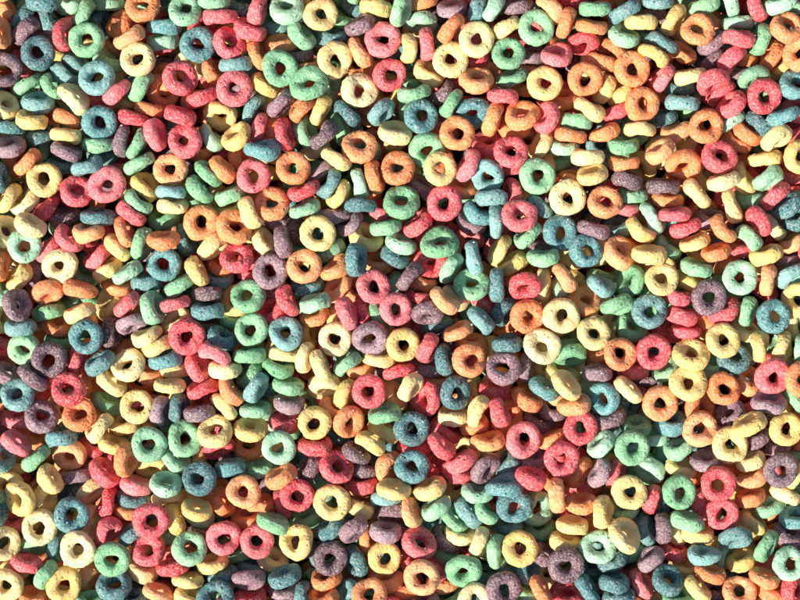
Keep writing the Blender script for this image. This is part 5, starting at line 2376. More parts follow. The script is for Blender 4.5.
108.8 -116.4 -54.8 0.44 0.83 4
351.6 215.0 -64.2 -0.06 -0.06 2
-76.5 -104.6 -63.4 0.25 -0.02 2
-234.7 299.0 -62.5 -0.45 0.77 4
120.1 135.0 -64.8 0.82 0.50 2
-410.5 158.7 -60.3 0.13 -0.00 4
101.5 -262.1 -63.1 0.17 0.01 4
294.7 -112.5 -66.0 -0.28 0.49 3
-254.1 237.8 -62.9 0.07 0.15 0
-56.0 -168.5 -59.0 -0.02 -0.74 1
333.2 282.9 -62.0 -0.57 0.22 2
58.3 219.9 -56.4 0.19 -0.93 1
111.2 2.0 -58.1 0.26 -0.29 2
-178.7 -185.3 -64.0 0.17 -0.07 0
-29.9 189.1 -54.3 -0.32 -0.82 0
86.9 -132.4 -55.1 0.14 0.06 3
167.8 73.5 -54.1 0.01 0.03 1
-159.6 226.5 -54.6 0.19 0.41 1
50.6 -292.4 -58.0 0.44 0.88 3
257.1 18.8 -55.7 0.10 0.17 0
376.6 238.2 -56.4 -0.87 0.49 3
-155.0 -140.6 -64.3 0.73 -0.12 1
112.4 -160.1 -62.6 0.24 -0.24 0
-427.6 -328.0 -59.8 0.53 -0.42 2
121.7 72.3 -59.1 0.13 0.16 0
-240.4 -304.1 -56.2 -0.16 -0.43 0
358.8 125.6 -56.8 0.55 0.23 3
161.4 43.3 -56.4 -0.45 0.72 0
21.1 310.2 -58.4 -0.37 0.67 4
415.3 -235.6 -62.4 0.44 -0.43 0
-1.3 383.0 -67.2 0.30 -0.13 3
-47.3 32.7 -59.6 0.26 -0.63 1
-99.4 21.7 -56.0 0.72 -0.55 4
-320.3 0.7 -65.3 -0.09 0.08 1
-174.8 -61.6 -62.5 0.64 -0.17 4
58.0 -264.5 -62.3 0.10 -0.01 0
311.9 -33.8 -67.7 -0.78 0.44 1
54.8 3.0 -61.2 -0.56 -0.02 1
-114.9 327.3 -65.6 -0.70 -0.24 2
178.1 178.0 -51.4 0.61 -0.63 0
87.3 64.5 -60.1 -0.13 0.99 4
-376.1 24.3 -62.8 0.52 0.59 3
185.9 237.7 -59.7 0.72 0.13 5
-98.9 -132.1 -61.1 0.50 -0.28 5
279.9 -400.5 -56.4 -0.19 -0.33 0
-383.6 184.0 -57.0 -0.04 0.16 4
134.4 -388.8 -63.3 0.53 -0.16 2
219.5 -315.2 -64.4 -0.22 -0.77 1
148.8 240.1 -52.1 0.50 -0.74 3
21.8 -51.2 -58.9 -0.02 -0.43 1
-75.3 -400.6 -64.3 -0.31 -0.18 2
340.7 -22.6 -62.8 0.58 -0.65 0
-353.3 -182.6 -56.8 0.73 0.66 3
-309.3 -238.6 -59.0 0.11 -0.05 0
74.4 146.2 -55.2 0.79 -0.43 5
41.4 -77.1 -57.0 -0.40 -0.69 4
-131.3 -291.1 -57.2 0.78 0.29 1
-423.0 -9.3 -60.2 -0.52 -0.42 1
92.6 -68.6 -57.4 0.60 0.60 3
386.3 272.4 -54.9 -0.20 -0.14 2
221.3 -192.6 -55.2 -0.65 0.17 1
439.7 -7.6 -60.6 -0.21 0.48 2
327.5 -398.2 -55.6 -0.22 -0.07 3
211.8 403.1 -62.1 -0.48 0.19 5
-364.4 -152.5 -65.1 0.09 0.65 1
-354.9 162.6 -61.3 0.82 0.05 1
-186.3 -95.0 -59.4 0.11 0.10 0
140.3 16.1 -54.4 -0.71 -0.09 5
418.8 196.1 -62.2 -0.69 -0.29 1
-388.6 118.0 -65.3 0.69 0.30 4
30.4 -134.7 -59.8 0.53 0.62 5
8.2 280.2 -60.6 -0.01 -0.12 0
357.1 274.5 -54.9 -0.72 0.57 3
23.5 17.0 -59.1 -0.06 -0.17 4
188.4 -82.1 -54.3 -0.07 0.22 3
257.9 -311.0 -61.1 -0.13 0.52 1
-207.0 277.5 -57.6 0.06 0.04 0
-209.9 -324.6 -55.0 -0.07 -0.02 4
-19.5 -88.2 -56.0 0.36 -0.61 2
-115.4 163.1 -60.2 -0.14 -0.28 4
-37.0 280.5 -58.5 0.09 -0.02 1
-330.6 32.7 -58.1 -0.21 0.25 3
52.1 397.7 -54.6 -0.18 -0.60 1
41.0 99.9 -57.2 0.86 -0.38 3
-343.4 -75.0 -61.5 0.15 -0.16 0
-125.1 -184.7 -57.2 -0.42 0.34 3
303.9 -237.6 -61.6 -0.57 0.53 2
-389.2 -37.1 -61.4 0.31 -0.00 2
267.5 315.4 -58.8 0.13 -0.09 4
362.7 90.1 -57.4 -0.80 -0.01 1
93.9 125.3 -57.9 0.10 0.31 5
248.5 -89.4 -63.1 0.20 0.17 0
-276.6 100.5 -58.9 -0.38 -0.92 3
-275.1 127.3 -61.6 -0.42 0.82 4
312.8 123.1 -49.6 0.80 -0.55 1
96.5 254.2 -59.2 -0.16 0.27 3
-121.1 -104.6 -57.4 -0.32 -0.61 1
-318.6 -381.2 -63.8 -0.89 -0.22 1
-28.5 116.5 -58.5 -0.72 0.69 2
250.2 113.5 -65.0 -0.18 0.47 3
-209.9 -186.5 -61.3 -0.72 -0.01 2
353.6 -122.7 -56.7 0.53 0.49 3
-335.4 -141.4 -57.8 0.70 -0.58 0
18.0 -245.3 -61.1 0.77 0.63 2
130.3 392.6 -57.0 -0.55 0.68 0
-284.1 -1.1 -63.6 0.50 -0.25 4
-307.0 117.6 -60.0 -0.45 0.02 2
-8.7 -230.7 -61.3 0.75 0.53 4
401.5 160.3 -61.5 0.05 0.19 3
253.5 158.0 -53.8 -0.48 -0.38 0
62.1 -192.6 -61.4 0.29 0.86 5
-288.8 275.7 -64.2 0.11 -0.09 0
-237.6 33.2 -60.5 0.02 0.08 0
-313.5 183.9 -56.4 -0.63 0.44 5
-279.8 248.5 -57.5 -0.56 0.77 3
-84.6 310.1 -57.6 -0.43 0.87 4
82.1 -303.2 -61.3 -0.42 -0.07 0
-196.0 -2.4 -64.6 -0.25 -0.39 4
-112.5 112.6 -57.6 0.35 0.87 0
-370.6 -229.3 -53.8 -0.43 0.86 1
398.0 -99.9 -66.2 0.51 -0.24 4
-41.4 -232.3 -61.5 0.30 -0.45 0
191.7 -186.2 -55.4 -0.17 0.37 0
-1.2 211.4 -54.5 -0.22 0.00 2
203.5 83.5 -56.0 0.20 -0.73 4
-398.1 -183.6 -64.5 0.00 0.17 1
-148.6 -174.3 -60.4 -0.79 0.12 5
158.7 214.4 -62.6 -0.82 0.47 0
290.8 -10.4 -58.5 0.11 -0.15 2
-158.4 290.0 -59.0 -0.72 -0.23 1
242.5 -290.1 -57.9 0.17 0.65 4
-65.3 -337.0 -64.9 -0.32 0.15 1
9.7 -100.6 -59.6 -0.71 -0.29 1
-134.3 -126.3 -53.1 0.38 -0.78 3
-315.8 -160.5 -62.5 -0.05 -0.21 2
-139.5 -22.8 -55.0 -0.59 0.48 5
130.2 257.8 -57.0 -0.47 -0.08 1
176.1 122.5 -62.5 -0.97 0.26 2
148.1 -80.7 -58.1 0.27 0.03 3
-373.6 249.5 -56.2 -0.76 0.61 5
-302.5 -63.2 -56.8 -0.08 0.81 1
69.7 100.4 -55.5 0.26 0.39 2
-157.7 -286.4 -61.0 0.06 0.10 4
383.8 64.7 -58.1 0.00 -0.01 3
-280.8 220.8 -53.5 0.13 -0.72 1
-278.4 43.6 -63.4 -0.09 -0.16 4
-363.1 281.3 -64.5 0.72 0.37 1
-14.0 305.4 -59.6 0.01 -0.64 1
293.8 -151.3 -55.9 0.01 0.09 0
-230.7 330.7 -67.8 -0.04 0.27 2
-101.7 77.7 -55.1 -0.44 -0.67 0
-181.3 -126.0 -49.9 -0.15 -0.15 0
269.1 -277.8 -64.4 0.33 0.86 0
116.7 -27.1 -51.3 -0.74 0.58 2
70.1 -160.0 -59.4 -0.56 -0.48 1
380.4 27.2 -55.3 0.84 -0.02 1
300.5 190.8 -61.4 -0.68 -0.47 3
-365.5 -320.6 -55.5 -0.45 -0.18 3
-23.9 -156.0 -55.7 -0.45 0.18 1
-77.3 -66.9 -62.3 0.20 -0.16 2
-34.2 377.2 -56.2 0.32 0.66 2
70.5 39.7 -55.2 -0.20 0.95 5
-228.9 -23.7 -54.6 -0.02 -0.24 2
-248.1 -129.2 -55.8 0.73 -0.02 4
-22.3 -51.3 -59.3 0.02 -0.89 3
-128.0 237.2 -64.5 0.36 0.53 0
310.1 236.2 -59.3 0.89 0.39 2
60.6 -56.1 -56.4 0.21 -0.19 3
304.5 -189.7 -61.4 0.63 0.19 2
-88.9 173.3 -56.6 0.54 0.77 4
121.7 -195.8 -53.2 0.70 -0.47 5
148.4 182.8 -53.2 -0.06 -0.09 1
357.4 -80.4 -60.1 0.22 -0.91 1
-63.9 -132.8 -61.5 -0.28 -0.81 1
-416.9 -91.9 -59.9 -0.23 -0.62 0
-401.4 -270.5 -59.0 -0.03 0.82 3
-85.6 -328.8 -56.2 0.00 0.01 4
321.1 -2.3 -55.9 0.62 -0.30 0
-25.8 158.1 -53.7 0.65 0.37 0
249.4 -13.9 -59.1 -0.31 0.29 4
-212.7 -279.8 -57.2 -0.65 0.66 4
194.8 204.8 -62.5 -0.76 0.13 0
128.9 50.2 -53.2 0.28 -0.66 1
242.5 229.4 -63.4 0.20 -0.78 3
119.6 -89.6 -57.5 -0.70 -0.26 1
206.0 49.8 -59.4 0.43 0.64 0
-269.0 -283.9 -68.8 -0.32 -0.84 3
-320.6 -293.2 -64.4 -0.56 -0.71 3
-212.9 242.3 -54.1 -0.41 -0.81 1
119.3 104.6 -59.0 0.63 -0.62 2
-149.8 -384.1 -60.7 0.28 -0.93 0
385.4 -218.1 -58.1 0.61 -0.69 0
-312.6 291.5 -59.4 -0.47 0.40 3
40.1 -235.1 -54.3 0.14 0.06 0
363.7 -298.4 -58.2 0.02 -0.30 3
-433.4 184.3 -56.2 0.87 -0.43 3
-64.2 -292.4 -59.1 -0.57 0.44 2
-173.4 39.3 -68.0 -0.42 -0.04 1
350.7 183.2 -58.0 -0.15 0.75 2
133.7 156.1 -64.7 -0.21 -0.82 2
55.7 311.8 -57.2 0.02 0.55 3
-77.4 -156.1 -64.3 0.49 -0.87 0
-143.5 142.6 -52.9 0.45 -0.81 2
25.0 374.6 -54.2 0.01 0.82 0
-7.8 -180.8 -58.0 -0.96 -0.01 0
188.1 -117.3 -55.0 0.70 -0.37 4
-306.4 226.6 -63.6 -0.01 -0.59 2
204.8 336.6 -58.9 0.73 0.08 0
214.4 -88.9 -65.8 0.12 0.31 3
350.9 -54.6 -56.6 -0.84 -0.29 0
-8.8 247.0 -58.3 0.00 -0.12 1
3.1 -295.8 -61.8 0.04 -0.02 1
327.9 -244.8 -67.6 0.19 0.78 4
-300.2 28.6 -70.4 0.60 0.11 1
275.8 85.1 -59.1 -0.76 -0.37 0
-77.7 101.4 -60.2 0.02 -0.06 1
389.6 129.3 -65.7 -0.56 -0.65 3
-26.4 -25.3 -58.2 -0.59 -0.35 2
239.2 -265.6 -58.9 -0.37 0.73 1
174.8 -285.3 -58.5 0.12 -0.03 3
399.0 -143.6 -59.9 -0.08 0.92 4
165.0 0.8 -61.7 0.21 -0.01 2
33.2 198.4 -57.7 -0.09 -0.91 4
-55.2 171.4 -60.4 -0.09 0.68 3
384.1 211.0 -56.8 -0.63 0.26 4
-224.6 81.3 -54.5 0.19 0.23 1
247.1 -206.1 -59.5 -0.03 -0.53 2
-72.6 43.2 -56.7 -0.85 0.11 4
271.5 272.5 -61.4 0.19 -0.58 1
58.6 -28.1 -58.7 0.38 -0.54 1
-272.5 156.8 -61.5 -0.24 -0.45 4
-336.2 401.1 -49.3 0.58 -0.71 1
-286.7 342.3 -63.8 -0.31 0.44 5
-164.5 202.6 -65.6 0.82 0.02 1
45.5 -313.6 -64.6 -0.39 0.76 3
-283.3 -173.2 -57.8 -0.07 0.02 2
324.3 31.2 -59.7 -0.42 -0.67 1
-203.0 -250.0 -53.2 -0.07 0.29 1
80.0 276.9 -53.4 -0.01 0.19 5
-146.7 255.9 -51.8 -0.66 0.30 1
-185.2 158.7 -56.0 0.86 -0.48 2
-382.1 312.0 -62.0 0.04 -0.30 5
151.1 -28.1 -55.9 -0.12 0.81 4
-38.7 -383.8 -61.2 0.13 -0.03 4
-76.1 9.4 -59.0 -0.52 0.40 1
-64.9 -219.6 -60.0 -0.64 0.64 4
376.1 -54.8 -60.3 -0.12 0.04 1
-95.9 284.1 -60.1 -0.73 0.52 2
-348.7 -120.8 -59.1 -0.72 0.42 4
-101.3 -269.2 -63.4 0.14 -0.52 5
199.0 264.2 -60.7 0.91 0.27 1
-204.6 31.2 -58.6 0.56 0.30 3
-148.8 -44.3 -65.6 0.26 0.47 0
273.5 46.6 -57.5 0.04 0.62 3
321.6 -363.6 -60.3 -0.90 0.04 3
-0.3 -69.8 -58.0 -0.29 -0.70 2
-341.6 -0.9 -56.9 -0.32 0.02 3
133.6 -251.4 -62.3 -0.66 0.55 4
-154.1 -205.3 -60.6 -0.45 0.72 5
91.8 -346.5 -64.2 -0.79 -0.38 2
-73.0 -33.9 -63.4 -0.33 0.60 4
-323.8 -179.9 -55.8 -0.12 -0.34 1
202.2 127.9 -60.0 0.03 0.12 5
293.6 294.8 -63.9 0.21 -0.64 3
-227.1 137.0 -55.9 0.08 0.18 3
-150.5 -235.7 -67.3 0.64 -0.45 5
-160.4 77.2 -56.8 -0.12 -0.92 2
-182.1 -311.8 -63.7 -0.43 0.47 2
325.4 79.4 -53.4 -0.19 0.25 0
85.9 -245.4 -54.0 -0.35 0.29 2
-212.3 -72.3 -56.2 -0.00 0.22 1
57.7 246.3 -56.2 -0.93 0.03 0
-358.3 83.2 -57.6 -0.10 0.10 4
83.0 6.8 -59.4 0.72 0.39 3
59.5 80.0 -56.7 0.29 0.45 2
-235.8 -184.8 -59.9 -0.17 0.18 2
-392.3 -217.2 -55.7 -0.49 0.54 1
-52.6 -80.7 -50.2 0.48 0.66 1
16.6 -183.0 -57.2 0.54 0.58 2
-137.3 -76.6 -59.1 0.03 -0.25 1
236.1 -150.4 -55.1 -0.10 0.05 4
-8.0 31.1 -65.3 0.39 0.75 2
147.5 346.4 -65.4 0.06 0.17 3
184.7 -214.8 -59.3 -0.23 0.30 4
3.6 105.2 -50.8 -0.06 0.03 0
-253.4 -5.2 -55.7 -0.62 0.35 0
-350.3 125.6 -74.3 -0.29 -0.04 0
-298.7 -280.8 -71.3 0.75 0.39 2
-323.0 -312.5 -83.3 -0.04 0.33 0
291.1 211.9 -82.3 -0.39 -0.70 0
69.2 -112.8 -74.2 0.31 -0.79 3
211.1 -15.5 -71.6 0.93 0.18 1
224.7 -247.3 -75.2 0.17 -0.42 0
161.1 -200.7 -79.8 -0.60 -0.60 1
211.8 201.0 -69.1 -0.21 -0.04 3
-209.4 120.4 -75.9 0.83 0.11 2
170.7 195.5 -75.3 -0.78 -0.51 0
343.2 -224.1 -79.1 0.90 0.41 0
-234.5 6.1 -78.6 0.57 -0.38 2
68.3 300.6 -79.4 0.84 -0.32 4
262.5 -297.7 -81.6 -0.07 -0.73 3
-218.7 -217.5 -86.5 -0.11 -0.39 3
123.0 15.2 -78.0 0.09 -0.39 5
42.8 221.5 -75.0 0.25 -0.26 0
153.7 -240.0 -87.4 -0.86 -0.23 4
43.7 -136.4 -80.0 -0.16 0.09 0
153.6 83.5 -74.8 0.58 0.55 1
36.0 -282.6 -83.4 0.91 -0.25 0
-137.6 160.0 -83.5 -0.39 -0.75 5
275.9 -194.2 -79.1 0.07 0.60 2
1.4 100.5 -78.6 0.71 0.69 0
-13.3 189.7 -72.8 -0.09 -0.37 3
-233.5 -132.2 -84.0 0.41 -0.50 0
183.5 -240.3 -82.5 0.13 -0.12 3
348.6 23.1 -84.4 0.35 -0.22 4
-171.9 -261.8 -89.2 0.90 -0.13 5
408.3 -239.0 -79.7 0.41 -0.72 4
83.7 -25.7 -84.9 -0.80 -0.11 1
289.8 -72.1 -72.5 0.15 0.32 3
-78.6 169.7 -79.9 -0.10 -0.07 1
-103.2 124.6 -87.7 -0.86 0.30 5
143.4 -136.0 -86.9 -0.01 0.53 3
143.3 357.0 -83.3 0.15 0.48 2
388.4 54.2 -76.1 0.21 0.38 1
160.7 26.3 -79.9 -0.83 -0.48 1
-68.7 -2.5 -76.5 0.14 -0.09 4
-199.9 -178.1 -85.4 0.71 -0.16 1
-354.9 -126.4 -82.2 -0.24 0.00 0
-112.6 -238.3 -77.1 0.33 -0.23 3
-389.6 -288.0 -75.1 -0.53 0.61 4
-62.8 -122.4 -81.1 -0.42 -0.20 1
320.1 169.5 -70.5 0.36 -0.90 3
-10.9 -85.5 -84.6 0.83 -0.20 0
226.8 -159.9 -78.1 -0.69 0.54 5
-381.1 282.9 -81.9 0.10 0.86 3
210.6 243.7 -81.7 0.77 -0.64 3
-424.0 190.4 -78.7 -0.71 -0.28 2
81.0 202.8 -79.1 -0.83 -0.09 5
198.6 292.0 -79.2 -0.11 0.00 1
-14.7 257.3 -78.7 -0.53 0.66 1
99.6 77.6 -85.5 0.10 0.18 0
300.8 -107.0 -85.4 -0.00 -0.01 2
5.4 -107.7 -89.6 0.28 -0.69 1
-345.9 324.6 -83.6 -0.21 -0.13 1
178.4 264.6 -72.0 0.31 -0.07 5
-269.9 121.5 -76.9 -0.45 0.60 3
-139.1 -261.5 -80.3 -0.78 0.13 0
-275.8 -104.9 -79.1 -0.59 -0.43 1
257.9 -27.9 -76.8 0.54 0.62 4
-302.1 77.6 -85.7 -0.72 0.66 2
86.6 -317.2 -81.2 0.01 0.84 3
-356.5 -244.5 -76.4 0.03 0.16 4
18.1 272.8 -82.9 -0.64 0.63 1
-352.2 -209.5 -74.5 0.53 -0.57 2
-244.7 -77.5 -79.0 0.51 -0.82 1
178.6 -140.5 -73.2 -0.48 -0.86 2
154.2 275.6 -77.3 0.42 -0.83 1
-36.2 96.2 -77.6 0.03 0.98 1
29.5 5.3 -79.3 0.07 0.14 1
246.4 139.2 -82.4 -0.21 0.94 5
-98.6 -261.7 -76.4 0.30 -0.44 0
-311.2 -43.6 -82.8 -0.68 -0.20 1
-18.5 -154.2 -76.3 0.23 0.26 4
-197.1 -238.1 -79.2 0.15 -0.95 0
-81.0 -228.8 -74.1 0.43 0.64 1
-249.1 -28.8 -73.6 -0.25 -0.18 0
-355.0 218.6 -78.7 0.75 0.65 4
276.1 32.5 -76.8 0.48 -0.57 2
-406.3 -211.1 -84.9 0.40 -0.86 1
299.0 -195.5 -86.8 -0.57 0.41 2
269.7 159.6 -71.6 0.54 -0.46 5
202.8 100.0 -69.9 0.31 0.10 3
-110.8 -110.0 -73.6 -0.39 0.08 1
346.9 281.7 -80.6 0.68 -0.62 2
252.5 -246.3 -86.0 0.87 -0.49 1
-225.7 178.1 -83.9 0.07 0.94 1
319.3 40.4 -77.2 -0.13 -0.83 3
-376.9 -79.8 -68.3 -0.15 -0.07 1
-142.7 51.0 -77.9 0.17 0.21 4
392.2 199.1 -82.3 0.07 -0.46 4
-364.1 91.4 -77.6 -0.55 0.38 5
-172.9 132.2 -85.6 -0.22 0.07 0
-65.8 -65.9 -76.6 -0.06 -0.16 5
330.8 -388.4 -76.1 -0.73 0.48 3
-65.4 -259.6 -73.0 0.13 0.18 4
-341.2 254.6 -75.8 0.24 -0.23 3
327.4 -263.7 -88.9 0.33 0.84 3
-125.1 273.4 -76.0 -0.20 -0.17 3
59.0 14.5 -86.2 0.63 0.62 4
-57.4 -293.3 -87.1 0.82 -0.37 3
374.8 139.0 -87.6 -0.35 -0.61 5
227.7 218.0 -83.8 0.40 -0.40 4
-83.0 87.5 -76.8 -0.05 -0.37 2
353.2 -162.3 -74.4 0.20 -0.02 0
421.9 211.2 -86.7 0.42 0.79 2
108.6 -201.1 -81.0 -0.81 -0.53 2
140.5 55.7 -74.2 0.21 -0.10 3
165.8 -34.8 -80.6 -0.76 0.13 1
-266.6 -149.6 -84.6 -0.15 0.84 3
27.4 387.6 -86.6 0.63 0.56 0
57.5 186.5 -74.4 -0.04 0.59 0
230.3 -192.6 -78.7 0.38 0.62 1
-266.0 54.4 -84.3 0.41 -0.90 0
396.2 -92.2 -84.5 -0.08 -0.25 0
-45.1 161.2 -73.9 0.05 0.92 2
-48.8 204.8 -76.6 0.39 0.89 1
-394.9 -181.0 -77.8 -0.04 0.09 3
-260.3 157.7 -83.6 -0.41 0.58 0
42.1 125.5 -81.1 0.53 -0.33 3
433.8 -238.0 -86.7 -0.89 0.40 5
203.5 -89.8 -83.5 0.59 0.49 5
-392.3 110.8 -83.1 0.91 0.07 0
352.5 246.3 -75.5 -0.09 0.13 2
99.9 -91.3 -77.7 0.13 -0.01 1
-189.9 293.0 -71.6 0.08 -0.07 1
-329.0 -278.3 -84.5 -0.19 -0.13 2
317.4 316.6 -94.2 0.59 -0.35 4
199.0 77.7 -79.1 0.46 0.24 2
-196.6 257.3 -77.3 -0.97 0.03 2
205.1 -212.1 -79.6 0.35 -0.71 1
381.5 16.9 -83.7 -0.05 0.93 5
192.3 -176.4 -76.9 -0.55 -0.16 4
-290.2 -20.6 -85.1 -0.27 -0.21 2
267.3 -83.7 -86.0 -0.01 -0.31 2
-96.5 321.8 -83.5 0.20 -0.88 3
-45.1 -162.1 -81.4 0.50 -0.18 3
-289.4 -176.5 -83.6 0.91 0.20 5
357.9 174.4 -76.0 -0.08 0.15 5
-92.5 189.7 -85.0 0.27 -0.57 2
-199.9 220.9 -79.4 0.78 0.60 1
-114.5 -57.3 -87.2 0.42 -0.86 1
115.9 -348.6 -80.3 -0.75 -0.62 5
66.4 -163.7 -78.7 -0.25 -0.19 3
-176.2 -1.3 -78.6 0.09 -0.64 4
16.0 -146.3 -73.8 -0.35 0.13 1
246.9 10.6 -77.3 0.62 -0.69 0
-360.9 -177.9 -76.6 0.40 -0.05 5
185.0 218.2 -85.5 0.50 0.04 1
144.5 -7.0 -74.8 -0.03 -0.29 4
314.3 89.3 -78.8 0.23 0.78 1
199.7 -301.3 -89.8 0.29 0.45 1
-31.8 -17.5 -84.8 0.71 -0.11 1
84.1 -135.8 -75.5 0.43 -0.83 2
-16.5 -271.6 -77.7 -0.64 0.62 1
297.2 62.6 -83.2 -0.36 0.88 5
154.8 -332.4 -79.3 0.18 0.98 0
136.8 180.7 -78.6 0.26 0.93 2
335.4 -92.3 -82.4 0.14 -0.10 4
347.9 109.9 -83.2 -0.66 0.14 0
-136.6 110.0 -72.8 0.49 0.72 2
267.7 56.6 -86.8 -0.79 0.08 1
371.8 -261.9 -82.1 -0.50 -0.75 3
-294.9 134.4 -91.2 -0.79 0.31 2
301.0 -244.6 -87.2 -0.18 0.94 5
334.6 -27.3 -84.9 0.68 -0.36 2
-338.7 30.9 -81.2 -0.42 0.79 0
-42.2 136.0 -77.6 -0.30 -0.15 2
-231.9 239.5 -76.7 -0.01 0.16 3
-18.4 -181.2 -81.8 0.32 0.34 3
363.3 338.8 -80.1 0.65 -0.49 0
-175.8 185.8 -76.8 0.61 0.59 4
90.9 8.2 -85.9 0.16 0.56 1
-198.5 74.5 -81.3 0.83 -0.39 2
-165.0 -164.1 -81.4 0.06 -0.05 0
-333.8 90.2 -76.3 0.68 -0.20 5
-112.4 -80.5 -86.3 0.72 -0.31 2
114.7 -27.9 -75.5 0.11 -0.22 1
19.4 -52.3 -77.5 -0.17 -0.78 4
377.2 299.7 -84.4 0.35 0.08 5
-220.2 -261.9 -79.5 -0.06 -0.11 0
50.4 384.3 -72.2 -0.03 0.14 1
-3.6 48.8 -87.8 -0.64 -0.72 1
-169.3 -134.6 -79.5 0.11 0.86 1
320.1 -123.8 -83.3 -0.53 0.84 1
-35.9 23.0 -79.7 -0.67 0.42 0
58.9 149.7 -71.9 0.30 0.08 3
73.0 -242.6 -80.8 0.65 -0.64 2
215.7 -386.6 -85.8 0.69 -0.10 1
-339.6 288.8 -87.5 0.86 -0.43 1
67.5 64.1 -88.5 -0.89 0.34 5
-327.3 150.8 -76.7 -0.27 0.14 2
-272.4 264.2 -84.5 -0.88 0.06 4
259.3 -55.0 -77.3 -0.26 0.88 1
317.3 240.2 -80.9 -0.66 -0.32 2
258.6 269.9 -86.1 -0.60 -0.25 3
375.1 -103.8 -73.7 0.12 -0.34 3
177.0 -4.3 -83.5 0.02 -0.61 2
4.8 -207.8 -87.1 0.45 -0.80 4
-279.1 198.0 -79.7 -0.28 -0.43 1
233.1 388.2 -83.9 0.05 0.06 3
-98.9 -174.7 -80.7 0.89 0.23 3
32.4 90.1 -84.5 0.88 0.46 3
261.3 -273.7 -92.6 -0.41 0.21 3
-49.6 -383.5 -82.5 0.84 -0.35 4
-395.4 72.5 -82.9 0.01 -0.78 3
111.8 -125.6 -76.5 0.52 0.82 4
-301.1 -73.7 -74.4 0.36 0.83 2
-262.1 289.6 -79.6 0.54 0.61 0
94.2 -56.8 -76.5 0.01 -0.30 1
-216.3 286.0 -82.1 0.10 -0.06 3
-418.0 116.1 -80.6 0.43 -0.68 0
280.8 -160.7 -78.1 0.20 -0.83 1
-47.7 239.0 -85.1 0.32 0.76 3
-129.1 241.3 -84.0 0.03 0.23 2
181.0 46.0 -81.4 0.91 -0.11 0
-52.3 48.1 -74.0 0.19 0.71 4
-83.9 -93.9 -82.4 0.86 -0.08 4
231.5 -111.3 -78.1 -0.83 0.42 5
-92.1 -137.3 -78.4 0.08 0.02 3
158.3 241.2 -85.4 0.66 0.58 0
106.9 49.5 -78.0 0.36 -0.79 3
-379.3 -307.8 -81.0 0.10 0.76 2
224.0 27.6 -73.5 0.57 0.51 2
364.8 -20.0 -78.6 -0.37 -0.05 1
-81.9 231.0 -79.3 0.63 0.42 1
-361.6 -23.0 -76.4 -0.81 -0.19 4
-332.5 -162.0 -84.8 -0.56 0.36 2
36.7 -182.0 -86.4 0.68 0.53 3
149.5 141.4 -90.6 0.99 -0.04 0
-184.3 158.1 -79.9 -0.32 0.24 1
-197.2 -66.6 -78.5 -0.02 -0.77 1
-33.8 -66.1 -81.8 0.67 0.66 4
-377.6 253.9 -79.6 -0.15 -0.05 0
-147.4 191.8 -85.1 -0.89 0.10 4
-30.1 304.3 -86.6 -0.95 -0.05 0
-252.5 -276.5 -77.0 -0.37 -0.62 2
110.1 152.0 -80.5 0.42 -0.33 5
-40.3 -253.7 -85.4 -0.20 -0.30 1
108.3 212.7 -77.7 0.05 0.01 3
370.9 -219.3 -76.0 0.39 -0.00 0
-235.4 98.8 -81.8 -0.95 -0.03 3
133.6 225.5 -71.9 0.43 0.09 4
-2.4 292.9 -83.4 -0.38 0.85 2
242.0 54.4 -72.3 0.05 -0.02 4
-290.2 233.6 -86.4 0.20 0.96 1
-281.9 315.0 -82.9 0.72 -0.12 3
-416.6 289.1 -83.5 -0.17 0.15 5
227.9 256.2 -86.3 -0.97 -0.14 3
278.5 -227.3 -76.7 0.22 -0.09 5
295.0 10.8 -83.4 0.96 0.01 4
337.3 78.4 -79.2 -0.52 0.80 3
-291.7 171.6 -81.5 0.81 0.51 1
215.6 150.3 -76.1 0.27 -0.26 0
247.4 177.0 -74.2 -0.84 0.18 2
-244.7 -201.2 -77.3 -0.11 0.92 4
-378.4 -157.3 -86.9 -0.05 -0.27 0
-309.6 45.4 -84.9 0.58 0.37 0
-239.0 -176.6 -75.8 0.00 0.11 1
318.1 -159.1 -74.4 0.15 0.30 0
14.5 137.8 -85.9 -0.59 0.10 1
52.7 283.2 -85.4 0.97 0.09 1
252.5 -137.1 -78.6 -0.12 -0.43 4
23.9 -81.9 -85.5 0.11 0.94 0
387.2 -42.1 -83.0 0.09 1.00 1
-145.7 -113.6 -77.7 -0.08 -0.15 5
-64.9 -350.3 -85.4 0.57 0.30 5
-392.9 198.0 -80.8 0.93 -0.28 1
-105.6 150.9 -76.6 -0.65 0.30 3
-247.6 -108.0 -85.5 0.03 -0.13 2
-313.9 119.4 -77.6 -0.20 0.09 5
-178.5 92.8 -82.9 0.89 0.03 3
-156.6 -292.5 -84.0 -0.20 0.04 0
-17.6 382.8 -77.8 0.02 -0.16 2
-287.5 -309.8 -80.2 0.15 0.27 4
-254.8 -229.9 -81.5 0.18 -0.85 0
-117.4 36.4 -82.4 -0.68 0.12 1
-11.4 -41.2 -80.3 -0.83 -0.39 1
-354.9 59.0 -81.1 -0.04 -0.64 4
47.9 -56.7 -77.6 -0.78 0.10 1
-191.5 -93.7 -78.7 0.59 -0.24 2
127.0 265.0 -84.4 0.77 -0.54 1
100.0 241.7 -79.0 0.28 0.89 3
-29.7 -294.0 -82.4 -0.28 0.89 1
10.0 211.8 -71.2 -0.18 -0.40 1
57.0 -224.9 -84.0 -0.55 -0.25 2
-339.9 -40.1 -81.8 -0.25 0.40 2
-80.7 -192.5 -86.8 -0.46 0.72 0
-13.5 130.6 -83.3 -0.32 0.45 4
131.8 -169.7 -81.1 0.15 0.14 5
-211.0 152.8 -79.8 -0.76 -0.56 1
127.8 -50.1 -82.3 -0.48 0.50 1
377.3 271.3 -70.8 -0.10 -0.01 3
-20.1 -118.8 -79.0 -0.71 -0.24 2
-317.3 212.1 -82.5 0.27 0.82 5
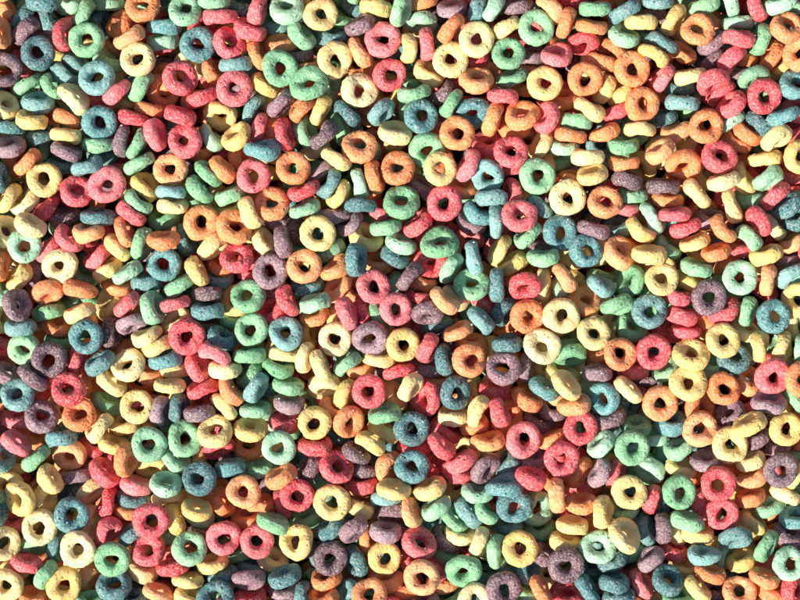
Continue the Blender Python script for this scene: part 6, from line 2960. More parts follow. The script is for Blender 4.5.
-240.5 74.1 -74.4 0.06 -0.85 0
-82.5 297.3 -78.3 -0.74 0.41 4
75.7 32.1 -78.7 0.15 0.16 5
-202.0 -2.2 -87.4 0.45 -0.56 2
76.2 -272.1 -74.8 -0.17 0.21 2
-222.5 -99.2 -76.5 0.31 0.01 1
55.0 346.1 -75.1 -0.14 -0.07 1
412.3 -25.8 -70.9 -0.24 0.08 2
82.7 125.0 -77.2 -0.20 0.13 1
282.2 123.0 -76.6 0.89 -0.18 3
-162.5 319.4 -84.8 -0.58 0.29 0
281.0 243.5 -88.5 -0.38 -0.85 1
92.1 -160.9 -75.8 0.88 0.30 1
-194.3 -286.2 -77.9 -0.15 -0.33 5
-352.6 -71.0 -76.1 -0.21 -0.22 3
-351.7 375.7 -75.8 -0.03 0.23 4
-122.9 78.1 -75.5 0.07 0.13 1
-391.8 -18.9 -79.0 -0.11 -0.92 5
344.8 210.1 -77.5 0.13 0.09 2
-353.4 -98.7 -82.8 -0.47 -0.88 1
138.6 -77.8 -79.8 -0.09 -0.92 1
-423.3 -98.7 -79.3 0.23 -0.14 0
-166.2 -98.9 -69.5 -0.36 0.17 4
292.3 -135.2 -79.5 -0.58 -0.36 1
57.2 -90.6 -76.3 -0.09 0.08 2
4.9 18.2 -82.9 -0.77 0.46 0
298.7 149.4 -85.3 0.01 -0.99 1
10.8 -398.0 -76.6 -0.35 0.67 5
-180.2 -198.8 -79.6 0.30 0.57 5
131.9 -239.0 -82.7 -0.28 -0.16 1
170.7 121.1 -84.2 0.11 0.03 5
-322.4 -6.4 -86.0 -0.02 -0.74 0
-387.9 50.2 -82.0 0.68 -0.68 1
-283.3 -49.9 -81.1 -0.59 0.69 1
-49.1 -196.9 -77.1 0.09 -0.12 2
351.6 58.2 -77.9 0.76 -0.21 2
-141.2 -43.2 -83.7 -0.28 -0.00 0
443.0 -281.7 -83.2 -0.55 0.58 3
-301.8 332.8 -86.2 0.90 -0.05 2
-231.7 129.6 -75.8 0.66 0.50 1
-233.5 43.8 -81.5 -0.10 -0.79 2
19.7 174.2 -77.7 -0.89 -0.38 1
-4.2 164.0 -80.7 0.09 0.84 0
244.3 -219.0 -77.4 0.03 0.60 1
232.7 -79.0 -85.1 -0.70 0.44 0
27.8 -310.5 -89.3 0.61 0.44 0
-73.4 124.3 -76.7 -0.11 -0.05 4
37.6 253.4 -78.9 -0.06 -0.10 4
260.0 -107.8 -79.7 0.02 -0.25 0
70.4 94.4 -84.8 -0.79 0.54 3
-207.9 193.4 -75.5 -0.38 0.75 0
-377.2 3.4 -81.1 0.44 -0.80 3
-16.2 -242.6 -82.4 -0.61 -0.75 0
222.3 116.2 -82.4 -0.15 -0.25 5
-155.0 259.7 -71.7 -0.13 0.09 2
-223.7 209.7 -77.0 -0.15 0.50 1
315.2 201.9 -79.2 0.77 -0.40 4
348.8 -117.2 -81.4 0.73 -0.39 5
233.9 -43.9 -81.1 -0.06 0.99 1
193.7 -264.7 -73.7 0.35 -0.09 4
273.9 188.8 -79.6 0.07 -0.11 4
-353.8 163.3 -82.3 0.73 0.03 2
-127.9 135.0 -79.2 -0.69 -0.48 1
410.9 5.2 -78.3 0.35 -0.32 4
-264.8 -0.1 -86.1 -0.80 -0.14 1
-128.0 -210.9 -84.9 -0.68 -0.21 3
35.4 34.6 -71.7 0.04 0.11 0
344.6 311.5 -75.2 0.49 0.66 5
207.4 46.9 -87.7 0.30 0.06 1
312.3 122.7 -80.6 0.83 0.20 1
-218.6 -158.1 -88.0 0.12 -0.37 1
135.1 -203.7 -77.2 -0.90 0.31 1
189.1 -109.6 -80.8 0.82 0.19 3
127.0 87.3 -82.6 0.38 0.68 4
-107.1 -205.9 -82.5 -0.60 -0.22 5
-113.5 -27.4 -75.1 0.53 0.01 4
-316.7 -184.4 -84.6 0.41 -0.88 2
-25.0 215.3 -77.0 -0.37 -0.82 0
192.8 16.3 -83.5 -0.06 -0.60 4
255.5 361.0 -80.8 0.94 -0.19 3
-361.5 192.1 -77.1 -0.31 -0.94 0
390.2 -10.7 -84.7 0.97 0.10 1
-68.6 262.0 -83.5 0.98 -0.06 2
-387.8 -127.8 -73.4 0.35 0.12 0
407.5 -134.4 -89.3 -0.72 0.41 2
-273.2 80.7 -75.1 0.36 -0.93 1
-52.9 323.3 -79.7 0.03 -0.28 0
193.0 -41.7 -83.7 0.21 -0.22 3
178.6 90.4 -76.6 0.88 -0.21 3
'''
# line number of each separate ring | its label
LABELS = '''
6|edge-on purple cereal ring above a teal one and right of an orange one, upper left
7|flat purple cereal ring left of a teal one and below an orange one, upper left
8|flat teal cereal ring below a purple one and below a teal one, upper left
9|edge-on red cereal ring above an edge-on teal one and below a green one, upper left
11|flat green cereal ring below a green one and below a teal one, upper left
21|flat teal cereal ring right of a teal one, top left corner
24|flat orange cereal ring right of an orange one, near top edge, left
25|flat yellow cereal ring above a green one and left of a green one, upper left
28|tilted green ring above a teal one and left of an edge-on red one, upper left
29|tilted red ring below a teal one and right of a tilted orange one, upper left
34|flat orange cereal ring above an orange one and below an orange one, upper left
37|edge-on teal ring right of a yellow one and below an edge-on green one, upper left
38|edge-on yellow cereal ring below a teal one and above an orange one, top left corner
42|flat teal cereal ring above a green one and below a red one, upper left
45|tilted purple cereal ring above a teal one and below a teal one, upper left
51|edge-on red cereal ring above a green one and right of a red one, upper left
53|flat red ring left of a green one and left of an orange one, upper left
56|flat teal cereal ring above a red one and above an orange one, upper left
62|tilted red ring right of a teal one and right of a red one, upper left
68|tilted green cereal ring above a green one and above a teal one, upper middle
69|flat yellow cereal ring above a teal one, near top edge, middle
70|edge-on green cereal ring below a green one and above a purple one, upper middle
73|flat green ring left of a flat green one and below an orange one, upper middle
75|flat green cereal ring right of a green one and above a yellow one, upper middle
77|flat yellow cereal ring left of an orange one and below a teal one, upper middle
79|flat red ring above a yellow one and left of an edge-on yellow one, upper left
83|tilted yellow cereal ring below a flat red one and above a green one, upper left
87|tilted yellow cereal ring below a yellow one and below a teal one, upper left
94|edge-on teal ring right of a yellow one and left of a red one, upper left
101|flat red cereal ring above a red one and below a green one, upper middle
102|edge-on green ring left of a purple one and right of a green one, upper middle
105|edge-on purple ring above an orange one and above a red one, near top edge, middle
110|flat yellow ring left of a green one and left of a yellow one, upper middle
111|flat yellow cereal ring left of a yellow one and above a purple one, upper middle
112|edge-on orange cereal ring right of a yellow one and below a purple one, upper middle
113|flat red cereal ring below a red one and right of a yellow one, upper middle
114|edge-on yellow cereal ring below a yellow one and below a red one, upper middle
115|flat yellow cereal ring left of a red one and above a teal one, upper middle
118|rightmost tilted orange cereal ring right of a yellow one, upper middle
120|tilted teal cereal ring above an orange one and left of a red one, upper middle
121|edge-on teal cereal ring above a yellow one, third from the right, upper middle
122|flat teal cereal ring left of a green one and below a green one, upper middle
123|tilted yellow ring left of a teal one and below an edge-on teal one, upper middle
124|tilted orange ring left of a yellow one and above an edge-on orange one, upper middle
125|tilted green ring below a teal one and right of a flat orange one, upper middle
126|flat orange cereal ring above a yellow one and below a teal one, upper middle
133|flat green cereal ring above a red one and above a purple one, upper right
134|flat green cereal ring above a green one and below a yellow one, upper middle
142|tilted red ring below a green one and above a yellow one, near top edge, right
143|edge-on red cereal ring right of a red one, second from the left, upper right
144|tilted green cereal ring below a teal one and right of an orange one, upper right
147|leftmost flat orange cereal ring above a yellow one, upper right
148|flat orange ring above a flat orange one and left of a red one, upper right
151|flat yellow ring above an edge-on red one and right of an orange one, upper right
155|tilted orange cereal ring right of an orange one and above an orange one, upper middle
158|edge-on red cereal ring below a yellow one and above a yellow one, upper right
164|edge-on orange ring left of green, right of edge-on green and below red ones, upper right
165|flat orange cereal ring below an orange one and above a green one, upper right
167|tilted red ring right of a red one and left of a yellow one, upper middle
177|flat orange ring right of a yellow one and above an orange one, top right corner
186|edge-on red cereal ring right of a yellow one and below a purple one, upper right
188|edge-on red cereal ring below a green one and above a green one, upper right
189|flat orange cereal ring above a red one and left of a green one, upper right
194|edge-on red cereal ring above a red one and below a green one, top right corner
201|tilted orange cereal ring above an orange one, cut by right edge, upper right
206|tilted green ring above a red one and right of a red one, top right corner
207|flat red cereal ring below a green one and above a teal one, upper right
208|tilted teal cereal ring right of a red one and below an orange one, upper right
212|edge-on yellow ring below a teal one and right of an orange one, near right edge
214|edge-on orange cereal ring left of an orange one, sixth from the right, upper right
224|flat yellow cereal ring above a red one and left of a teal one, upper left
225|tilted red cereal ring above a purple one and below a teal one, upper left
226|flat red cereal ring right of a red one, second from the left, upper left
227|edge-on green cereal ring right of a red one and below a green one, upper left
228|flat orange cereal ring below a red one and above a teal one, upper left
229|edge-on yellow ring left of an orange one and left of a teal one, upper left
235|edge-on purple cereal ring below a red one and left of a teal one, middle left
246|edge-on orange cereal ring above a teal one and right of a green one, middle left
248|edge-on yellow cereal ring above a green one and below a yellow one, near left edge
250|flat green cereal ring below a yellow one and above a yellow one, middle left
261|edge-on green cereal ring above an orange one and left of a green one, upper left
263|flat red ring above a flat orange one and below an edge-on teal one, upper left
264|flat orange cereal ring above a red one and left of a purple one, upper middle
267|flat orange cereal ring below a red one and left of a green one, at centre
268|edge-on green ring right of an orange one and above a flat yellow one, at centre
273|flat orange cereal ring above a yellow one and above a teal one, middle left
274|tilted orange ring right of an orange one and above a tilted red one, middle left
275|rightmost edge-on yellow cereal ring left of an orange one, middle left
277|edge-on yellow cereal ring below an orange one and right of a teal one, middle left
278|edge-on yellow ring right of a red one and left of a purple one, middle left
282|flat yellow cereal ring above an orange one and below a green one, at centre
285|flat orange cereal ring above a green one and left of a green one, upper middle
286|flat yellow cereal ring below a flat orange one and above a red one, upper middle
290|tilted green cereal ring below an orange one and above a red one, at centre
292|flat red cereal ring below a yellow one and right of a purple one, at centre
295|edge-on red ring below a green one and right of an edge-on green one, at centre
298|edge-on green cereal ring right of a yellow one and above a teal one, at centre
299|tilted green cereal ring above a green one and above a red one, in dead centre
303|tilted teal cereal ring below a red one and above a teal one, upper middle
308|flat red cereal ring right of a teal one and above a green one, at centre
309|flat green cereal ring below a yellow one and above a teal one, upper right
314|flat teal cereal ring below a yellow one and left of a purple one, middle right
315|flat yellow cereal ring right of a green one and above a teal one, upper right
318|edge-on yellow ring below an edge-on yellow one and left of an orange one, upper right
319|flat orange cereal ring left of a green one and above a teal one, middle right
321|edge-on purple cereal ring left of a purple one and below an orange one, upper right
326|flat teal cereal ring right of a teal one and below a purple one, middle right
327|tilted orange cereal ring right of a teal one and above a green one, middle right
330|tilted orange cereal ring left of a red one, second from the right, upper right
331|tilted red cereal ring right of an orange one, fifth from the left, upper right
334|rightmost edge-on green cereal ring above a red one, upper right
336|edge-on yellow cereal ring below an orange one and above a tilted purple one, upper right
353|edge-on yellow cereal ring above a tilted green one and below a yellow one, middle right
364|flat yellow cereal ring above an orange one and below a red one, middle left
365|flat teal cereal ring below an orange one and above a green one, middle left
374|tilted purple cereal ring below a yellow one and above a teal one, middle left
375|edge-on orange cereal ring below a yellow one and below a purple one, middle left
376|edge-on orange cereal ring above a yellow one and below a tilted green one, middle left
381|edge-on green ring left of a red one and right of a red one, middle left
384|flat teal cereal ring above a teal one and below a yellow one, middle left
390|flat red cereal ring above a red one and below a yellow one, middle left
392|tilted green cereal ring left of a purple one and below a teal one, middle left
393|flat purple cereal ring above a red one and below a green one, middle left
396|edge-on teal cereal ring below a teal one and above an orange one, middle left
397|tilted yellow cereal ring right of a teal one and below a yellow one, middle left
407|tilted red cereal ring left of a yellow one and above a teal one, middle left
409|flat purple cereal ring below a yellow one and below a purple one, at centre
410|flat orange cereal ring below a yellow one and below a purple one, at centre
418|flat green cereal ring above a green one and right of a yellow one, middle left
426|flat green cereal ring below a green one and above a green one, middle left
427|flat teal cereal ring below a red one and above a yellow one, at centre
429|rightmost edge-on teal cereal ring right of a red one, middle left
431|edge-on red cereal ring below a red one and left of a red one, middle left
433|edge-on green ring below a flat green one and right of a yellow one, middle left
437|edge-on yellow cereal ring below a flat yellow one and above a yellow one, at centre
438|flat yellow cereal ring below a red one and above a green one, at centre
444|edge-on teal cereal ring above a red one and below a yellow one, in dead centre
447|flat red cereal ring below a teal one and below an orange one, at centre
452|rightmost tilted green cereal ring left of a teal one, at centre
455|edge-on red cereal ring above a flat yellow one and below an orange one, at centre
458|tilted red cereal ring above a yellow one and left of a red one, at centre
462|edge-on purple ring above an edge-on teal one and below a red one, in dead centre
465|edge-on teal cereal ring left of a teal one and above an orange one, at centre
466|tilted purple cereal ring left of a yellow one and below a red one, at centre
467|flat yellow cereal ring below a red one and above a red one, at centre
468|edge-on red cereal ring above a purple one and below a teal one, at centre
473|flat orange cereal ring above a teal one and below an orange one, at centre
482|edge-on green ring below a flat teal one and above an edge-on yellow one, middle right
483|tilted red cereal ring above an orange one and below a yellow one, at centre
486|edge-on teal cereal ring left of a green one and above a green one, middle right
487|tilted green cereal ring above a flat teal one and below an orange one, middle right
488|tilted orange cereal ring right of a yellow one, fourth from the left, middle right
490|flat orange cereal ring below a red one and above a teal one, at centre
491|flat yellow ring above a flat yellow one and left of an orange one, middle right
492|edge-on teal cereal ring left of orange, below teal and right of red ones, at centre
493|flat yellow cereal ring below a tilted orange one and above an orange one, middle right
494|flat yellow cereal ring left of a green one and above a purple one, middle right
495|edge-on teal cereal ring below a flat orange one and above a purple one, at centre
496|edge-on green cereal ring right of a yellow one, fifth from the left, middle right
498|flat orange ring left of a flat red one and below a green one, middle right
499|flat purple cereal ring right of an orange one and below a teal one, at centre
501|edge-on purple cereal ring left of a red one and below an orange one, middle right
505|tilted green cereal ring above a flat orange one and below a green one, middle right
511|flat yellow ring above a teal one and right of a tilted green one, middle right
513|flat green cereal ring above a green one and above a red one, middle right
516|flat purple cereal ring left of a green one and below a green one, middle right
517|flat teal cereal ring below a yellow one and below a green one, middle right
518|flat teal cereal ring above a yellow one and below an orange one, middle right
525|flat yellow cereal ring above a teal one and below a red one, middle right
526|tilted yellow cereal ring above a flat yellow one and below a red one, middle right
527|tilted teal cereal ring above an orange one and below a yellow one, near right edge
528|flat red cereal ring left of a yellow one and above a green one, middle right
540|flat teal cereal ring above a red one and below a purple one, middle left
541|flat red cereal ring below a purple one and above an orange one, middle left
542|edge-on yellow cereal ring above green, below teal and right of orange ones, middle left
543|edge-on yellow cereal ring above a purple one and above a teal one, middle left
546|edge-on green cereal ring right of an orange one and below a yellow one, lower left
547|flat yellow cereal ring left of a purple one and above a yellow one, lower left
548|edge-on purple cereal ring above a green one and left of a teal one, lower left
550|tilted purple cereal ring left of an orange one and above an orange one, lower left
551|flat orange cereal ring below a red one and below an orange one, lower left
554|edge-on red cereal ring below a red one and above a teal one, near left edge
557|flat orange cereal ring below a teal one and above a purple one, lower left
560|edge-on orange cereal ring above a red one and below a yellow one, lower left
561|flat green cereal ring left of a green one and below a purple one, lower left
562|flat green cereal ring below a teal one and below a purple one, lower left
565|edge-on red ring above a yellow one and right of an edge-on purple one, lower left
567|edge-on yellow cereal ring left of a purple one and above a yellow one, lower left
577|edge-on orange cereal ring below a yellow one and right of a red one, middle left
580|edge-on green cereal ring above a purple one and below a yellow one, at centre
585|tilted yellow ring right of a green one and below an edge-on yellow one, lower left
586|tilted yellow cereal ring above a flat orange one and below a green one, lower left
589|flat green cereal ring right of a yellow one and below a red one, lower middle
591|flat yellow cereal ring right of a purple one and above a red one, lower middle
593|edge-on teal cereal ring right of a teal one and above an orange one, lower left
595|edge-on orange cereal ring below a green one and left of a purple one, lower middle
596|flat teal ring above a yellow one and left of an edge-on teal one, lower left
597|tilted green cereal ring left of a teal one and above a yellow one, lower left
599|tilted red cereal ring above a yellow one and right of a purple one, lower middle
604|flat red cereal ring above an orange one and above a green one, at centre
605|edge-on yellow cereal ring left of a red one, fourth from the right, centre
606|tilted red ring right of a yellow one and left of a yellow one, at centre
607|tilted teal cereal ring below an orange one and below a teal one, at centre
609|edge-on green cereal ring below a red one and below a yellow one, lower middle
611|flat teal cereal ring below a red one and below a yellow one, lower middle
612|tilted orange cereal ring below a red one and above a purple one, lower middle
617|edge-on orange cereal ring left of a red one and below a red one, lower middle
621|flat teal ring right of an orange one and left of a red one, lower middle
622|edge-on red ring above an edge-on red one and below an edge-on red one, lower middle
626|tilted purple ring above a green one and right of an edge-on red one, lower middle
633|edge-on red cereal ring above an orange one and below an edge-on red one, lower middle
634|edge-on orange ring above a purple one and left of an edge-on purple one, at centre
636|edge-on yellow cereal ring right of teal, above edge-on orange and below yellow ones, middle right
637|tilted teal cereal ring above a purple one and left of a teal one, middle right
641|flat red cereal ring above a red one and left of a green one, lower right
642|flat red cereal ring above a teal one and above a purple one, lower middle
644|flat red cereal ring below a red one and right of a purple one, lower right
645|edge-on green cereal ring left of a green one and above a purple one, lower right
646|flat green ring right of a green one and left of a green one, lower right
652|edge-on red cereal ring above a green one and right of a teal one, lower middle
653|edge-on teal cereal ring above a teal one and below a teal one, lower middle
656|edge-on purple cereal ring below a green one and right of an orange one, lower right
661|flat yellow cereal ring right of orange, above orange and right of green ones, middle right
662|flat orange cereal ring above a purple one and below a teal one, middle right
663|flat orange cereal ring above a teal one and below a purple one, lower right
665|tilted purple cereal ring above a yellow one and below a red one, lower right
667|tilted purple ring right of an orange one and left of a yellow one, lower right
668|edge-on yellow cereal ring right of a purple one, second from the right, lower right
671|flat orange cereal ring left of a purple one and below an orange one, lower right
672|flat yellow cereal ring below a purple one and above a purple one, lower right
674|edge-on green cereal ring left of a purple one and above a yellow one, lower right
675|flat yellow cereal ring right of an orange one and below a purple one, lower right
677|edge-on yellow cereal ring left of a purple one and above an orange one, lower right
678|flat purple cereal ring above a yellow one and below a purple one, lower right
680|flat red cereal ring above a red one and below a purple one, bottom right corner
684|tilted purple cereal ring above a red one and left of a yellow one, lower right
691|flat red cereal ring above a purple one and below a yellow one, near right edge
692|tilted yellow ring left of a yellow one and below a yellow one, bottom left corner
695|flat teal cereal ring above a yellow one and above a teal one, lower left
701|flat yellow cereal ring left of a teal one and above a green one, lower left
703|flat red cereal ring above a red one and left of a yellow one, lower left
705|edge-on red cereal ring right of a yellow one and above a green one, lower left
710|tilted yellow cereal ring left of a green one, cut by left edge, lower left
711|flat yellow cereal ring below a teal one and above an orange one, lower left
712|flat red cereal ring below a red one and right of a green one, lower left
713|flat green cereal ring above a teal one and below a red one, lower left
718|flat yellow ring below a red one and left of an orange one, bottom left corner
720|flat yellow cereal ring below a yellow one and right of an orange one, lower left
722|tilted teal cereal ring below a green one and left of a yellow one, lower left
732|flat orange cereal ring below a teal one and below a green one, lower left
734|edge-on yellow cereal ring below a teal one and left of an orange one, lower left
737|flat red cereal ring above a green one and below a purple one, lower middle
738|flat yellow ring left of a red one and right of a green one, lower middle
739|edge-on green ring left of an edge-on green one and below an orange one, lower middle
741|flat red ring left of a flat red one and above a yellow one, lower left
742|flat red cereal ring right of a red one and below an orange one, lower left
744|flat green ring left of a red one and below an edge-on yellow one, lower left
745|edge-on yellow ring below a red one and right of an edge-on yellow one, lower left
747|tilted yellow cereal ring left of a purple one and below a green one, lower middle
750|edge-on yellow cereal ring above a yellow one, near bottom edge, left
755|edge-on purple cereal ring left of a purple one and above a red one, lower left
756|edge-on teal ring above an edge-on purple one and left of a teal one, lower middle
758|flat purple cereal ring above an orange one and below a teal one, lower middle
767|edge-on yellow cereal ring above an orange one and right of a red one, lower middle
772|edge-on orange cereal ring above a red one and right of a teal one, lower middle
773|edge-on green ring right of an edge-on orange one and below a yellow one, lower middle
774|edge-on green cereal ring above a teal one and above a green one, lower middle
778|edge-on purple cereal ring left of a purple one and below a yellow one, lower middle
780|edge-on purple cereal ring above a yellow one and below a purple one, lower middle
781|tilted red cereal ring above an orange one and below an orange one, lower middle
785|flat yellow cereal ring below a purple one and above an orange one, lower middle
787|flat orange ring below a tilted red one and right of an orange one, lower middle
789|tilted green ring below a yellow one and above a yellow one, near bottom edge, middle
793|flat orange ring left of an orange one and right of a teal one, lower middle
805|edge-on orange cereal ring above a yellow one and right of an orange one, lower right
806|edge-on yellow ring left of a flat yellow one and above a green one, lower right
807|flat teal cereal ring below a teal one and above a teal one, lower middle
808|tilted green cereal ring below a red one and above a green one, lower right
809|edge-on yellow cereal ring above a yellow one and right of a green one, lower right
811|tilted yellow cereal ring above a teal one and below a green one, lower right
812|flat green cereal ring right of a purple one and below a yellow one, lower right
814|flat yellow cereal ring above a teal one and below a teal one, lower middle
816|flat yellow cereal ring below a red one and above a green one, lower right
820|flat purple cereal ring below a yellow one and above a red one, lower right
822|edge-on teal cereal ring below a teal one and above a teal one, lower right
826|flat purple ring right of a yellow one and right of a teal one, lower middle
835|flat green cereal ring above a green one and below a yellow one, lower right
836|flat red cereal ring below a red one and above a teal one, bottom right corner
837|edge-on orange cereal ring left of a green one and below an orange one, lower right
839|rightmost edge-on green cereal ring right of an orange one, lower right
841|edge-on green cereal ring below a green one and left of a red one, lower right
847|edge-on teal cereal ring below a red one and above a yellow one, lower right
850|flat green cereal ring right of an orange one and above a red one, lower right
851|edge-on purple cereal ring above a teal one and above a red one, lower right
852|edge-on teal cereal ring left of a teal one and above an orange one, lower right
855|edge-on yellow cereal ring above an orange one and below a teal one, lower right
858|edge-on red cereal ring below a purple one, cut by bottom edge, lower right
859|tilted teal ring below a purple one and right of an edge-on red one, lower right
861|edge-on orange ring left of a green one and left of a red one, lower right
862|tilted orange ring below a yellow one and right of an orange one, bottom right corner
'''

# ------------------------------------------------------------------ materials
def srgb(r, g, b):
    f = lambda v: (v/255/12.92) if v/255 <= 0.04045 else ((v/255+0.055)/1.055)**2.4
    return (f(r), f(g), f(b), 1)

PALETTE = {   # dye range of each flavour (from one ring to the next)
    'orange': [srgb(252,162,86), srgb(240,132,60), srgb(254,184,120)],
    'yellow': [srgb(250,225,150), srgb(242,204,110), srgb(252,235,178)],
    'red': [srgb(240,92,104), srgb(228,58,70), srgb(248,128,134)],
    'green': [srgb(154,212,160), srgb(108,178,124), srgb(180,226,192)],
    'teal': [srgb(88,160,160), srgb(46,112,118), srgb(136,192,186)],
    'purple': [srgb(148,106,122), srgb(102,68,80), srgb(172,138,150)],
}

def dough_material(name):
    m = bpy.data.materials.new(name + '_cereal'); m.use_nodes = True
    nt = m.node_tree; N = nt.nodes; L = nt.links
    bs = N['Principled BSDF']
    def node(t, **kw):
        n = N.new(t)
        for k, v in kw.items(): setattr(n, k, v)
        return n
    def math_(op, a, b, clamp=False):
        n = node('ShaderNodeMath', operation=op, use_clamp=clamp)
        for i, v in enumerate((a, b)):
            if isinstance(v, (int, float)): n.inputs[i].default_value = v
            else: L.new(v, n.inputs[i])
        return n.outputs[0]
    def mix(f, a, b, mode='MIX'):
        n = node('ShaderNodeMix', data_type='RGBA', blend_type=mode)
        if isinstance(f, (int, float)): n.inputs[0].default_value = f
        else: L.new(f, n.inputs[0])
        for i, v in ((6, a), (7, b)):
            if isinstance(v, tuple): n.inputs[i].default_value = v
            else: L.new(v, n.inputs[i])
        return n.outputs[2]
    def mapr(v, a, b, c, d):
        n = node('ShaderNodeMapRange'); L.new(v, n.inputs[0])
        for i, x in enumerate((a, b, c, d)): n.inputs[i+1].default_value = x
        return n.outputs[0]
    pal = PALETTE[name]
    info = node('ShaderNodeObjectInfo')
    att = node('ShaderNodeAttribute', attribute_name='tint')
    rnd = math_('FRACT', math_('ADD', info.outputs['Random'], att.outputs['Fac']), 0)
    ramp = node('ShaderNodeValToRGB'); L.new(rnd, ramp.inputs[0])
    e = ramp.color_ramp.elements
    e[0].color = pal[0]; e[1].color = pal[-1]
    for i, c in enumerate(pal[1:-1]):
        q = e.new((i+1)/(len(pal)-1)); q.color = c
    tc = node('ShaderNodeTexCoord')
    off = node('ShaderNodeVectorMath', operation='SCALE'); off.inputs[0].default_value = (3.1, 1.7, 2.3)
    L.new(rnd, off.inputs['Scale'])
    add = node('ShaderNodeVectorMath', operation='ADD')
    sc = node('ShaderNodeVectorMath', operation='SCALE'); sc.inputs['Scale'].default_value = 1/0.015
    L.new(tc.outputs['Object'], sc.inputs[0]); L.new(sc.outputs[0], add.inputs[0]); L.new(off.outputs[0], add.inputs[1])
    P = add.outputs[0]
    def nz(scale, detail=2, rough=.5):
        n = node('ShaderNodeTexNoise'); L.new(P, n.inputs['Vector'])
        n.inputs['Scale'].default_value = scale; n.inputs['Detail'].default_value = detail
        n.inputs['Roughness'].default_value = rough
        return n.outputs['Fac']
    mottle = nz(4.5, 3, .6); crust = nz(17, 4, .7); grain = nz(40, 3, .75)
    c = ramp.outputs[0]
    deep = mix(.55, c, mix(1.0, c, pal[1], 'MULTIPLY'))
    c = mix(mapr(mottle, .35, .62, .38, 0.0), c, deep)                    # uneven dye
    frost = mapr(crust, .47, .64, 0, 0.42)
    c = mix(frost, c, (.88, .81, .70, 1))                                   # sugar crust
    vo = node('ShaderNodeTexVoronoi'); L.new(P, vo.inputs['Vector']); vo.inputs['Scale'].default_value = 6.2
    vo.inputs['Randomness'].default_value = 1
    sp = node('ShaderNodeTexVoronoi'); L.new(P, sp.inputs['Vector']); sp.inputs['Scale'].default_value = 13
    pit = mapr(vo.outputs['Distance'], .12, .30, 1, 0)                      # open pores
    gate = mapr(nz(5, 1), .50, .58, 0, 1)
    pit = math_('MULTIPLY', pit, gate)
    speck = math_('MULTIPLY', mapr(sp.outputs['Distance'], .08, .2, 1, 0), mapr(nz(6.3, 1), .5, .56, 0, 1))
    amt = {'green': .62, 'teal': .7, 'purple': .65, 'red': .35, 'orange': .2, 'yellow': .08}[name]
    dark = mix(1.0, pal[1], pal[1], 'MULTIPLY')
    c = mix(math_('MULTIPLY', pit, amt), c, dark)
    c = mix(math_('MULTIPLY', speck, amt), c, dark)
    c = mix(mapr(grain, .63, .69, 0, .75), c, (.9, .88, .84, 1))            # sugar crystals
    L.new(c, bs.inputs['Base Color'])
    h = math_('ADD', math_('MULTIPLY', crust, .9), math_('MULTIPLY', grain, .35))
    h = math_('SUBTRACT', h, math_('MULTIPLY', pit, .8))
    h = math_('SUBTRACT', h, math_('MULTIPLY', speck, .3))
    bp = node('ShaderNodeBump'); bp.inputs['Strength'].default_value = 0.75
    bp.inputs['Distance'].default_value = 0.0008
    L.new(h, bp.inputs['Height']); L.new(bp.outputs[0], bs.inputs['Normal'])
    L.new(mapr(grain, .4, .65, .62, .30), bs.inputs['Roughness'])
    bs.inputs['Specular IOR Level'].default_value = .5
    bs.inputs['Subsurface Weight'].default_value = 0.22
    bs.inputs['Subsurface Radius'].default_value = (1.0, .6, .4)
    bs.inputs['Subsurface Scale'].default_value = 0.0016
    return m
MATS = [dough_material(n) for n in NAMES]

# ------------------------------------------------------------------ ring shapes
def ring_coords(seed, nu, nv):
    """Puffed dough ring: uneven tube, slightly oval, lumpy crust.  Heap units."""
    r = random.Random(seed)
    odd = seed % 3 == 0                          # every third shape is badly puffed
    oval = r.uniform(-.045, .045)*(1.7 if odd else 1); ph = [r.uniform(0, 6.28) for _ in range(9)]
    a0 = r.uniform(5.7, 6.5); b0 = r.uniform(6.7, 7.8); warp = r.uniform(.8, 1.7) if odd else r.uniform(.1, .8)
    lob = .12 if odd else r.uniform(.03, .09)
    co = np.empty((nu*nv, 3)); k = 0
    so = Vector((seed*7.31, seed*3.17, seed*1.9))
    for i in range(nu):
        th = 2*math.pi*i/nu
        thick = 1 + lob*math.sin(th+ph[0]) + .06*math.sin(2*th+ph[1]) + .04*math.sin(3*th+ph[2])
        hole = 1 + .045*math.sin(3*th+ph[8]) + .06*math.sin(2*th+ph[3]) + .03*math.sin(4*th+ph[4])
        Rm = 11.9*(1 + oval*math.cos(2*th+ph[3]) + .018*math.cos(3*th+ph[4]) + .012*math.cos(5*th+ph[5]))
        a = a0*thick; b = b0*(1 + .10*math.sin(th+ph[6]) + .05*math.sin(3*th+ph[7]))
        zc = warp*math.sin(2*th+ph[5])
        for j in range(nv):
            f = 2*math.pi*j/nv; cf, sf = math.cos(f), math.sin(f)
            q = .88                                # a touch boxier than an ellipse
            ai = a*(hole if cf < 0 else 1)
            x = ai*math.copysign(abs(cf)**q, cf); z = b*math.copysign(abs(sf)**q, sf)
            p = Vector(((Rm+x)*math.cos(th), (Rm+x)*math.sin(th), z+zc))
            n = Vector((cf*math.cos(th), cf*math.sin(th), sf))
            d = .8*noise.noise(p*.12+so) + .5*noise.noise(p*.27+so) + .3*noise.noise(p*.6+so) + .24*noise.noise(p*1.25+so)
            pit = noise.noise(p*.40+so*2)
            if pit > .40: d -= (pit-.40)*4.5       # blister holes
            pit = noise.noise(p*.95+so*3)
            if pit > .38: d -= (pit-.38)*2.2       # small pores
            if cf < 0: d *= 1 + .45*cf               # the hole is rounder than the outside
            co[k] = p + n*d; k += 1
    return co
def ring_faces(nu, nv):
    i = np.arange(nu)[:, None]; j = np.arange(nv)[None, :]
    i2 = (i+1) % nu; j2 = (j+1) % nv
    return np.stack([i*nv+j, i2*nv+j, i2*nv+j2, i*nv+j2], -1).reshape(-1, 4)
